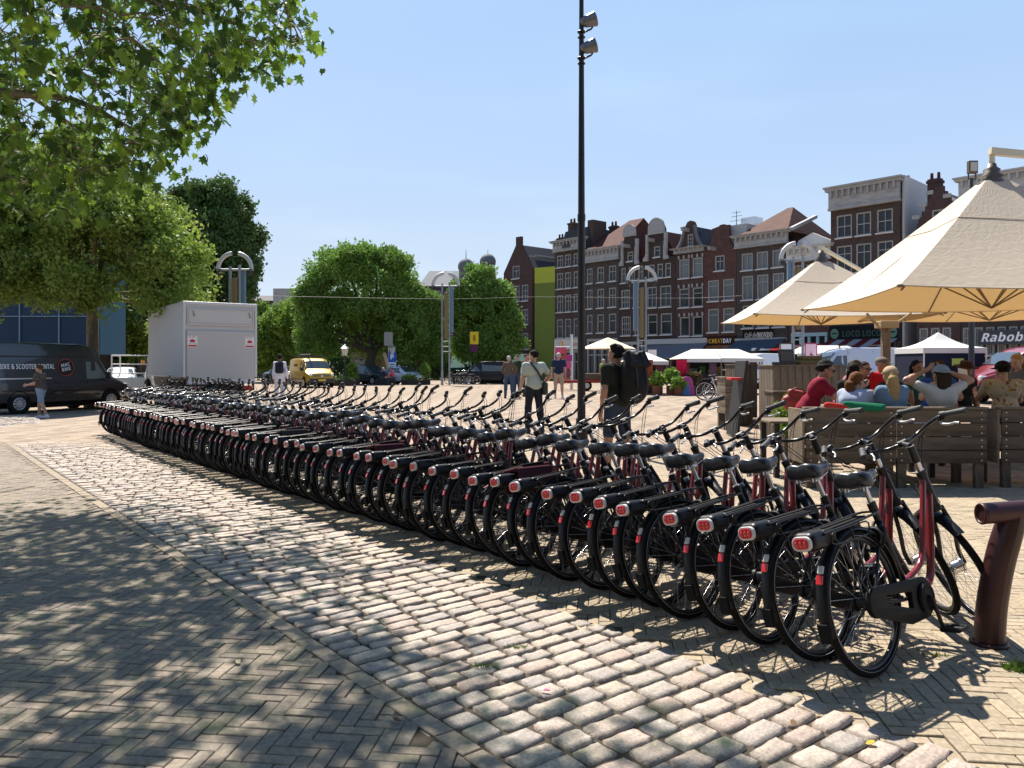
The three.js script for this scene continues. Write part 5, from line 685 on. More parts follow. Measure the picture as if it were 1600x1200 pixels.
{
  const vw = van('yellow van with black roof rack and dark grey bumper parked under the trees', sx(487, 54), 54, yawTo(.50, -.866), [.40, .25, .006], { L: 4.9, H: 1.95, W: 1.9, p: { clearcoat: .3, roughness: .45 } }); const { t, h, H } = vw;
  part('roof_rack', [box(2.9, .07, .06, -.5, H + .16, .72), box(2.9, .07, .06, -.5, H + .16, -.72), ...[-1.8, -1, -.2, .7].map((x) => box(.06, .06, 1.5, x, H + .15, 0)), ...[-1.8, -.2, .7].flatMap((x) => [box(.05, .16, .05, x, H + .06, .7), box(.05, .16, .05, x, H + .06, -.7)]), rod(V(-1.8, H + .24, .3), V(.9, H + .24, .3), .06)], VM.trim, t);
  part('cheek_sticker', sidePane(vw.S, [[-1.15, 1.4], [-.3, 1.4], [-.3, 1.58], [-1.15, 1.58]], 1, .006, .01), mat([.08, .06, .02], .6), t);
  van('black van with a red tail light parked in front of the green awnings', sx(764, 66), 66, yawTo(-1, .12), [.010, .010, .012], { L: 5, H: 1.95, glazed: 1, name: 'passenger_van', p: { clearcoat: .25, roughness: .5, specularIntensity: .5 } });
  van('white van with dark grille parked behind the tall wooden planters', sx(1178, 46), 46, yawTo(-.82, -.57), [.68, .69, .70], { L: 5.1, H: 2.05, rim: VM.rim });
  const sv = van('silver white van with roof bars parked behind the terrace guests', sx(1328, 38), 38, yawTo(-1, -.02), [.55, .57, .62], { L: 5.0, H: 2.12 }); part('roof_bar', [-1.2, .2].map((x) => [box(.06, .05, 1.5, x, sv.H + .12, 0), box(.05, .12, .05, x, sv.H + .06, .7), box(.05, .12, .05, x, sv.H + .06, -.7)]), VM.trim, sv.t); part('rear_glass', sidePane(sv.S, [[-2.35, 1.15], [-1.9, 1.15], [-1.95, 1.8], [-2.3, 1.75]], -1), VM.glass, sv.t);
  van('red minivan parked behind the terrace near the right edge', sx(1612, 27), 27, yawTo(-1, .05), [.22, .006, .012], { L: 4.4, H: 1.95, W: 1.85, glazed: 1, name: 'minivan' });
}
function sedan(label, x, d, yaw, c, o = {}) {
  const h = (o.L || 4.5) / 2, w = .9, H = o.H || 1.45, S = [[-h, .45, .75, .82, w - .14, w - .12, w - .25], [-h + .12, .3, .84, .98, w - .04, w - .03, w - .16], [-h + .75, .25, .88, 1.06, w, w, w - .16], [-h + 1.45, .24, .9, H - .06, w, w, w - .28], [-h + 2.0, .24, .9, H, w, w, w - .28], [-h + 2.6, .24, .9, H - .05, w, w, w - .27], [h - 1.15, .25, .88, .99, w, w, w - .14], [h - .5, .27, .8, .88, w, w - .03, w - .16], [h - .1, .3, .68, .74, w - .1, w - .12, w - .24], [h, .36, .52, .58, w - .24, w - .26, w - .34]];
  return vehicle('parked_car', label, 'car', x, d, yaw, S, { paint: paint(c), axles: [-h + .85, h - .85], R: .32, side: [{ pts: [[-h + 1.0, .95], [h - 1.75, .95], [-h + 2.62, H - .11], [-h + 1.5, H - .12]] }],
    faces: [['windscreen', across(h - 1.18, 1.01, w - .2, -h + 2.64, H - .07, w - .34), VM.glass, [.02, .035, 0]], ['rear_window', across(-h + .85, 1.1, w - .24, -h + 1.4, H - .1, w - .36), VM.glass, [-.01, .014, 0]]],
    boxes: [...[1, -1].map((k) => ['headlight', VM.lamp, [rbox(.3, .12, .26, .05, h - .28, .68, k * (w - .24))]]), ['grille', VM.trim, [rbox(.06, .2, .9, .02, h - .02, .46, 0)]], ...[1, -1].map((k) => ['mirror', VM.trim, [rbox(.1, .12, .18, .04, h - 1.6, 1.0, k * (w + .08))]]), ['number_plate', VM.plate, [rbox(.03, .1, .48, .008, h + .015, .42, 0, 1)]]] });
}
sedan('white saloon car parked beside the round tree', sx(628, 63), 63, yawTo(.80, -.6), [.68, .69, .70]);
sedan('dark green estate car with roof rails left of the white saloon', sx(576, 63), 63, yawTo(.80, -.6), [.012, .03, .03], { H: 1.56 });
sedan('dark car half hidden between the white truck and the yellow van', sx(447, 62), 62, yawTo(.7, -.7), [.03, .035, .045]);
sedan('pale blue white car behind the front of the black van', sx(192, 42), 42, yawTo(-.35, .94), [.50, .56, .62], { H: 1.5 });
{
  // flatbed with tubular rack left of the truck
  const d = 40, t = thing('works_trailer', 'small flatbed works trailer with white tubular rack and orange beacon left of the white truck', 'trailer', GW(sx(212, d), d), yawTo(-.3, .95)); const y = .6;
  part('bed', [rbox(2.6, .5, 1.8, .04, 0, .75, 0), box(3.2, .1, .1, .3, .45, 0)], paint([.5, .52, .54]), t); part('rack', [[-1.2, -.9], [1.2, -.9], [-1.2, .9], [1.2, .9]].map(([x, z]) => rod(V(x, .5, z), V(x, 2.1, z), .035)).concat([1.2, 1.65, 2.08].flatMap((yy) => [rod(V(-1.2, yy, -.9), V(1.2, yy, -.9), .03), rod(V(-1.2, yy, .9), V(1.2, yy, .9), .03), rod(V(-1.2, yy, -.9), V(-1.2, yy, .9), .03)])), M.whitePaint, t);
  const b = part('beacon', [cyl(.11, .09, .18, 12, -1.2, 1.75, .5)], VM.amber, t); wheelSet(t, [0], .3, .85); part('tow_bar', rod(V(1.6, .45, 0), V(2.2, .4, 0), .05), VM.trim, t);
}
// ---------- street furniture ----------
{
  const d = 14.6, x = sx(908.5, d), t = thing('floodlight_mast', 'tall black mast with two floodlights rising from behind the bicycles', 'mast', GW(x, d)), pm = mat([.012, .012, .014], .45, .3);
  part('pole', [cyl(.078, .066, 4.2, 18, 0, 2.1, 0), cyl(.064, .04, 4.3, 18, 0, 6.35, 0), cyl(.13, .1, .5, 18, 0, .25, 0), cyl(.075, .075, .12, 18, 0, 4.22, 0)], pm, t);
  for (const [py, s, n] of [[75, 1, 1], [34, .85, 0]]) {
    const y = sy(py, d), f = part('floodlight', [cyl(.10, .135, .20, 18, 0, 0, 0).rotateZ(-1.25).translate(.15, y, .03), cyl(.138, .138, .02, 18, 0, 0, 0).rotateZ(-1.25).translate(.25, y + .034, .03), ball(.1, .07, y - .02, .03, 1, 1, 1, 12, 8)], mat([.16, .16, .17], .4, .6), t);
    part('lens', cyl(.122, .122, .012, 18, 0, 0, 0).rotateZ(-1.25).translate(.262, y + .038, .03), M.lampGlass, f); part('bracket', [tube([[.02, y - .22, 0], [.12, y - .17, .0], [.2, y - .12, .0], [.17, y - .02, .1]], .018, 6, 10), torus(.062, .018, 6, 14).rotateX(PI / 2).translate(0, y - .2, 0), torus(.062, .012, 6, 14).rotateX(PI / 2).translate(0, y - .3, 0)], pm, f);
  }
}
{
  const d = 4.24, b = gnd(1551, 1006), t = thing('bollard_rail', 'dark red steel bicycle rail on a thick slanting post at the right edge', 'bike rack', V(b.x, 0, b.z)), rm = phys([.05, .011, .011], .45, .2, { clearcoat: .15, clearcoatRoughness: .4, map: rep(blotch, 1) });
  part('post', [taperTube([V(-.02, -.05, 0), V(-.005, .2, 0), V(.04, .45, 0), V(.10, .66, 0), V(.125, .74, -.01)], [.076, .075, .074, .074, .066], 18, 20)], rm, t); part('top_rail', [rod(V(-.075, .705, .03), V(1.6, .80, -.12), .056, .056, 20)], rm, t); part('rail_end', [cyl(.0575, .0575, .006, 20, 0, 0, 0, 0, PI / 2).translate(-.077, .705, .031), torus(.05, .008, 6, 20).rotateY(PI / 2).translate(-.08, .705, .031)], rm, t); part('post', [taperTube([V(1.68, -.05, -.14), V(1.665, .2, -.14), V(1.62, .45, -.13), V(1.56, .66, -.12), V(1.52, .78, -.115)], [.076, .075, .074, .074, .066], 18, 20)], rm, t); for (const [x, z] of [[-.02, 0], [1.68, -.14]]) part('base_ring', torus(.085, .012, 6, 22).rotateX(PI / 2).translate(x, .008, z), rm, t);
}
// grass tufts in the joints, a fallen petal
{
  const g = tag(thing('grass_tuft', 'small green grass tuft in the paving right of the dark red rail', 'grass'), null, null); const p0 = gnd(1592, 1046); const r = rng(9), bl = (cx, cz, n, h, R) => Array.from({ length: n }, () => { const a = r() * 7, q = R * sqrt(r()), x = cx + cos(a) * q, z = cz + sin(a) * q * .6, k = h * rr(r, .5, 1); return slab([V(x - .003, 0, z), V(x + .003, 0, z), V(x + rr(r, -.03, .03), k, z + rr(r, -.03, .03))], V(0, 0, .001)); });
  part('blades', bl(p0.x, p0.z, 170, .05, .075), LM.bright, g).userData.kind = 'stuff';
  const pt = gnd(853, 1083), f = thing('petal', 'tiny pink petal lying in a joint between the cobbles', 'petal', V(pt.x, .012, pt.z)); part('petal_leaf', [ball(.011, 0, .004, 0, 1, .35, .8, 10, 6), ball(.008, .012, .004, .006, 1, .4, .8, 8, 6)], phys([.62, .02, .16], .5, 0, {}), f); part('petal_tip', ball(.008, -.014, .004, -.004, 1.1, .4, .9, 8, 6), M.white, f);
}
[[752, 1042, 40, .03, .03, 'tiny weeds in a joint between the cobbles left of the pink petal'], [808, 1012, 40, .03, .035, 'small weeds between the cobbles above the pink petal'], [1330, 1030, 26, .03, .03, 'tiny green weeds in the shadow behind the nearest rear wheel'], [1465, 1025, 30, .03, .035, 'tiny green weeds in the brick joints under the pedal']].forEach(([px, py, n, h, R, l]) => { const p = gnd(px, py), r = rng(px), t = thing('weed', l, 'weeds', V(p.x, 0, p.z)); part('blades', Array.from({ length: n }, () => { const a = r() * 7, q = R * sqrt(r()), x = cos(a) * q * 1.6, z = sin(a) * q * .5, k = h * rr(r, .5, 1); return slab([V(x - .002, 0, z), V(x + .002, 0, z), V(x + rr(r, -.02, .02), k, z + rr(r, -.02, .02))], V(0, 0, .001)); }), LM.bright, t).userData.kind = 'stuff'; });
[[1360, 1166, .3, 'yellow fallen leaf on the cobbles at the bottom right'], [1240, 975 + 160, 1.4, 'brown fallen leaf on the cobbles below the nearest bicycle'], [372, 1038, 2, 'small pale fallen leaf on the herringbone bricks at the lower left'], [620, 1130, 2.6, 'dry brown leaf on the herringbone bricks near the border course']].forEach(([px, py, a, l], i) => { const p = gnd(px, py), t = thing('fallen_leaf', l, 'leaf', V(p.x, .016, p.z), a), g = new THREE.CircleGeometry(.016, 10).scale(1.3, .8, 1).rotateX(-PI / 2), q = g.attributes.position; for (let k = 0; k < q.count; k++) q.setY(k, .004 * sin(q.getX(k) * 90) + 4 * q.getZ(k) ** 2); g.computeVertexNormals(); part('blade', g, leafMat([[.45, .33, .03], [.16, .09, .04], [.36, .31, .2], [.14, .08, .04]][i], .2), t); part('stalk', rod(V(.018, .003, 0), V(.034, .005, .005), .0009), barkM, t); });
// twin banner masts with half ring tops
function bannerMast(label, px, d, yTop, o = {}) {
  const t = thing('banner_mast', label, 'mast', GW(sx(px, d), d), o.turn || 0, 'twin banner masts round the square'), H = sy(yTop, d) - gh(sx(px, d), d), k = H / 9, s = o.flip ? -1 : 1, pm = mat([.26, .28, .30], .5, .4), w = .28 * k;
  part('pole', [cyl(.075, .065, H - 1.1 * k, 12, -w, (H - 1.1 * k) / 2, 0), cyl(.1, .1, 1, 12, -w, .5, 0)], pm, t); part('pole', [cyl(.075, .065, H - 1.0 * k, 12, w, (H - k) / 2, 0)], pm, t);
  part('ochre_panel', rbox(.27 * k, 3.6 * k, .2, .03, .03 * s, H - 3.6 * k, .12), mat([.16, .12, .045], .6), t); part('blue_panel', rbox(.24 * k, 3.6 * k, .2, .03, (w + .2 * k) * s, H - 3.1 * k, -.1), mat([.11, .19, .26], .6), t);
  part('half_ring', [new THREE.TorusGeometry(.95 * k, .13 * k, 8, 30, PI * .46).rotateZ(PI * .54).translate(-.05 * k, H - 1.25 * k, 0), new THREE.TorusGeometry(.95 * k, .13 * k, 8, 30, PI * .44).translate(.05 * k, H - 1.25 * k, 0)], mat([.45, .46, .46], .5, .4), t);
  part('cross_bar', [rod(V(-1.1 * k, H - 1.3 * k, 0), V(1.1 * k, H - 1.3 * k, 0), .06), rod(V(-.9 * k, H - 1.75 * k, .05), V(-.9 * k, H - 1.3 * k, .05), .02)], pm, t); for (const q of [-1, 1]) part('spotlight', [cyl(.12 * k, .16 * k, .24 * k, 10, q * .9 * k, H - 1.5 * k, .05)], VM.trim, t); part('ladder_rung', [2.6, 3, 3.4].map((y) => rod(V(-w, y * k, 0), V(w, y * k, 0), .03)), pm, t);
  if (o.flags) { const fm = (pink) => mat([1, 1, 1], .8, 0, { map: textTex(96, 160, (g) => { g.fillStyle = pink ? '#f0c8d4' : '#e6e4e4'; g.fillRect(0, 0, 96, 160); g.strokeStyle = pink ? '#b03050' : '#3a3a40'; g.lineWidth = 7; g.strokeRect(4, 4, 88, 152); g.fillStyle = pink ? '#8c1f3c' : '#333'; g.beginPath(); g.moveTo(58, 50); g.lineTo(36, 86); g.lineTo(56, 92); g.lineTo(34, 118); g.lineTo(66, 84); g.lineTo(48, 78); g.closePath(); g.fill(); g.fillRect(24, 128, 48, 8); }) }); part('banner', box(.74 * k, 1.3 * k, .03, -w - .45 * k, 2.15 * k, .06), fm(0), t); part('banner', box(.74 * k, 1.3 * k, .03, w + .45 * k, 2.15 * k, .06), fm(o.pink), t); }
}
bannerMast('pair of thin grey masts with ochre and blue panels between the two right trees', 696.5, 58, 421);
bannerMast('pair of masts with half ring top and white banners before the dark gabled houses', 1003, 50, 411, { flags: 1, flip: 1 });
bannerMast('pair of masts with half ring top and pink banner left of the middle parasol', 1247, 40, 372, { flags: 1, pink: 1, flip: 1 });
bannerMast('mast with half ring top standing in front of the dark tree behind the white truck', 367, 36, 388);
// overhead tram wire
part('overhead_wire', [tube([px3(395, 462, 58), px3(690, 467, 58), px3(840, 464, 58), px3(1060, 466, 54), px3(1160, 462, 50)], .012, 4, 40)], VM.trim).userData = { label: 'thin dark overhead wire crossing in front of the trees and houses', category: 'wire' };
function lantern(label, px, d, py, green) { const t = thing('street_lantern', label, 'street lamp', GW(sx(px, d), d)), H = sy(py, d) - gh(sx(px, d), d); part('post', [cyl(.09, .05, H - .7, 10, 0, (H - .7) / 2, 0), cyl(.16, .1, .6, 10, 0, .3, 0)], VM.trim, t); const l = part('lamp_head', [cyl(.16, .3, .55, 6, 0, H - .42, 0)], phys([.55, .58, .55], .1, 0, { clearcoat: 1 }), t); part('lamp_cap', [cyl(.36, .06, .22, 8, 0, H - .05, 0), ball(.06, 0, H + .1, 0)], green || M.alu, l); }
lantern('old street lantern with glass head right of the yellow van', 539, 58, 541);
lantern('lantern with wide green cap beside the blue parking sign', 613, 64, 540, mat([.18, .24, .16], .6));
{ const d = 64, t = thing('parking_sign', 'blue and white parking sign on a grey post with an upper plate', 'sign', GW(sx(607, d), d)); part('post', rod(V(0, 0, 0), V(0, 4.1, 0), .045), M.alu, t); part('upper_plate', rbox(.7, 1.1, .05, .02, 0, 3.7, .06), mat([.30, .29, .28], .6), t); const p = part('plate', rbox(.62, 1.5, .05, .02, .32, 1.9, .07), mat([1, 1, 1], .5, 0, { map: textTex(64, 160, (g) => { g.fillStyle = '#e8e8e8'; g.fillRect(0, 0, 64, 160); g.fillStyle = '#2458b8'; g.fillRect(0, 0, 64, 90); g.fillStyle = '#fff'; g.font = 'bold 60px sans-serif'; g.fillText('P', 12, 66); g.fillStyle = '#444'; g.fillRect(10, 106, 44, 8); g.fillRect(10, 126, 34, 8); }) }), t); }
{ const d = 66, t = thing('yellow_banner', 'yellow and purple banner hanging beside the right round tree', 'banner', GW(sx(741, d), d)); part('post', rod(V(-.42, 0, 0), V(-.42, 4.7, 0), .04), VM.trim, t); part('cloth', box(.72, 1.05, .03, 0, 3.9, 0), mat([.62, .48, .03], .8), t); part('lower_cloth', box(.6, .6, .03, 0, 3.05, 0), mat([.10, .03, .08], .8), t); part('print', [box(.2, .5, .036, 0, 3.9, 0)], mat([.25, .16, .03], .8), t); }
{ const d = 26, t = thing('lamp_post', 'slim dark pole with square floodlight rising behind the large parasol', 'street lamp', GW(sx(1518, d), d)); const y = sy(262, d) - gh(sx(1518, d), d); part('pole', cyl(.1, .05, y - .35, 12, 0, (y - .35) / 2, 0), mat([.03, .035, .05], .5, .4), t); const l = part('lamp_head', rbox(.3, .42, .16, .02, 0, y, .05), mat([.09, .07, .05], .6), t); part('lens', box(.22, .3, .02, 0, y, .14), mat([.42, .40, .36], .3), l); part('bracket', [box(.03, .25, .04, -.12, y - .27, .03), box(.03, .25, .04, .12, y - .27, .03), box(.26, .03, .04, 0, y - .38, .03)], VM.trim, t); }
// planter boxes and bikes in front of the cars
const plank = (() => { const t = dataTex(256, 256, (u, v) => { const a = .68 + .55 * tileNoise(u * 1, v * 1, 3, 2, 31) + .28 * noise.noise(u * 5, v * 70, 3) + .10 * (R0() - .5); return [a, a * .96, a * .9]; }); return t; })();
const woodM = [[.155, .125, .10], [.175, .145, .115], [.135, .11, .09], [.165, .14, .12]].map((c) => mat(c, .82, 0, { map: plank, bumpMap: plank, bumpScale: .004 }));
const woodL = [[.27, .225, .175], [.30, .25, .20], [.25, .21, .17]].map((c) => mat(c, .85, 0, { map: plank, bumpMap: plank, bumpScale: .004 }));
function bush(name, parent, n, ext, seed, m, leaf = .09, R = .13) { const r = rng(seed), im = new THREE.InstancedMesh(clump(seed, 12, R, leaf), m, n), dm = new THREE.Object3D(); im.name = name; im.userData.kind = 'stuff'; for (let i = 0; i < n; i++) { const a = V(r() * 2 - 1, r() * 2 - 1, r() * 2 - 1); a.normalize().multiplyScalar(Math.pow(r(), .4)); dm.position.set(ext[0] + a.x * ext[3], ext[1] + a.y * ext[4], ext[2] + a.z * ext[5]); dm.rotation.set(r() * 6, r() * 6, r() * 6); dm.scale.setScalar(rr(r, .7, 1.2)); dm.updateMatrix(); im.setMatrixAt(i, dm.matrix); im.setColorAt(i, new THREE.Color().setScalar(rr(r, .7, 1.3))); } parent.add(im); return im; }
[[528, 57, 2.6, 'dark planter box in front of the yellow van', LM.dark, 0], [602, 60, 1.5, 'low planter box used as a seat before the dark green car', LM.dark, 0], [640, 60.5, 1.2, 'planter box with yellow green plants before the white saloon', LM.bright, 1], [551, 60, 1.0, 'planter with tall yellow green shrub between yellow van and dark green car', LM.bright, 2], [664, 62, .8, 'planter with a thin shrub right of the white saloon', LM.bright, 2]].forEach(([px, d, w, l, m, k], i) => { const t = thing('planter', l, 'planter', GW(sx(px, d), d)); part('box', [rbox(w, .4, .8, .04, 0, .2, 0)], mat([.06, .05, .045], .9), t); bush('foliage', t, k === 2 ? 90 : 60, k === 2 ? [0, 1.0, 0, .4, .7, .35] : [0, .45, 0, w * .45, k ? .25 : .12, .4], 800 + i, m, .16, .22); });
{ const d = 63, t = thing('flower_kiosk', 'cream coloured kiosk trailer with sloping side behind the dark green car', 'kiosk', GW(sx(577, 72), 72)); part('wall', slab([V(-1.7, .5, 0), V(1.9, .5, 0), V(1.2, 2.9, 0), V(-1.7, 2.9, 0)], V(0, 0, -2)), mat([.30, .28, .22], .8), t); part('window', box(1.0, .7, .06, -.9, 1.9, .03), VM.glass, t); part('drawing', tube([[.1, 1.6, .04], [.3, 2.2, .04], [.5, 1.7, .04], [.8, 2.3, .04], [1.0, 1.8, .04], [.7, 1.5, .04]], .03, 4, 24), VM.trim, t); part('wheel', cyl(.3, .3, .2, 14, .4, .3, .0, PI / 2), VM.tyre, t); }
// green awnings and shop fronts behind the right tree
for (const [a, b, y, l] of [[706, 738, 556, 'left green market awning behind the black van'], [760, 822, 553, 'right green market awning behind the black van']]) { const d = 74, t = thing('green_awning', l, 'awning', GW(sx(a, d), d)), w = (b - a) / F * d, h = sy(y, d) + .2; part('canvas', [slab([V(0, h, 0), V(w, h, 0), V(w, h - 1.1, 2), V(0, h - 1.1, 2)], V(0, .05, 0)), box(w, .25, .03, w / 2, h - 1.2, 2)], mat([.006, .062, .052], .8), t); part('post', [rod(V(.1, 0, 1.9), V(.1, h - 1.1, 1.9), .04), rod(V(w - .1, 0, 1.9), V(w - .1, h - 1.1, 1.9), .04), rod(V(.1, 0, 0), V(.1, h, 0), .04), rod(V(w - .1, 0, 0), V(w - .1, h, 0), .04)], VM.trim, t); part('counter', box(w - .3, .9, .8, w / 2, .45, .6), mat([.05, .04, .035], .9), t); }
// simple parked bicycles far away: the rental bicycle is not reused because these stand alone and differ
function cityBike(label, x, d, yaw, m, group) {
  const b = thing('city_bicycle', label, 'bicycle', GW(x, d), yaw, group);
  for (const wx of [0, 1.08]) { const w = part('wheel', torus(.33, .02, 6, 28, wx, .35, 0), M.rubber, b); part('rim', torus(.305, .012, 5, 24, wx, .35, 0), M.alu, w); const sp = []; for (let i = 0; i < 12; i++) { const a = i / 12 * 2 * PI; sp.push(rod(V(wx, .35, .02 - .04 * (i % 2)), V(wx + .3 * cos(a), .35 + .3 * sin(a), 0), .003, .003, 3, true)); } part('spokes', sp, M.steel, w); }
  part('frame', [rod(V(.42, .3, 0), V(.25, .85, 0), .018), rod(V(.42, .3, 0), V(.88, .72, 0), .02), rod(V(.28, .75, 0), V(.86, .85, 0), .018), rod(V(0, .35, .05), V(.42, .3, .03), .012), rod(V(0, .35, -.05), V(.28, .75, -.02), .01), rod(V(.86, .95, 0), V(.92, .62, 0), .02), rod(V(.92, .62, .04), V(1.08, .35, .05), .012), rod(V(.92, .62, -.04), V(1.08, .35, -.05), .012)], m, b);
  part('saddle', ball(.1, .24, .9, 0, 1.3, .4, .9, 10, 6), M.plastic, b); part('handlebar', tube([[.72, 1.1, -.28], [.86, 1.12, -.2], [.86, 1.05, 0], [.86, 1.12, .2], [.72, 1.1, .28]], .014, 6, 16), M.steel, b); part('mudguard', new THREE.TorusGeometry(.365, .018, 5, 18, 2.4).rotateZ(.3).translate(0, .35, 0), M.plastic, b); part('carrier', [box(.4, .02, .12, -.05, .78, 0), rod(V(-.2, .77, .05), V(0, .35, .06), .007)], M.black, b);
}
cityBike('silver bicycle parked in front of the pink cloth stall', sx(1096, 29), 28.5, -.25, M.alu); cityBike('dark red bicycle parked right of the silver one, before the white van', sx(1112, 29), 29.3, .3, mat([.2, .03, .03], .5));
{ const r = rng(61); [[700, 'leftmost'], [709, 'second'], [716, 'third'], [723, 'fourth']].forEach(([px, o]) => cityBike(o + ' of the dark bicycles parked left of the black van', sx(px, 62), 62 + r(), rr(r, -.9, .9), M.black, 'bicycles parked left of the black van')); cityBike('black bicycle leaning behind the woman in white', sx(424, 40), 40, .2, M.black); }
// ---------- market stalls ----------
const canvasW = phys([.74, .73, .71], .75, 0, { transmission: .25, thickness: 0, specularIntensity: .3 }), canvasB = phys([.60, .48, .30], .75, 0, { transmission: .3, thickness: 0 }), cloth = (c) => mat(c, .9);
function stall(label, px0, px1, d, yR, yE, o = {}) {
  const x0 = sx(px0, d), w = (px1 - px0) / F * d, g0 = gh(x0 + w / 2, d), t = thing('market_stall', label, 'market stall', V(x0, g0, -d)), R = sy(yR, d) - g0, E = sy(yE, d) - g0, D = 2.2, s = o.slope ?? .8;
  const n = o.bays || 1; for (let i = 0; i < n; i++) { const a = i * w / n, b = (i + 1) * w / n - .02, k0 = i ? 0 : s, r0 = a + k0, r1 = i === n - 1 ? b - s : b; part('canopy', [slab([V(a, E + .03 * sin(i), D / 2), V(b, E, D / 2), V(r1, R, 0), V(r0, R, 0)], V(0, .015, 0)), slab([V(b, E, -D / 2), V(a, E, -D / 2), V(r0, R, 0), V(r1, R, 0)], V(0, .015, 0)), box(b - a, .16, .012, (a + b) / 2, E - .07, D / 2 + .01)], canvasW, t); }
  part('end_canvas', [slab([V(w, E, D / 2 - .02), V(w, E, -D / 2), V(w - s, R - .01, 0)], V(.012, 0, 0)), slab([V(0, E, -D / 2), V(0, E, D / 2 - .02), V(s, R - .01, 0)], V(-.012, 0, 0))], canvasB, t);
  const posts = []; for (const x of [.08, w / 2, w - .08]) for (const z of [D / 2 - .06, -D / 2 + .06]) posts.push(rod(V(x, 0, z), V(x, E, z), .035)); posts.push(rod(V(s, R - .03, 0), V(w - s, R - .03, 0), .03), rod(V(0, E - .02, D / 2 - .05), V(w, E - .02, D / 2 - .05), .025)); part('frame', posts, woodL[0], t);
  part('table', [box(w - .3, .06, 1.4, w / 2, .85, -.1), box(w - .36, .8, .04, w / 2, .43, .55)], cloth(o.skirt || [.05, .045, .05]), t); part('back_wall', box(w - .2, E - .3, .03, w / 2, E / 2, -D / 2 + .1), cloth(o.back || [.035, .035, .04]), t);
  const r = rng(floor(px0)); for (let i = 0; i < floor(w / .35); i++) { const h = rr(r, .12, .4); part('ware', rbox(rr(r, .2, .32), h, rr(r, .2, .4), .03, .3 + i * .35, .88 + h / 2, rr(r, -.3, .35), 1), cloth([rr(r, .03, .4), rr(r, .03, .25), rr(r, .03, .2)]), t); }
  for (let i = 0; i < floor(w / .6); i++) if (r() < .8) part('hanging_cloth', rbox(rr(r, .28, .45), rr(r, .5, .9), .05, .02, .35 + i * .6, E - .55, D / 2 - .2, 1), cloth([rr(r, .02, .16), rr(r, .02, .08), rr(r, .02, .12)]), t);
  return { t, w, E, R, D };
}
stall('white roofed stall with beige gable right of the backpack man', 972, 1038, 36, 551, 565);
const st2 = stall('long white roofed stall hung with pink cloth', 1053, 1182, 36, 546, 561, { bays: 2, skirt: [.08, .05, .06] });
stall('white roofed stall behind the silver van', 1236, 1342, 52, 540, 553, { bays: 2 });
for (const [px, py, w, h, c, n] of [[1065, 562, .46, .95, [.62, .02, .07], 'bright pink cloth hanging at the left end of the long stall'], [1066, 590, .42, .5, [.40, .02, .06], 'darker pink cloth draped low beside the long stall'], [1015, 563, .30, 1.1, [.32, .06, .03], 'orange brown cloth hanging at the right end of the first stall']]) { const d = 34.2, t = thing('hanging_textile', n, 'textile', px3(px, py, d)); const sh = new THREE.PlaneGeometry(w, h, 14, 6), p = sh.attributes.position; for (let i = 0; i < p.count; i++) p.setZ(i, .05 * sin(p.getX(i) * 34) * (.6 - p.getY(i) / h)); sh.computeVertexNormals(); part('cloth', sh.translate(0, -h / 2, 0), mat(c, .9), t); part('hanger', rod(V(-w / 2, .01, 0), V(w / 2, .01, 0), .012), VM.trim, t); }
{ const d = 33.5, t = thing('surf_board', 'blue and magenta rounded board leaning under the pink cloth', 'board', GW(sx(1073, d), d)); const s = new THREE.Shape(); s.moveTo(-.26, 0); s.lineTo(-.26, .55); s.absarc(0, .55, .26, PI, 0, true); s.lineTo(.34, 0); s.closePath(); part('board', extr(s, .05, .01), mat([.32, .04, .20], .6), t); const s2 = new THREE.Shape(); s2.moveTo(-.25, .01); s2.lineTo(-.25, .35); s2.absarc(-.08, .35, .17, PI, 0, true); s2.lineTo(.12, .01); s2.closePath(); part('blue_field', extr(s2, .02).translate(0, 0, .055), mat([.03, .14, .35], .6), t); }
[[1027, 34, .55, .7, 'bright green potted plant left in the gap between two stalls'], [1050, 34, .5, .95, 'taller green potted plant at the left end of the long stall'], [1060, 33.5, .4, .4, 'small green plant on the ground under the pink cloth'], [1083, 34, .5, .7, 'dry brownish potted shrub right of the pink cloth']].forEach(([px, d, R, y, l], i) => { const t = thing('potted_plant', l, 'plant', GW(sx(px, d), d)); part('pot', cyl(.18, .24, .4, 12, 0, .2, 0), mat([.16, .07, .045], .9), t); bush('foliage', t, 70, [0, y * .6 + .25, 0, R * .5, R * .5, R * .4], 900 + i, i === 3 ? leafMat([.16, .12, .05]) : LM.bright, .16, .16); });
{ const d = 38, t = thing('market_parasol', 'beige market umbrella left of the backpack man', 'parasol', GW(sx(950, d), d)); part('canopy', new THREE.ConeGeometry(1.35, .55, 8, 1, true).translate(0, 2.35, 0), canvasB, t); part('pole', rod(V(0, 0, 0), V(0, 2.6, 0), .03), woodL[0], t); }
{ const d = 40, t = thing('market_trolley', 'flat market trolley with red chassis and plank bed behind the black mast', 'trolley', GW(sx(868, d), d)), w = 105 / F * d; part('bed', [rbox(w * .62, .3, 1.2, .03, w * .66, .72, 0)], woodM[2], t); part('chassis', [box(w, .14, .5, w / 2, .46, 0), box(w * .6, .12, 1.2, w * .66, .5, 0)], mat([.28, .02, .025], .6), t); for (const x of [w * .45, w * .92]) { const q = part('wheel', [torus(.2, .07, 8, 18, x, .26, .5), torus(.2, .07, 8, 18, x, .26, -.5)], VM.tyre, t); part('hub', [cyl(.14, .14, .1, 12, x, .26, .5, PI / 2)], VM.rim, q); } }
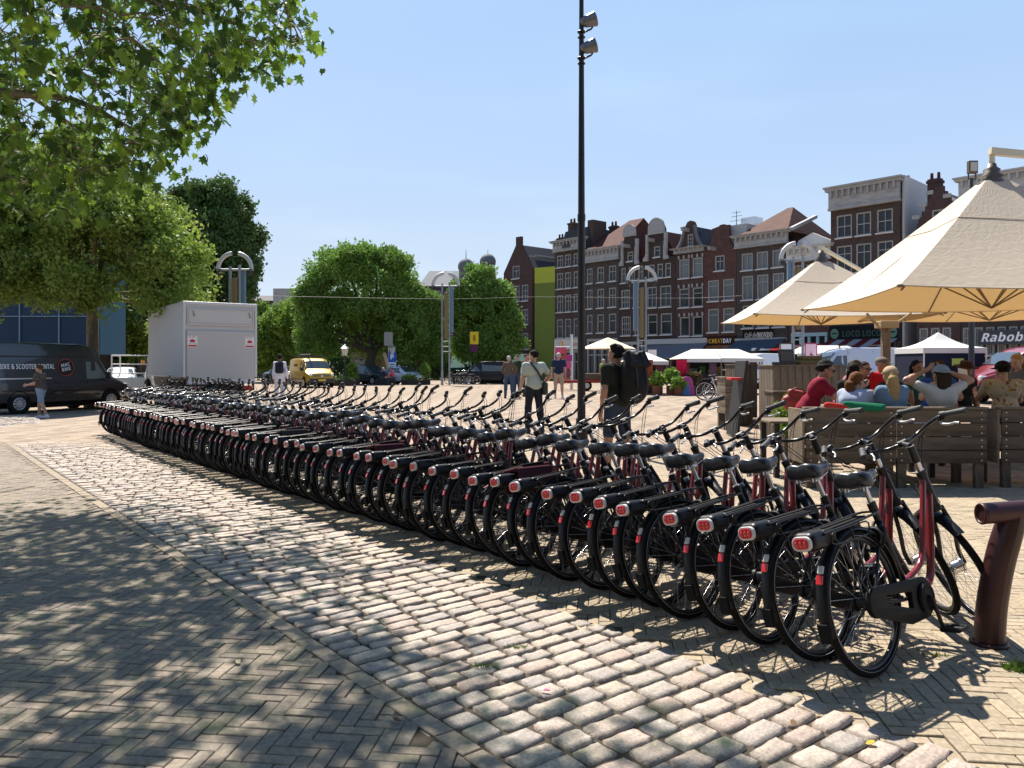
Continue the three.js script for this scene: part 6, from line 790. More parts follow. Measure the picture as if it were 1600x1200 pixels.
{ const d = 43, t = thing('shop_display', 'rack of pink and red goods on a grey frame left of the black mast', 'display rack', GW(sx(893, d), d)); part('frame', [rod(V(0, 0, 0), V(0, 3, 0), .09), rod(V(-.9, 0, 0), V(-.9, 2.4, 0), .04), rod(V(-.9, 2.3, 0), V(0, 2.3, 0), .04)], M.alu, t); const r = rng(91); for (let i = 0; i < 14; i++) part('ware', rbox(.3, .36, .1, .03, -.75 + (i % 3) * .32, .5 + floor(i / 3) * .4, .05 * r(), 1), cloth([rr(r, .2, .6), rr(r, .02, .12), rr(r, .05, .25)]), t); }
// ---------- people: one continuous body per person (smooth union of tapered limbs), clothes and hair as children ----------
function surfaceNet(prims, cell, K = 55, cut) {                             // prims: {a, b, r0, r1} capsules or {c, r} ellipsoids; cut(x, y, z, f) -> f
  const lo = V(1e9, 1e9, 1e9), hi = V(-1e9, -1e9, -1e9);
  for (const p of prims) { const R = p.c ? max(p.r.x, p.r.y, p.r.z) : max(p.r0, p.r1); for (const q of p.c ? [p.c] : [p.a, p.b]) { lo.min(q.clone().subScalar(R + cell * 2 + .03)); hi.max(q.clone().addScalar(R + cell * 2 + .03)); } }
  const nx = Math.ceil((hi.x - lo.x) / cell) + 1, ny = Math.ceil((hi.y - lo.y) / cell) + 1, nz = Math.ceil((hi.z - lo.z) / cell) + 1, S = new Float32Array(nx * ny * nz), m = .11;
  for (const p of prims) {
    const R = p.c ? max(p.r.x, p.r.y, p.r.z) : max(p.r0, p.r1), A = p.c || p.a, B = p.c || p.b;
    const i0 = max(0, floor((min(A.x, B.x) - R - m - lo.x) / cell)), i1 = min(nx - 1, Math.ceil((max(A.x, B.x) + R + m - lo.x) / cell)), j0 = max(0, floor((min(A.y, B.y) - R - m - lo.y) / cell)), j1 = min(ny - 1, Math.ceil((max(A.y, B.y) + R + m - lo.y) / cell)), k0 = max(0, floor((min(A.z, B.z) - R - m - lo.z) / cell)), k1 = min(nz - 1, Math.ceil((max(A.z, B.z) + R + m - lo.z) / cell));
    const dx = B.x - A.x, dy = B.y - A.y, dz = B.z - A.z, L2 = dx * dx + dy * dy + dz * dz || 1;
    for (let k = k0; k <= k1; k++) for (let j = j0; j <= j1; j++) for (let i = i0; i <= i1; i++) {
      const x = lo.x + i * cell - A.x, y = lo.y + j * cell - A.y, z = lo.z + k * cell - A.z; let d;
      if (p.c) { const q = sqrt((x / p.r.x) ** 2 + (y / p.r.y) ** 2 + (z / p.r.z) ** 2); d = (q - 1) * min(p.r.x, p.r.y, p.r.z) * (q > 1 ? 1.15 : 1); }
      else { const t = max(0, min(1, (x * dx + y * dy + z * dz) / L2)); d = sqrt((x - dx * t) ** 2 + (y - dy * t) ** 2 + (z - dz * t) ** 2) - (p.r0 + (p.r1 - p.r0) * t); }
      if (d < m) S[i + nx * (j + ny * k)] += Math.exp(-K * d);
    }
  }
  for (let n = 0; n < S.length; n++) S[n] = S[n] > 1e-9 ? -Math.log(S[n]) / K : .2;
  if (cut) for (let k = 0, n = 0; k < nz; k++) for (let j = 0; j < ny; j++) for (let i = 0; i < nx; i++, n++) if (S[n] < .08) S[n] = cut(lo.x + i * cell, lo.y + j * cell, lo.z + k * cell, S[n]);
  const id = new Int32Array(S.length).fill(-1), pos = [], ix = [], sx1 = nx, sxy = nx * ny, C = [0, 1, sx1, sx1 + 1, sxy, sxy + 1, sxy + sx1, sxy + sx1 + 1];
  for (let k = 0; k < nz - 1; k++) for (let j = 0; j < ny - 1; j++) for (let i = 0; i < nx - 1; i++) {
    const o = i + nx * (j + ny * k); let neg = 0; for (const c of C) if (S[o + c] < 0) neg++; if (!neg || neg === 8) continue;
    let X = 0, Y = 0, Z = 0, n = 0; for (let e = 0; e < 12; e++) { const [a, b] = EDG[e], va = S[o + C[a]], vb = S[o + C[b]]; if ((va < 0) === (vb < 0)) continue; const t = va / (va - vb); X += (a & 1) + ((b & 1) - (a & 1)) * t; Y += (a >> 1 & 1) + ((b >> 1 & 1) - (a >> 1 & 1)) * t; Z += (a >> 2) + ((b >> 2) - (a >> 2)) * t; n++; }
    id[o] = pos.length / 3; pos.push(lo.x + (i + X / n) * cell, lo.y + (j + Y / n) * cell, lo.z + (k + Z / n) * cell);
  }
  for (let k = 1; k < nz - 1; k++) for (let j = 1; j < ny - 1; j++) for (let i = 1; i < nx - 1; i++) {
    const o = i + nx * (j + ny * k), s = S[o] < 0;
    const q = (a, b, c, d, f) => { if (a < 0 || b < 0 || c < 0 || d < 0) return; f ? ix.push(a, b, c, a, c, d) : ix.push(a, c, b, a, d, c); };
    if (s !== S[o + 1] < 0) q(id[o], id[o - sx1], id[o - sx1 - sxy], id[o - sxy], !s);
    if (s !== S[o + sx1] < 0) q(id[o], id[o - sxy], id[o - sxy - 1], id[o - 1], !s);
    if (s !== S[o + sxy] < 0) q(id[o], id[o - 1], id[o - 1 - sx1], id[o - sx1], !s);
  }
  const g = new THREE.BufferGeometry(); g.setAttribute('position', new THREE.Float32BufferAttribute(pos, 3)); g.setIndex(ix); g.computeVertexNormals(); return norm(g);
}
const EDG = [[0, 1], [2, 3], [4, 5], [6, 7], [0, 2], [1, 3], [4, 6], [5, 7], [0, 4], [1, 5], [2, 6], [3, 7]];
const cap = (a, b, r0, r1 = r0) => ({ a, b, r0, r1 }), ell = (x, y, z, a, b, c) => ({ c: V(x, y, z), r: V(a, b, c) });
// a head, its centre half way up (eye level), facing +z
const headGeo = surfaceNet([ell(0, .035, -.012, .076, .088, .096), ell(0, -.02, .018, .064, .088, .07), ell(0, -.075, .042, .034, .034, .036), ell(0, .028, .066, .052, .016, .02), cap(V(0, .0, .088), V(0, -.034, .103), .008, .013), ell(0, -.058, .078, .022, .011, .014), ell(.079, -.012, -.006, .009, .03, .018), ell(-.079, -.012, -.006, .009, .03, .018), ell(.038, -.02, .058, .022, .02, .02), ell(-.038, -.02, .058, .022, .02, .02)], .0065, 130);
// a relaxed right hand: wrist at the origin, fingers towards -y, palm facing +x, thumb towards +z
const handGeo = (() => { const p = [cap(V(0, .02, 0), V(0, -.03, 0), .024, .024), cap(V(0, -.03, .02), V(0, -.085, .028), .017, .013), cap(V(0, -.03, -.016), V(0, -.08, -.024), .016, .012), cap(V(0, -.03, .002), V(0, -.088, .004), .017, .013)];
  [[.030, .046, .026, .018], [.011, .05, .03, .021], [-.009, .046, .028, .02], [-.027, .036, .022, .017]].forEach(([z, a, b, c], i) => { const s = V(.002, -.088 + abs(i - 1) * .004, z), e = s.clone().add(V(.014, -a, (i - 1.2) * -.003)), f = e.clone().add(V(.018, -b, 0)), h = f.clone().add(V(.016, -c, 0)); p.push(cap(s, e, .0098, .0088), cap(e, f, .0088, .008), cap(f, h, .008, .0066)); });
  p.push(cap(V(.004, -.022, .022), V(.014, -.055, .052), .014, .0112), cap(V(.014, -.055, .052), V(.022, -.085, .06), .011, .0086)); return surfaceNet(p, .0045, 320); })();
const skinM = [[.42, .235, .165], [.36, .19, .125], [.24, .12, .075], [.48, .29, .21]].map((c) => phys(c, .5, 0, {}));
const hairM = { black: mat([.010, .009, .008], .8), dark: mat([.026, .018, .012], .8), brown: mat([.06, .034, .018], .75), red: mat([.13, .05, .018], .75), blond: mat([.34, .235, .11], .75), grey: mat([.36, .35, .33], .6) };
const eyeM = mat([.03, .02, .015], .2), shoeW = mat([.62, .61, .6], .6), shoeD = mat([.03, .028, .026], .6);
const fold = dataTex(128, 128, (u, v) => .5 + .5 * tileNoise(u, v, 6, 4, 44));
const fab = (c, o = {}) => mat(c, .92, 0, { bumpMap: fold, bumpScale: .006, ...o });
const triUV = (g, k) => { const p = g.attributes.position, n = g.attributes.normal, u = g.attributes.uv; for (let i = 0; i < p.count; i++) { const ax = abs(n.getX(i)), az = abs(n.getZ(i)); u.setXY(i, (ax > az ? p.getZ(i) : p.getX(i)) * k, p.getY(i) * k); } return g; };
// o: h height, pose { lean, side, twist, head [yaw, pitch], armL/armR [upper fwd, upper out, lower fwd, lower out], legL/legR [thigh fwd, thigh out, shin fwd] }, seat (seat height)
function figure(label, pos, yaw, o) {
  const s = (o.h || 1.75) / 1.75, t = thing('person', label, 'person', pos, yaw), P = o.pose || {}, fem = o.fem ? .9 : 1, wide = (o.wide || 1) * fem, cell = o.cell || .02;
  const dir = (f, q, k) => V(k * sin(q * D2R), -cos(f * D2R) * cos(q * D2R), sin(f * D2R) * cos(q * D2R));
  const L = (P.lean || 0) * D2R, Sd = (P.side || 0) * D2R, up = V(sin(Sd), cos(L) * cos(Sd), sin(L) * cos(Sd)), tw = (P.twist || 0) * D2R, rt = V(cos(tw), 0, -sin(tw)), fw = rt.clone().cross(up).normalize();
  const hip = V(0, 0, 0), J = {}; const bl = (v, d, l) => v.clone().addScaledVector(d, l);
  J.hL = V(.085 * (o.fem ? 1.05 : 1), -.02, 0); J.hR = V(-J.hL.x, -.02, 0);
  for (const k of ['L', 'R']) { const q = P['leg' + k] || [2, 3, -2], g = k === 'L' ? 1 : -1; J['k' + k] = bl(J['h' + k], dir(q[0], q[1], g), .43); J['a' + k] = bl(J['k' + k], dir(q[2], q[3] ?? q[1] * .4, g), .42); J['t' + k] = J['a' + k].clone().add(V(.03 * g, -.055, .15)); J['f' + k] = J['a' + k].clone().add(V(0, -.055, -.035)); }
  J.waist = bl(hip, up, .14); J.chest = bl(hip, up, .33); J.neck = bl(hip, up, .50); J.crown = bl(hip, up, .50);
  for (const k of ['L', 'R']) { const g = k === 'L' ? 1 : -1, q = P['arm' + k] || [4, 9, 12, 4]; J['s' + k] = bl(hip, up, .445).addScaledVector(rt, g * .172 * wide); J['e' + k] = bl(J['s' + k], dir(q[0], q[1], g), .285); J['w' + k] = bl(J['e' + k], dir(q[2], q[3], g), .25); }
  const hy = (P.head || [0, 0])[0] * D2R + tw, hp = (P.head || [0, 0])[1] * D2R, hq = new THREE.Quaternion().setFromEuler(new THREE.Euler(hp + L * .35, hy, 0, 'YXZ')), hc = bl(J.neck, up.clone().lerp(UP, .5).normalize(), .135).addScaledVector(fw, .025);
  let low = min(J.fL.y, J.fR.y) - .028; const lift = o.seat ? (o.seat / s + .10) : -low; for (const k of Object.keys(J)) if (k !== 'crown') J[k].y += lift; hip.y += lift; hc.y += lift; t.scale.setScalar(s);
  const W2 = wide, belly = o.belly || 0;
  const torso = (e) => [cap(J.hL.clone().add(V(-.02, .05, -.01)), J.hR.clone().add(V(.02, .05, -.01)), .112 * fem + e, .112 * fem + e), cap(bl(hip, up, .05), J.waist, .118 * W2 + e, .108 * W2 + e), cap(bl(bl(J.waist, rt, .05 * W2), up, 0), bl(bl(J.waist, rt, -.05 * W2), up, 0), .095 + e), ...(belly ? [{ c: bl(bl(hip, up, .13), fw, .06), r: V(.13, .13, .1).multiplyScalar(1 + belly) }] : []), cap(bl(J.chest, rt, .075 * W2), bl(J.chest, rt, -.075 * W2), .105 + e), cap(bl(bl(J.chest, up, .075), rt, .085 * W2), bl(bl(J.chest, up, .075), rt, -.085 * W2), .088 + e), ...(o.fem ? [cap(bl(bl(J.chest, rt, .06), fw, .06), bl(bl(J.chest, rt, -.06), fw, .06), .062 + e)] : [])];
  const shoulder = (e) => ['L', 'R'].map((k) => cap(bl(bl(J.chest, up, .10), rt, (k === 'L' ? 1 : -1) * .09 * W2), J['s' + k], .062 + e, .053 + e));
  const arm = (k, e, f = 1) => f < 1 ? [cap(J['s' + k], J['s' + k].clone().lerp(J['e' + k], f), .052 + e, .047 + e)] : [cap(J['s' + k], J['e' + k], .05 + e, .038 + e), cap(J['e' + k], J['e' + k].clone().lerp(J['w' + k], .35), .039 + e, .038 + e), cap(J['e' + k].clone().lerp(J['w' + k], .35), J['w' + k], .037 + e, .026 + e)];
  const leg = (k, e, f = 2) => { const g = [cap(J['h' + k], f < 1 ? J['h' + k].clone().lerp(J['k' + k], f) : J['k' + k], .088 * (o.fem ? 1.03 : 1) + e, (f < 1 ? .068 : .054) + e)]; if (f > 1) g.push(cap(J['k' + k], J['k' + k].clone().lerp(J['a' + k], .3), .054 + e, .055 + e), cap(J['k' + k].clone().lerp(J['a' + k], .3), J['k' + k].clone().lerp(J['a' + k], (f - 1)), .055 + e, (f < 2 ? .045 : .04) + e)); return g; };
  const foot = (k, e) => [cap(J['f' + k], J['t' + k], .034 + e, .028 + e), cap(J['a' + k], J['f' + k], .038 + e, .036 + e)];
  const neckP = [cap(bl(J.neck, up, -.06), hc.clone().add(V(0, -.06, 0).applyQuaternion(hq)).addScaledVector(fw, -.02), .056 * (o.fem ? .88 : 1), .05 * (o.fem ? .88 : 1))];
  const sk = skinM[o.skin || 0], geos = [surfaceNet([...torso(-.012), ...shoulder(-.008), ...arm('L', 0), ...arm('R', 0), ...leg('L', 0), ...leg('R', 0), ...foot('L', 0), ...foot('R', 0), ...neckP], cell, 70)];
  geos.push(headGeo.clone().applyMatrix4(new THREE.Matrix4().compose(hc, hq, V(1, 1, 1).multiplyScalar(1.02))));
  for (const k of ['L', 'R']) { const g = k === 'L' ? 1 : -1, d = J['w' + k].clone().sub(J['e' + k]).normalize(), q = new THREE.Quaternion().setFromUnitVectors(V(0, -1, 0), d); const m = new THREE.Matrix4().compose(J['w' + k].clone().addScaledVector(d, .01), q, V(g > 0 ? -1 : 1, 1, 1)); const h = handGeo.clone().applyMatrix4(m); if (g > 0) { const ix = h.index.array; for (let i = 0; i < ix.length; i += 3) { const z = ix[i]; ix[i] = ix[i + 1]; ix[i + 1] = z; } h.computeVertexNormals(); } geos.push(h); }
  part('body', geos, sk, t);
  const hl = (x, y, z) => V(x, y, z).applyQuaternion(hq).multiplyScalar(1.02).add(hc);
  part('eye', [1, -1].map((k) => { const e = hl(k * .031, .005, .082); return ball(.0095, e.x, e.y, e.z, 1, .7, 1, 8, 6); }), eyeM, t);
  // clothes
  const sl = o.sleeve ?? .62, shirt = surfaceNet([...torso(.012), ...shoulder(.010), ...(sl > 0 ? (sl >= 1 ? [...arm('L', .011), ...arm('R', .011)] : [...arm('L', .014, sl), ...arm('R', .014, sl)]) : []), ...(o.hem ? [cap(bl(hip, up, .02), bl(hip, up, -o.hem), .15 * fem, .165 * fem)] : [])], cell * .9, 60, (x, y, z, f) => { const p = V(x, y, z).sub(hip); const v = p.dot(up); let r = max(f, (o.hem ? -o.hem : -.055) - v); const c = V(x, y, z).sub(J.neck); const nd = c.length() - .068; return v > .42 ? max(r, -nd) : r; });
  part(o.shirtName || 'shirt', triUV(shirt, 2.2), o.shirt, t);
  if (o.legs !== 'none') { const f = o.shorts ? .88 : 1.93, tr = surfaceNet([cap(J.hL.clone().add(V(-.02, .04, -.01)), J.hR.clone().add(V(.02, .04, -.01)), .118 * fem, .118 * fem), ...leg('L', .013, f), ...leg('R', .013, f)], cell * .9, 60, (x, y, z, g) => max(g, V(x, y, z).sub(hip).dot(up) - .10)); part(o.shorts ? 'shorts' : 'trousers', triUV(tr, 2.2), o.pants || fab([.04, .05, .08]), t); }
  for (const k of ['L', 'R']) part('shoe', surfaceNet(foot(k, .012), .014, 90), o.shoe || shoeD, t);
  // hair
  const hs = o.hair || 'short', hm = hairM[o.hairC || 'dark']; const H = [ell(0, .042, -.018, .086, .094, .104)]; let K = 90, hcut = (x, y, z, f) => max(f, min(z - .036 - (y - .05) * .55, .105 - y), z > .022 && y < .05 ? .02 : -1, y < -.03 && hs === 'short' ? .02 : -1, hs === 'short' && y < .0 && z > -.02 ? .02 : -1);
  if (hs === 'curly') { for (let i = 0; i < 46; i++) { const a = i * 2.4, y = -.03 + .155 * ((i * .618) % 1), rr2 = .088 * sqrt(max(.02, 1 - ((y - .03) / .105) ** 2)); H.push(ell(cos(a) * rr2, y, sin(a) * rr2 * 1.1 - .02, .019, .018, .019)); } K = 140; }
  if (hs === 'long') { H.push(ell(0, -.06, -.07, .082, .13, .05), ell(.02, -.18, -.085, .075, .12, .038), ell(-.02, -.24, -.085, .06, .10, .032)); for (let i = 0; i < 9; i++) H.push(cap(V(-.07 + i * .0175, 0, -.09), V(-.06 + i * .015, -.26 - .05 * ((i * 7) % 3), -.10), .016, .008)); K = 110; }
  if (hs === 'tail') { H.push(cap(V(0, .02, -.105), V(.01, -.06, -.135), .035, .04), cap(V(.01, -.06, -.135), V(.005, -.27, -.115), .04, .018)); for (let i = 0; i < 9; i++) { let p = V(-.045 + i * .011, -.03, -.145); for (let q = 1; q < 6; q++) { const e = V(-.05 + i * .0125 + .018 * sin(q * 2.1 + i * 1.7), -.03 - q * .055 - .012 * (i % 3), -.135 - .016 * cos(q * 1.9 + i)); H.push(cap(p, e, .0125, .0105)); p = e; } } }
  if (hs === 'bun') H.push(ell(0, .09, -.11, .042, .042, .042));
  const strands = (g) => { const p = g.attributes.position, n = g.attributes.normal; for (let i = 0; i < p.count; i++) { const x = p.getX(i), y = p.getY(i), z = p.getZ(i), k = .0055 * noise.noise(x * 95, y * 13, z * 95) + .003 * noise.noise(x * 40, y * 30, z * 40); p.setXYZ(i, x + n.getX(i) * k, y + n.getY(i) * k, z + n.getZ(i) * k); } g.computeVertexNormals(); return g; };
  if (hs !== 'none') part('hair', strands(surfaceNet(H, .0075, K, hcut)).applyMatrix4(new THREE.Matrix4().compose(hc, hq, V(1.02, 1.02, 1.02))), hm, t);
  if (o.cap) { const c = part('cap', [surfaceNet([ell(0, .052, -.014, .094, .09, .11)], .009, 90, (x, y, z, f) => max(f, .045 - y)), rbox(.15, .012, .09, .005, 0, .05, (o.capBack ? -1 : 1) * .12, 1)].map((g) => g.applyMatrix4(new THREE.Matrix4().compose(hc, hq, V(1.02, 1.02, 1.02)))), o.cap, t); }
  if (o.hat) part('hat', [cyl(.185, .18, .012, 20, 0, .055, -.01), cyl(.10, .085, .09, 18, 0, .10, -.01)].map((g) => g.applyMatrix4(new THREE.Matrix4().compose(hc, hq, V(1, 1, 1)))), o.hat, t);
  if (o.glasses) part('glasses', [...[1, -1].map((k) => rbox(.05, .034, .008, .004, k * .033, .003, .096, 1)), box(.03, .006, .006, 0, .008, .099), ...[1, -1].map((k) => box(.005, .006, .1, k * .075, .01, .045))].map((g) => g.applyMatrix4(new THREE.Matrix4().compose(hc, hq, V(1.03, 1.03, 1.03)))), VM.trim, t);
  return { t, J, s, hc, up, rt, fw, bl };
}
function backpack(q, m, big, off = 0) {                                     // worn thing: carried by the person, so a thing of its own
  const b = thing('backpack', '', 'backpack', q.t.position.clone(), q.t.rotation.y); b.scale.copy(q.t.scale); const c = q.bl(q.bl(q.J.chest, q.fw, -.19), q.rt, off);
  if (big) { const e = (x, y, z, p, q2, r) => ell(c.x + x, c.y + y, c.z + z, p, q2, r); part('sack', surfaceNet([e(0, -.02, -.02, .17, .24, .13), e(.02, -.2, -.03, .165, .15, .14), e(-.02, .16, -.02, .175, .16, .13), e(.0, -.12, -.13, .13, .14, .07), e(.1, .02, -.06, .09, .2, .1), e(-.1, -.05, -.06, .09, .22, .1)], .012, 60), m, b); part('flap_folds', surfaceNet(Array.from({ length: 14 }, (_, i) => cap(V(c.x - .17 + i * .025, c.y + .17 + .02 * sin(i * 2.1), c.z - .14), V(c.x - .15 + i * .023, c.y + .30 + .03 * sin(i * 1.7), c.z - .03 + .05 * cos(i * 2.3)), .024, .03)), .011, 80), m, b); part('buckle_strap', [tube([V(c.x + .08, c.y + .25, c.z - .12), V(c.x + .08, c.y + .05, c.z - .185), V(c.x + .08, c.y - .1, c.z - .2)], .01, 5, 12), tube([V(c.x - .08, c.y + .25, c.z - .12), V(c.x - .08, c.y + .05, c.z - .185), V(c.x - .08, c.y - .1, c.z - .2)], .01, 5, 12)], VM.trim, b); }
  else part('sack', [rbox(.28, .40, .14, .06, c.x, c.y - .03, c.z + .04, 4), rbox(.22, .2, .05, .02, c.x, c.y - .1, c.z - .04, 3)], m, b);
  part('strap', [-1, 1].map((k) => tube([q.bl(q.bl(q.J.chest, q.rt, k * .10), q.fw, -.12).add(V(0, .06, 0)), q.bl(q.bl(q.J.chest, q.rt, k * .11), q.up, .19), q.bl(q.bl(q.J.chest, q.rt, k * .12), q.fw, .13).add(V(0, .05, 0)), q.bl(q.bl(q.J.chest, q.rt, k * .15), q.fw, .02).add(V(0, -.12, 0))], .017, 6, 16)), m, b); return b;
}
const shirtTex = (bg, blobs) => textTex(256, 256, (g, w) => { g.fillStyle = bg; g.fillRect(0, 0, w, w); const r = rng(15); for (let i = 0; i < 46; i++) { g.fillStyle = blobs[floor(r() * blobs.length)]; g.beginPath(); const x = r() * w, y = r() * w, a = rr(r, 8, 22); for (let k = 0; k < 9; k++) { const t = k / 9 * 7; g.lineTo(x + cos(t) * a * rr(r, .5, 1), y + sin(t) * a * rr(r, .5, 1)); } g.fill(); } });
const rep2 = (t) => { t.wrapS = t.wrapT = THREE.RepeatWrapping; return t; };
const at = (px, d) => GW(sx(px, d), d);
{
  // walkers on the square
  figure('man in grey patterned tee and denim shorts walking left past the black van', at(64, 23.6), -PI / 2 - .1, { h: 1.66, shirt: fab([1, 1, 1], { map: rep2(shirtTex('#4d4844', ['#5d5650', '#3d3936', '#6a625c'])) }), shorts: 1, pants: fab([.20, .27, .36]), shoe: shoeW, hairC: 'brown', belly: .12, pose: { lean: 4, head: [4, 8], legL: [-14, 3, -24], legR: [16, 3, 4], armL: [10, 8, 80, -6], armR: [14, 8, 85, -8] }, cell: .018 });
  const w1 = figure('woman dressed in white with a black backpack walking away right of the truck', at(437, 27), PI + .2, { h: 1.7, fem: 1, skin: 2, shirt: fab([.70, .69, .74]), hem: .12, sleeve: 1, pants: fab([.68, .66, .70]), hair: 'bun', hairC: 'black', shoe: shoeD, pose: { legL: [12, 3, -6], legR: [-12, 3, -26], armR: [-14, 14, 6, 10] }, cell: .018 });
  tag(backpack(w1, mat([.02, .022, .03], .7), 0), 'small black backpack worn by the woman in white');
  const w2 = figure('man in pale green polo shirt with cross body bag seen from behind', at(834, 16.9), PI + .42, { h: 1.80, wide: 1.12, belly: .1, shirt: fab([.40, .45, .40]), pants: fab([.02, .024, .035]), hairC: 'black', pose: { head: [34, 0], armL: [-8, 16, 14, 8], armR: [-26, 30, 42, -26], legL: [4, 4, 0], legR: [-4, 5, -8] }, cell: .015 });
  { const J = w2.J, q = w2, b = tag(thing('shoulder_bag', 'black shoulder bag with long strap across the pale green polo shirt', 'bag', w2.t.position.clone(), w2.t.rotation.y)); b.scale.copy(w2.t.scale); const p = q.bl(q.bl(q.J.waist, q.rt, -.20), q.fw, -.06).add(V(0, -.18, 0)); part('pouch', rbox(.11, .26, .24, .035, p.x, p.y, p.z, 3), mat([.018, .018, .02], .6), b); part('strap', [tube([p.clone().add(V(0, .12, -.06)), q.bl(q.bl(q.J.waist, q.rt, -.13), q.fw, -.145), q.bl(q.bl(q.J.chest, q.rt, -.01), q.fw, -.148), q.bl(q.bl(q.bl(q.J.chest, q.rt, .08), q.up, .13), q.fw, -.10), q.bl(q.bl(q.J.chest, q.rt, .10), q.up, .19), q.bl(q.bl(q.J.chest, q.rt, .06), q.fw, .12)], .02, 6, 30).applyMatrix4(new THREE.Matrix4())], mat([.015, .015, .017], .6), b); }
  figure('grey haired woman in brown top and blue jeans with hands on hips', at(795, 30.8), PI - .2, { h: 1.68, fem: 1, shirt: fab([.12, .085, .06]), sleeve: 1, pants: fab([.05, .075, .14]), hair: 'short', hairC: 'grey', pose: { armL: [-18, 26, 24, -30], armR: [-10, 34, 20, -28], legL: [0, 5, -2], legR: [3, 5, 0] } });
  figure('man in dark green shirt and jeans behind the grey haired woman', at(808, 35), -.5, { h: 1.76, shirt: fab([.02, .05, .03]), pants: fab([.05, .07, .12]), hairC: 'brown' });
  figure('person in brown jacket half hidden behind the man in the pale green polo', at(822, 32.5), .8, { h: 1.78, shirt: fab([.20, .13, .09]), sleeve: 1, pants: fab([.03, .03, .035]), hairC: 'brown' });
  figure('man with grey hair in navy shirt and beige shorts standing left of the mast', at(873, 30.7), PI - .1, { h: 1.8, wide: 1.08, shirt: fab([.018, .028, .065]), shorts: 1, pants: fab([.36, .27, .20]), shoe: shoeW, hairC: 'grey', pose: { armL: [6, 16, 26, 2], armR: [0, 12, 12, 2], legL: [0, 5, -2], legR: [2, 5, 0] } });
  figure('person in yellow green top far behind the market trolley', at(943, 42), .3, { h: 1.66, fem: 1, shirt: fab([.42, .45, .10]), hairC: 'grey', pants: fab([.35, .35, .36]) });
  const w3 = figure('man in dark olive tee carrying a large black backpack, right of the mast', at(964, 10.7), PI + .55, { h: 1.81, wide: 1.05, skin: 1, shirt: fab([.022, .024, .020]), shorts: 1, pants: fab([.035, .05, .085]), hair: 'curly', hairC: 'black', shoe: shoeD, pose: { head: [22, -2], armL: [-10, 13, 8, 5], armR: [10, 8, 55, 0], legL: [6, 3, 0], legR: [-6, 3, -10] }, cell: .013 });
  tag(backpack(w3, phys([.009, .009, .010], .7, 0, { specularIntensity: .5 }), 1, -.10), 'large bulging black backpack worn by the man in dark olive');
  figure('person in dark blue jacket sitting on a planter before the dark green car', at(594, 58), 1.9, { h: 1.72, seat: .5, shirt: fab([.02, .03, .06]), sleeve: 1, hairC: 'grey', pose: { lean: 24, legL: [80, 8, 0], legR: [80, 8, 0], armL: [40, 6, 60, 0], armR: [40, 6, 60, 0] }, cell: .025 });
  figure('person in pink top sitting on a planter before the white saloon', at(615, 58), -1.7, { h: 1.68, fem: 1, seat: .5, shirt: fab([.38, .08, .14]), sleeve: 1, hairC: 'brown', pose: { lean: 14, legL: [80, 8, 0], legR: [80, 8, 0], armL: [30, 6, 60, 0], armR: [30, 6, 60, 0] }, cell: .025 });
  figure('person in white shirt standing far away right of the white saloon', at(662, 64), .4, { h: 1.7, shirt: fab([.5, .5, .5]), hairC: 'dark', cell: .025 });
}
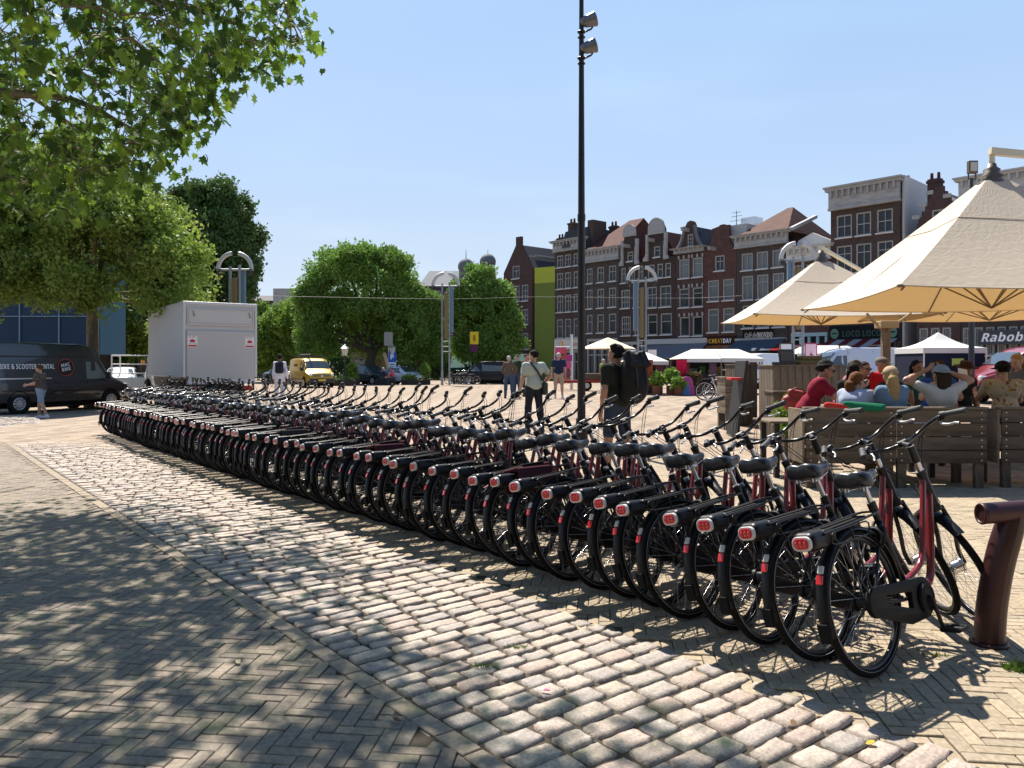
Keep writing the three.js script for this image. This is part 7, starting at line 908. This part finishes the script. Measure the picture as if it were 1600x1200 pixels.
// ---------- café terrace ----------
const liningM = phys([.85, .66, .36], .9, 0, { transmission: .7, thickness: 0, specularIntensity: .3 });
const sunCloth = phys([.61, .535, .43], .85, 0, { transmission: .30, specularIntensity: .3, thickness: 0, bumpMap: rep(fold, 3), bumpScale: .007 });
function parasol(label, cx, cd, half, yawDeg, eave, apex, o = {}) {
  const t = thing('parasol', label, 'parasol', GW(cx, cd), -yawDeg * D2R), n = 10, T = .012, hub = .16;
  // four sagging panels with a short valance and an inner ring seam
  const corner = [[-1, 1], [1, 1], [1, -1], [-1, -1]].map(([a, b]) => V(a * half, eave, b * half));
  for (let k = 0; k < 4; k++) {
    const a = corner[k], b = corner[(k + 1) % 4], pos = [], uvs = [], ix = [];
    for (let i = 0; i <= n; i++) for (let j = 0; j <= n; j++) { const s = i / n, e = a.clone().lerp(b, j / n), top = V(e.x / half * hub, apex, e.z / half * hub), p = top.lerp(e, s); p.y += -.10 * sin(s * PI) + .05 * sin(s * PI) * abs(j / n * 2 - 1) - .06 * s * s * (1 - (j / n * 2 - 1) ** 2) + .008 * noise.noise(p.x * 3, p.y * 3, p.z * 3); pos.push(p.x, p.y, p.z); uvs.push(j / n * 2, s * 2); }
    for (let i = 0; i < n; i++) for (let j = 0; j < n; j++) { const q = i * (n + 1) + j; ix.push(q, q + n + 1, q + 1, q + 1, q + n + 1, q + n + 2); }
    const g = new THREE.BufferGeometry(); g.setAttribute('position', new THREE.Float32BufferAttribute(pos, 3)); g.setAttribute('uv', new THREE.Float32BufferAttribute(uvs, 2)); g.setIndex(ix); g.computeVertexNormals(); const pn = part('canopy_panel', g, sunCloth, t); part('lining', g.clone().translate(0, -.014, 0), liningM, pn);
    part('hem', tube(Array.from({ length: 9 }, (_, j) => { const e = a.clone().lerp(b, j / 8); e.y -= .06 * (1 - (j / 4 - 1) ** 2) + .004; return e; }), .011, 5, 16), mat([.55, .47, .36], .9), pn);
    const s0 = .36, sm = []; for (let j = 0; j <= 8; j++) { const e = a.clone().lerp(b, j / 8), p = V(e.x / half * hub, apex, e.z / half * hub).lerp(e, s0); p.y += -.10 * sin(s0 * PI) + .05 * sin(s0 * PI) * abs(j / 4 - 1) + .004; sm.push(p); } part('seam', tube(sm, .005, 4, 16), mat([.42, .36, .28], .9), pn);
  }
  const ribs = []; for (let k = 0; k < 4; k++) { const c = corner[k], m = c.clone().lerp(corner[(k + 1) % 4], .5); for (const e of [c, m]) { const q = e.clone(); q.y -= .03; ribs.push([V(e.x / half * .08, apex - .12, e.z / half * .08), q]); } }
  for (const [a, b] of ribs) part('rib', rod(a, b.clone().lerp(a, .01).add(V(0, -.05, 0)), .018, .014, 6), mat([.28, .2, .12], .6), t);
  for (const [a, b] of ribs) part('strut', rod(V(0, eave - .15, 0), a.clone().lerp(b, .5).add(V(0, -.09, 0)), .013, .013, 5), mat([.28, .2, .12], .6), t);
  part('cap', [new THREE.LatheGeometry([[.0, .30], [.06, .29], [.07, .24], [.12, .2], [.10, .15], [.17, .10], [.13, .06], [.2, .0], [.17, -.04]].map(([x, y]) => new THREE.Vector2(x, y)), 18).translate(0, apex - .01, 0)], mat([.10, .085, .07], .5), t);
  if (o.arm) part('cantilever_arm', [rod(V(0, apex + .15, 0), V(0, apex + .42, 0), .05, .045, 8), box(2.4, .1, .1, 1.15, apex + .36, -.1, 0, .1, -.09)], mat([.60, .56, .44], .5), t);
  else if (!o.side) part('pole', [cyl(.045, .045, apex, 12, 0, apex / 2, 0), cyl(.3, .3, .06, 18, 0, .03, 0)], mat([.2, .15, .1], .6), t);
  if (o.arm) part('post', [box(.14, apex + .3, .14, 2.3, (apex + .3) / 2, -.22), box(.6, .1, .6, 2.3, .05, -.22)], mat([.50, .46, .36], .5), t);
  if (o.side) { const [sx2, sz2] = o.side; part('cantilever_arm', [rod(V(0, apex + .15, 0), V(0, apex + .40, 0), .045, .04, 8), rod(V(0, apex + .36, 0), V(sx2, apex - .35, sz2), .05, .05, 6)], mat([.60, .56, .44], .5), t); part('post', [box(.15, apex - .3, .15, sx2, (apex - .3) / 2, sz2), box(.6, .1, .6, sx2, .05, sz2)], woodL[0], t); }
  if (o.corner) part('corner_cap', corner.map((c) => ball(.035, c.x, c.y - .01, c.z, 1.3, .7, 1.3, 8, 6)), mat([.2, .17, .14], .7), t);
  return t;
}
parasol('largest cream parasol with cantilever arm above the seated guests at the right edge', 7.19, 11.8, 2.16, 5, 2.5, 4.23, { arm: 1, corner: 1 });
parasol('middle cream parasol left of the large one, partly in front of the houses', 7.42, 18.9, 1.98, 5, 2.52, 3.86, { side: [2.3, -2.1], corner: 1 });
parasol('low cream parasol behind the large one at the right edge', 11.1, 18.3, 2.2, 5, 2.6, 3.7, { side: [3.1, -.4], corner: 1 });
{ const d = 14.8, t = thing('wooden_post', 'square wooden parasol post behind the man in the red tee', 'post', GW(sx(1382, d), d)); part('post', rbox(.105, 2.25, .105, .01, 0, 1.12, 0), woodL[0], t); part('bracket', [rbox(.34, .14, .3, .02, .04, 2.24, 0), rod(V(0, 2.1, 0), V(-.34, 2.46, 0), .025), rod(V(0, 2.1, 0), V(.5, 2.46, 0), .025)], mat([.34, .25, .14], .7), t); }
{ const d = 29.5, t = thing('gazebo', 'white peaked market gazebo behind the terrace', 'gazebo', GW(sx(1466, d), d)), w = 1.12, e = 1.92, ap = sy(521, d) - .15; const cn = [[-w, w], [w, w], [w, -w], [-w, -w]].map(([a, b]) => V(a, e, b));
  for (let k = 0; k < 4; k++) { const a = cn[k], b = cn[(k + 1) % 4], m = [[a, b]].map(() => { const pos = [], ix = []; for (let i = 0; i <= 8; i++) for (let j = 0; j <= 6; j++) { const q = a.clone().lerp(b, j / 6), s = i / 8, p = V(0, ap, 0).lerp(q, s); p.y -= .22 * sin(s * PI) * .6; pos.push(p.x, p.y, p.z); } for (let i = 0; i < 8; i++) for (let j = 0; j < 6; j++) { const q = i * 7 + j; ix.push(q, q + 7, q + 1, q + 1, q + 7, q + 8); } const g = new THREE.BufferGeometry(); g.setAttribute('position', new THREE.Float32BufferAttribute(pos, 3)); g.setIndex(ix); g.computeVertexNormals(); return g; }); part('roof_panel', m, canvasW, t); const c = a.clone().lerp(b, .5); part('valance', k % 2 ? box(.012, .2, 2 * w, c.x, e - .1, c.z) : box(2 * w, .2, .012, c.x, e - .1, c.z), canvasW, t); }
  cn.forEach((c) => part('leg', rod(V(c.x, 0, c.z), c, .03), M.alu, t)); part('side_cloth', [box(2 * w - .06, 1.7, .02, 0, .95, w - .05), box(.02, 1.7, 2 * w - .1, -w + .03, .95, 0)], mat([.015, .02, .04], .9), t); const s = part('menu_sheet', box(.42, .26, .02, .1, 1.40, w), mat([.45, .55, .12], .7), t); }
// tall plank planters
function plankBox(label, x, d, w, h, dep, m, o = {}) {
  const t = thing('wooden_planter', label, 'planter', GW(x, d), o.yaw || 0), n = o.n || Math.round(w / .15), nd = Math.round(dep / .15), lift = o.lift ?? .02; let k = 0;
  if (o.horizontal) { const nh = Math.round((h - lift) / .15); for (let i = 0; i < nh; i++) { const y = lift + (i + .5) * (h - lift) / nh, ph = (h - lift) / nh - .008; part('plank', rbox(w, ph, .028, .005, w / 2, y, 0, 1), m[k++ % m.length], t); part('plank', rbox(.028, ph, dep - .03, .005, .014, y, -dep / 2, 1), m[k++ % m.length], t); } }
  else { for (let i = 0; i < n; i++) part('plank', rbox(w / n - .008, h - lift, .028, .005, (i + .5) * w / n, lift + (h - lift) / 2, 0, 1), m[(k = k * 7 + 3) % m.length], t); for (let i = 0; i < nd; i++) part('plank', rbox(.028, h - lift, dep / nd - .008, .005, .014, lift + (h - lift) / 2, -.02 - (i + .5) * dep / nd, 1), m[(k = k * 5 + 1) % m.length], t); }
  part('rim', [rbox(w + .03, .035, .09, .006, w / 2, h + .017, -.03, 1), rbox(.09, .035, dep - .06, .006, .03, h + .017, -dep / 2 - .03, 1), rbox(w + .03, .035, .09, .006, w / 2, h + .017, -dep, 1)], m[0], t); part('liner', box(w - .06, h - .1, dep - .06, w / 2, (h - .1) / 2 + .05, -dep / 2 - .02), mat([.03, .025, .02], .95), t);
  if (lift > .1) for (const a of [.06, w - .06]) for (const b of [-.03, -dep + .03]) part('foot', box(.07, lift, .07, a, lift / 2, b), m[1], t); return t;
}
const P1 = plankBox('tall grey plank planter, left one of the pair beside the terrace', sx(1151, 18.4), 18.4, .50, 1.40, .7, woodM, { yaw: .1 });
const P2 = plankBox('tall wide plank planter with a menu board on top beside the terrace', sx(1208, 16.8), 16.8, 1.6, 1.42, .8, woodL, { n: 10, yaw: .06 });
const P3 = plankBox('low plank planter with leafy plant and red bag next to the front bench', sx(1209, 14.2), 14.2, .55, .98, .5, woodM, { n: 4 });
const P4 = plankBox('small plank counter left of the tall planters holding leaflets', sx(1133, 17.4), 17.4, .26, 1.14, .5, woodL, { horizontal: 1, lift: .35, yaw: .12 });
{ const t = thing('menu_board', 'black folded menu board standing on the wide plank planter', 'menu board', GW(sx(1233, 16.6), 16.9, 1.45), .2); part('panel', [rbox(.36, .34, .02, .006, .05, .17, 0, 1, -.25)], mat([.03, .03, .03], .6), t); part('print', box(.28, .22, .004, .05, .18, .016, -.25), mat([.10, .09, .08], .7), t); part('base', rbox(.42, .06, .16, .01, -.05, .03, .02), VM.trim, t);
  const c = thing('cushion_pile', 'olive brown folded cushions lying on the wide plank planter', 'cushion', GW(sx(1268, 16.8), 17.0, 1.455)); part('cushion', [rbox(.5, .1, .36, .045, 0, .05, 0, 3), rbox(.46, .09, .34, .04, .03, .14, 0, 3)], mat([.13, .11, .05], .9), c); }
{ const d = 16.2, t = thing('leaning_board', 'black sandwich board leaning in front of the tall planters', 'sign board', GW(sx(1152, d), d), .06); part('panel', rbox(.06, 1.55, .62, .01, 0, .78, 0, 1, 0, 0, -.13), VM.trim, t); part('leg', rod(V(.0, 0, -.3), V(.3, 1.2, -.3), .02), VM.trim, t); part('leaflet_rack', [rbox(.24, .05, .3, .01, -.1, 1.18, .1, 1)], mat([.55, .03, .04], .6), t); }
{ const t = thing('leafy_shrub', 'bright green leafy plant growing between the low planter and the bench', 'plant', GW(sx(1240, 12.4), 12.4)); part('pot', rbox(.42, .4, .4, .03, 0, .2, 0), woodM[1], t); bush('foliage', t, 150, [0, .66, 0, .24, .30, .24], 930, LM.bright, .075, .11); part('stem', [-.1, 0, .1].map((x) => rod(V(x * .5, .3, 0), V(x, .8, .02), .012)), barkM, t); }
{ const d = 12.0, t = thing('handbag', 'red leather bag hanging behind the man in the dark red tee', 'bag', V(sx(1246, d), .98, -d)); part('bag', surfaceNet([cap(V(-.10, .10, 0), V(.10, .06, .02), .055, .06), cap(V(-.16, -.02, 0), V(.15, -.06, .02), .075, .07), cap(V(-.15, -.12, 0), V(.16, -.15, .01), .05, .06)], .014, 60), mat([.28, .035, .03], .6), t); part('strap', tube([[-.12, .12, .03], [-.02, .17, .05], [.1, .10, .07], [.17, -.05, .08], [.16, -.2, .06]], .013, 6, 18), mat([.16, .02, .02], .6), t); }
// plank benches with tall backs, seen from behind
function bench(label, x, d, w, o = {}) {
  const t = thing('plank_bench', label, 'bench', GW(x, d)), n = 4, h0 = .30, h1 = .96, half = w / (o.bays || 2);
  for (let b = 0; b < (o.bays || 2); b++) { for (let i = 0; i < n; i++) { const y = h0 + (i + .5) * (h1 - h0) / n, x0 = b * half, p = part('plank', rbox(half - .012, (h1 - h0) / n - .010, .03, .005, x0 + half / 2, y, 0, 1), woodM[(i + b * 2) % 4], t); part('screw', [.06, half - .07].flatMap((q) => [-.04, .04].map((dy) => cyl(.007, .007, .006, 8, x0 + q, y + dy, .016, PI / 2))), M.alu, p); }
    for (const q of [b * half + .08, (b + 1) * half - .08]) { part('leg', rbox(.11, .36, .06, .006, q, .17, -.04, 1), woodM[b % 4], t); part('leg', rbox(.11, .45, .06, .006, q, .22, -.52, 1), woodM[b % 4], t); } }
  part('top_cap', rbox(w + .03, .03, .12, .006, w / 2, h1 + .012, -.03, 1), woodL[0], t); part('end_board', [rbox(.03, h1 - h0, .5, .005, -.018, (h0 + h1) / 2, -.26, 1)], woodL[1], t);
  for (let i = 0; i < 4; i++) part('seat_plank', rbox(w, .03, .125, .005, w / 2, .45, -.12 - i * .133, 1), woodM[i], t); return t;
}
bench('left plank bench with two panel back, seen from behind the nearest handlebars', 3.56, 9.55, 2.20);
bench('right plank bench cut off by the right picture edge', 5.96, 9.6, 1.5, { bays: 1 });
{ const d = 9.45, c = thing('green_jacket', 'folded green and red jacket lying over the left end of the bench', 'jacket', V(3.95, .985, -9.56)); part('green_cloth', surfaceNet([cap(V(.1, .03, 0), V(.55, .0, 0), .045, .04), cap(V(.2, .0, .03), V(.5, -.02, .04), .035, .03)], .014, 60), fab([.012, .14, .07]), c); part('red_cloth', surfaceNet([cap(V(-.12, .02, 0), V(.1, .0, .01), .045, .035)], .014, 60), fab([.42, .04, .03]), c); }
function table(label, x, d, w, dep) { const t = thing('terrace_table', label, 'table', GW(x, d)); const n = Math.round(dep / .13); for (let i = 0; i < n; i++) part('table_plank', rbox(w, .03, dep / n - .008, .005, 0, .74, (i + .5) * dep / n - dep / 2, 1), woodL[i % 3], t); for (const a of [-1, 1]) for (const b of [-1, 1]) part('leg', rbox(.07, .72, .07, .006, a * (w / 2 - .12), .36, b * (dep / 2 - .1), 1), VM.trim, t); return t; }
table('plank table between the two rows of guests behind the left bench', 4.55, 10.75, 2.3, .75); table('second plank table in front of the man with the floral shirt', 7.6, 11.9, 1.7, .8); table('far plank table of the guests with caps', 6.6, 14.4, 2.2, .8);
{ // things on the tables
  [[4.2, 10.7, 'tall beer glass on the near table, left of the blond woman'], [4.95, 10.6, 'tall beer glass on the near table beside the man in the blue shirt'], [5.3, 10.8, 'clear glass at the right end of the near table']].forEach(([x, d, l], i) => { const t = thing('drinking_glass', l, 'glass', V(x, .757, -d)); part('glass', new THREE.LatheGeometry([[.0, .004], [.03, .004], [.036, .15], [.033, .15], [.028, .012], [0, .012]].map(([a, b]) => new THREE.Vector2(a, b)), 16), phys([.9, .9, .9], .05, 0, { transmission: .9, thickness: 0 }), t); part('drink', cyl(.026, .031, .11, 14, 0, .068, 0), phys(i === 2 ? [.5, .5, .5] : [.5, .24, .03], .1, 0, { transmission: .4, thickness: 0 }), t); });
  [[1505, 588, 11.4, .3, 'white menu card held by the man in the floral shirt'], [1476, 548 + 30, 20, .2, 'white paper sign taped inside the red minivan window']].slice(0, 1).forEach(([px, py, d, a, l]) => { const t = thing('menu_card', l, 'menu', px3(px, py, d), a); part('page', box(.16, .23, .006, 0, 0, 0, -.3, 0, -.2), mat([.78, .77, .74], .6), t); });
  const t = thing('food_bowl', 'bowl with fries and salad on the table at the right edge', 'food', V(7.15, .757, -11.6)); part('bowl', new THREE.LatheGeometry([[0, 0], [.08, 0], [.14, .06], [.13, .06], [.07, .015], [0, .015]].map(([a, b]) => new THREE.Vector2(a, b)), 18), mat([.04, .04, .05], .4), t); const r = rng(3); part('fries', Array.from({ length: 22 }, () => box(.07, .012, .012, rr(r, -.07, .07), .05 + r() * .03, rr(r, -.07, .07), rr(r, -.5, .5), r() * 6, rr(r, -.5, .5))), mat([.62, .36, .07], .6), t);
}
{
  const F2 = (c) => fab(c), sit = { legL: [84, 8, 4], legR: [84, 8, 4] };
  const ST = .645;
  // near bench (backs to the camera)
  figure('woman with reddish hair and sunglasses leaning forward in pale blue tee', W(4.30, 10.05), PI - .75, { h: 1.7, fem: 1, seat: ST, skin: 0, shirt: F2([.36, .40, .52]), hair: 'tail', hairC: 'red', glasses: 1, pose: { ...sit, lean: 30, side: 0, head: [-22, -6], armL: [38, 22, 96, -10], armR: [36, 10, 80, -14] }, cell: .013 });
  figure('blond woman in light denim shirt with beige cap seen from behind', W(4.86, 9.98), PI + .05, { h: 1.7, fem: 1, seat: ST, shirt: F2([.15, .23, .33]), sleeve: 1, hair: 'tail', hairC: 'blond', cap: mat([.40, .31, .20], .9), pose: { ...sit, lean: 10, head: [-14, 0], armL: [30, 12, 70, -8], armR: [30, 12, 70, -8] }, cell: .013 });
  figure('woman in white top stretching both arms behind her head', W(5.45, 9.98), PI - .1, { h: 1.72, fem: 1, seat: ST, skin: 1, shirt: F2([.45, .44, .42]), sleeve: .5, hair: 'long', hairC: 'dark', cap: mat([.22, .26, .30], .9), capBack: 1, pose: { ...sit, lean: 2, head: [12, -4], armL: [145, 58, 150, -62], armR: [145, 58, 150, -62] }, cell: .013 });
  // left end of the table
  figure('man with dark curly hair in dark red tee at the left table end', W(4.18, 11.2), 1.25, { h: 1.84, seat: ST + .07, skin: 1, wide: 1.08, shirt: F2([.20, .012, .03]), hair: 'curly', hairC: 'black', glasses: 1, pose: { ...sit, lean: 24, head: [6, 4], armL: [45, 10, 120, 4], armR: [48, 12, 118, -6] }, cell: .013 });
  figure('woman with very long black hair sitting left of the man in dark red', W(4.95, 11.4), PI - .3, { h: 1.7, fem: 1, seat: ST + .04, skin: 1, shirt: F2([.02, .02, .022]), sleeve: 1, hair: 'long', hairC: 'black', pose: { ...sit, lean: 6, head: [-8, 0] }, cell: .015 });
  figure('man in pink polo shirt and dark grey cap leaning over the far table', W(5.75, 13.7), 1.0, { h: 1.80, seat: ST + .08, shirt: F2([.42, .17, .20]), hairC: 'dark', cap: mat([.10, .10, .105], .9), pose: { ...sit, lean: 18, head: [0, 8], armL: [40, 8, 80, 0], armR: [40, 8, 80, 0] }, cell: .016 });
  figure('man with dark hair and sunglasses facing the camera behind the long haired woman', W(6.33, 14.2), .1, { h: 1.76, seat: ST + .04, skin: 1, shirt: F2([.05, .05, .06]), hairC: 'dark', glasses: 1, pose: { ...sit, lean: 4, head: [18, 2] }, cell: .016 });
  figure('man in bright red tee with grey cap beside the wooden post', W(6.6, 14.2), .5, { h: 1.84, seat: ST + .08, shirt: F2([.48, .015, .03]), hairC: 'grey', cap: mat([.16, .15, .14], .9), pose: { ...sit, lean: 6, head: [20, 6] }, cell: .016 });
  figure('woman with smooth black hair sitting behind the blond woman', W(5.86, 12.1), PI + .2, { h: 1.68, fem: 1, seat: ST, skin: 1, shirt: F2([.03, .03, .035]), hair: 'long', hairC: 'black', pose: { ...sit, lean: 8, head: [10, 0] }, cell: .016 });
  figure('woman with black curly hair in dark green top at the back of the terrace', W(7.35, 14.4), .6, { h: 1.76, fem: 1, seat: ST + .07, skin: 2, shirt: F2([.015, .10, .05]), hair: 'long', hairC: 'black', pose: { ...sit, lean: 4, head: [-20, 4] }, cell: .016 });
  figure('man with grey brown curls and glasses in a bright blue polo facing the camera', W(6.42, 11.95), -.25, { h: 1.80, seat: ST + .04, wide: 1.08, skin: 3, shirt: F2([.03, .10, .42]), hair: 'curly', hairC: 'brown', glasses: 1, pose: { ...sit, lean: 16, head: [-14, 8], armL: [42, 12, 96, -12], armR: [42, 12, 120, -10] }, cell: .014 });
  figure('person in black with a straw coloured bag behind the stretching woman', W(7.35, 12.9), .3, { h: 1.78, seat: ST + .03, skin: 1, shirt: F2([.018, .018, .02]), hair: 'short', hairC: 'red', hat: mat([.06, .03, .02], .9), pose: { ...sit, lean: 8, head: [-8, 8] }, cell: .016 });
  figure('man in yellow floral shirt and black cap sitting with his back to the camera', W(7.06, 11.25), PI - .25, { h: 1.82, seat: ST + .02, wide: 1.1, skin: 0, shirt: fab([1, 1, 1], { map: rep2(shirtTex('#a89c86', ['#b8862a', '#96701f', '#8f8068', '#7a4a3c', '#b9ae98'])) }), hairC: 'black', cap: mat([.015, .015, .017], .9), pose: { ...sit, lean: 12, head: [10, 4], armL: [42, 14, 105, -6], armR: [36, 12, 80, -6] }, cell: .013 });
  figure('blond woman in grey tee standing as she serves at the right edge', W(8.42, 13.0), -1.2, { h: 1.72, fem: 1, skin: 3, shirt: F2([.13, .15, .19]), hair: 'tail', hairC: 'blond', pants: fab([.02, .02, .025]), pose: { lean: 10, head: [0, 14], armL: [30, 10, 85, -4], armR: [34, 10, 90, -4] }, cell: .014 });
}
scene.traverse((o) => { if (o.isMesh) { o.castShadow = true; o.receiveShadow = true; } });
renderer.render(scene, camera);
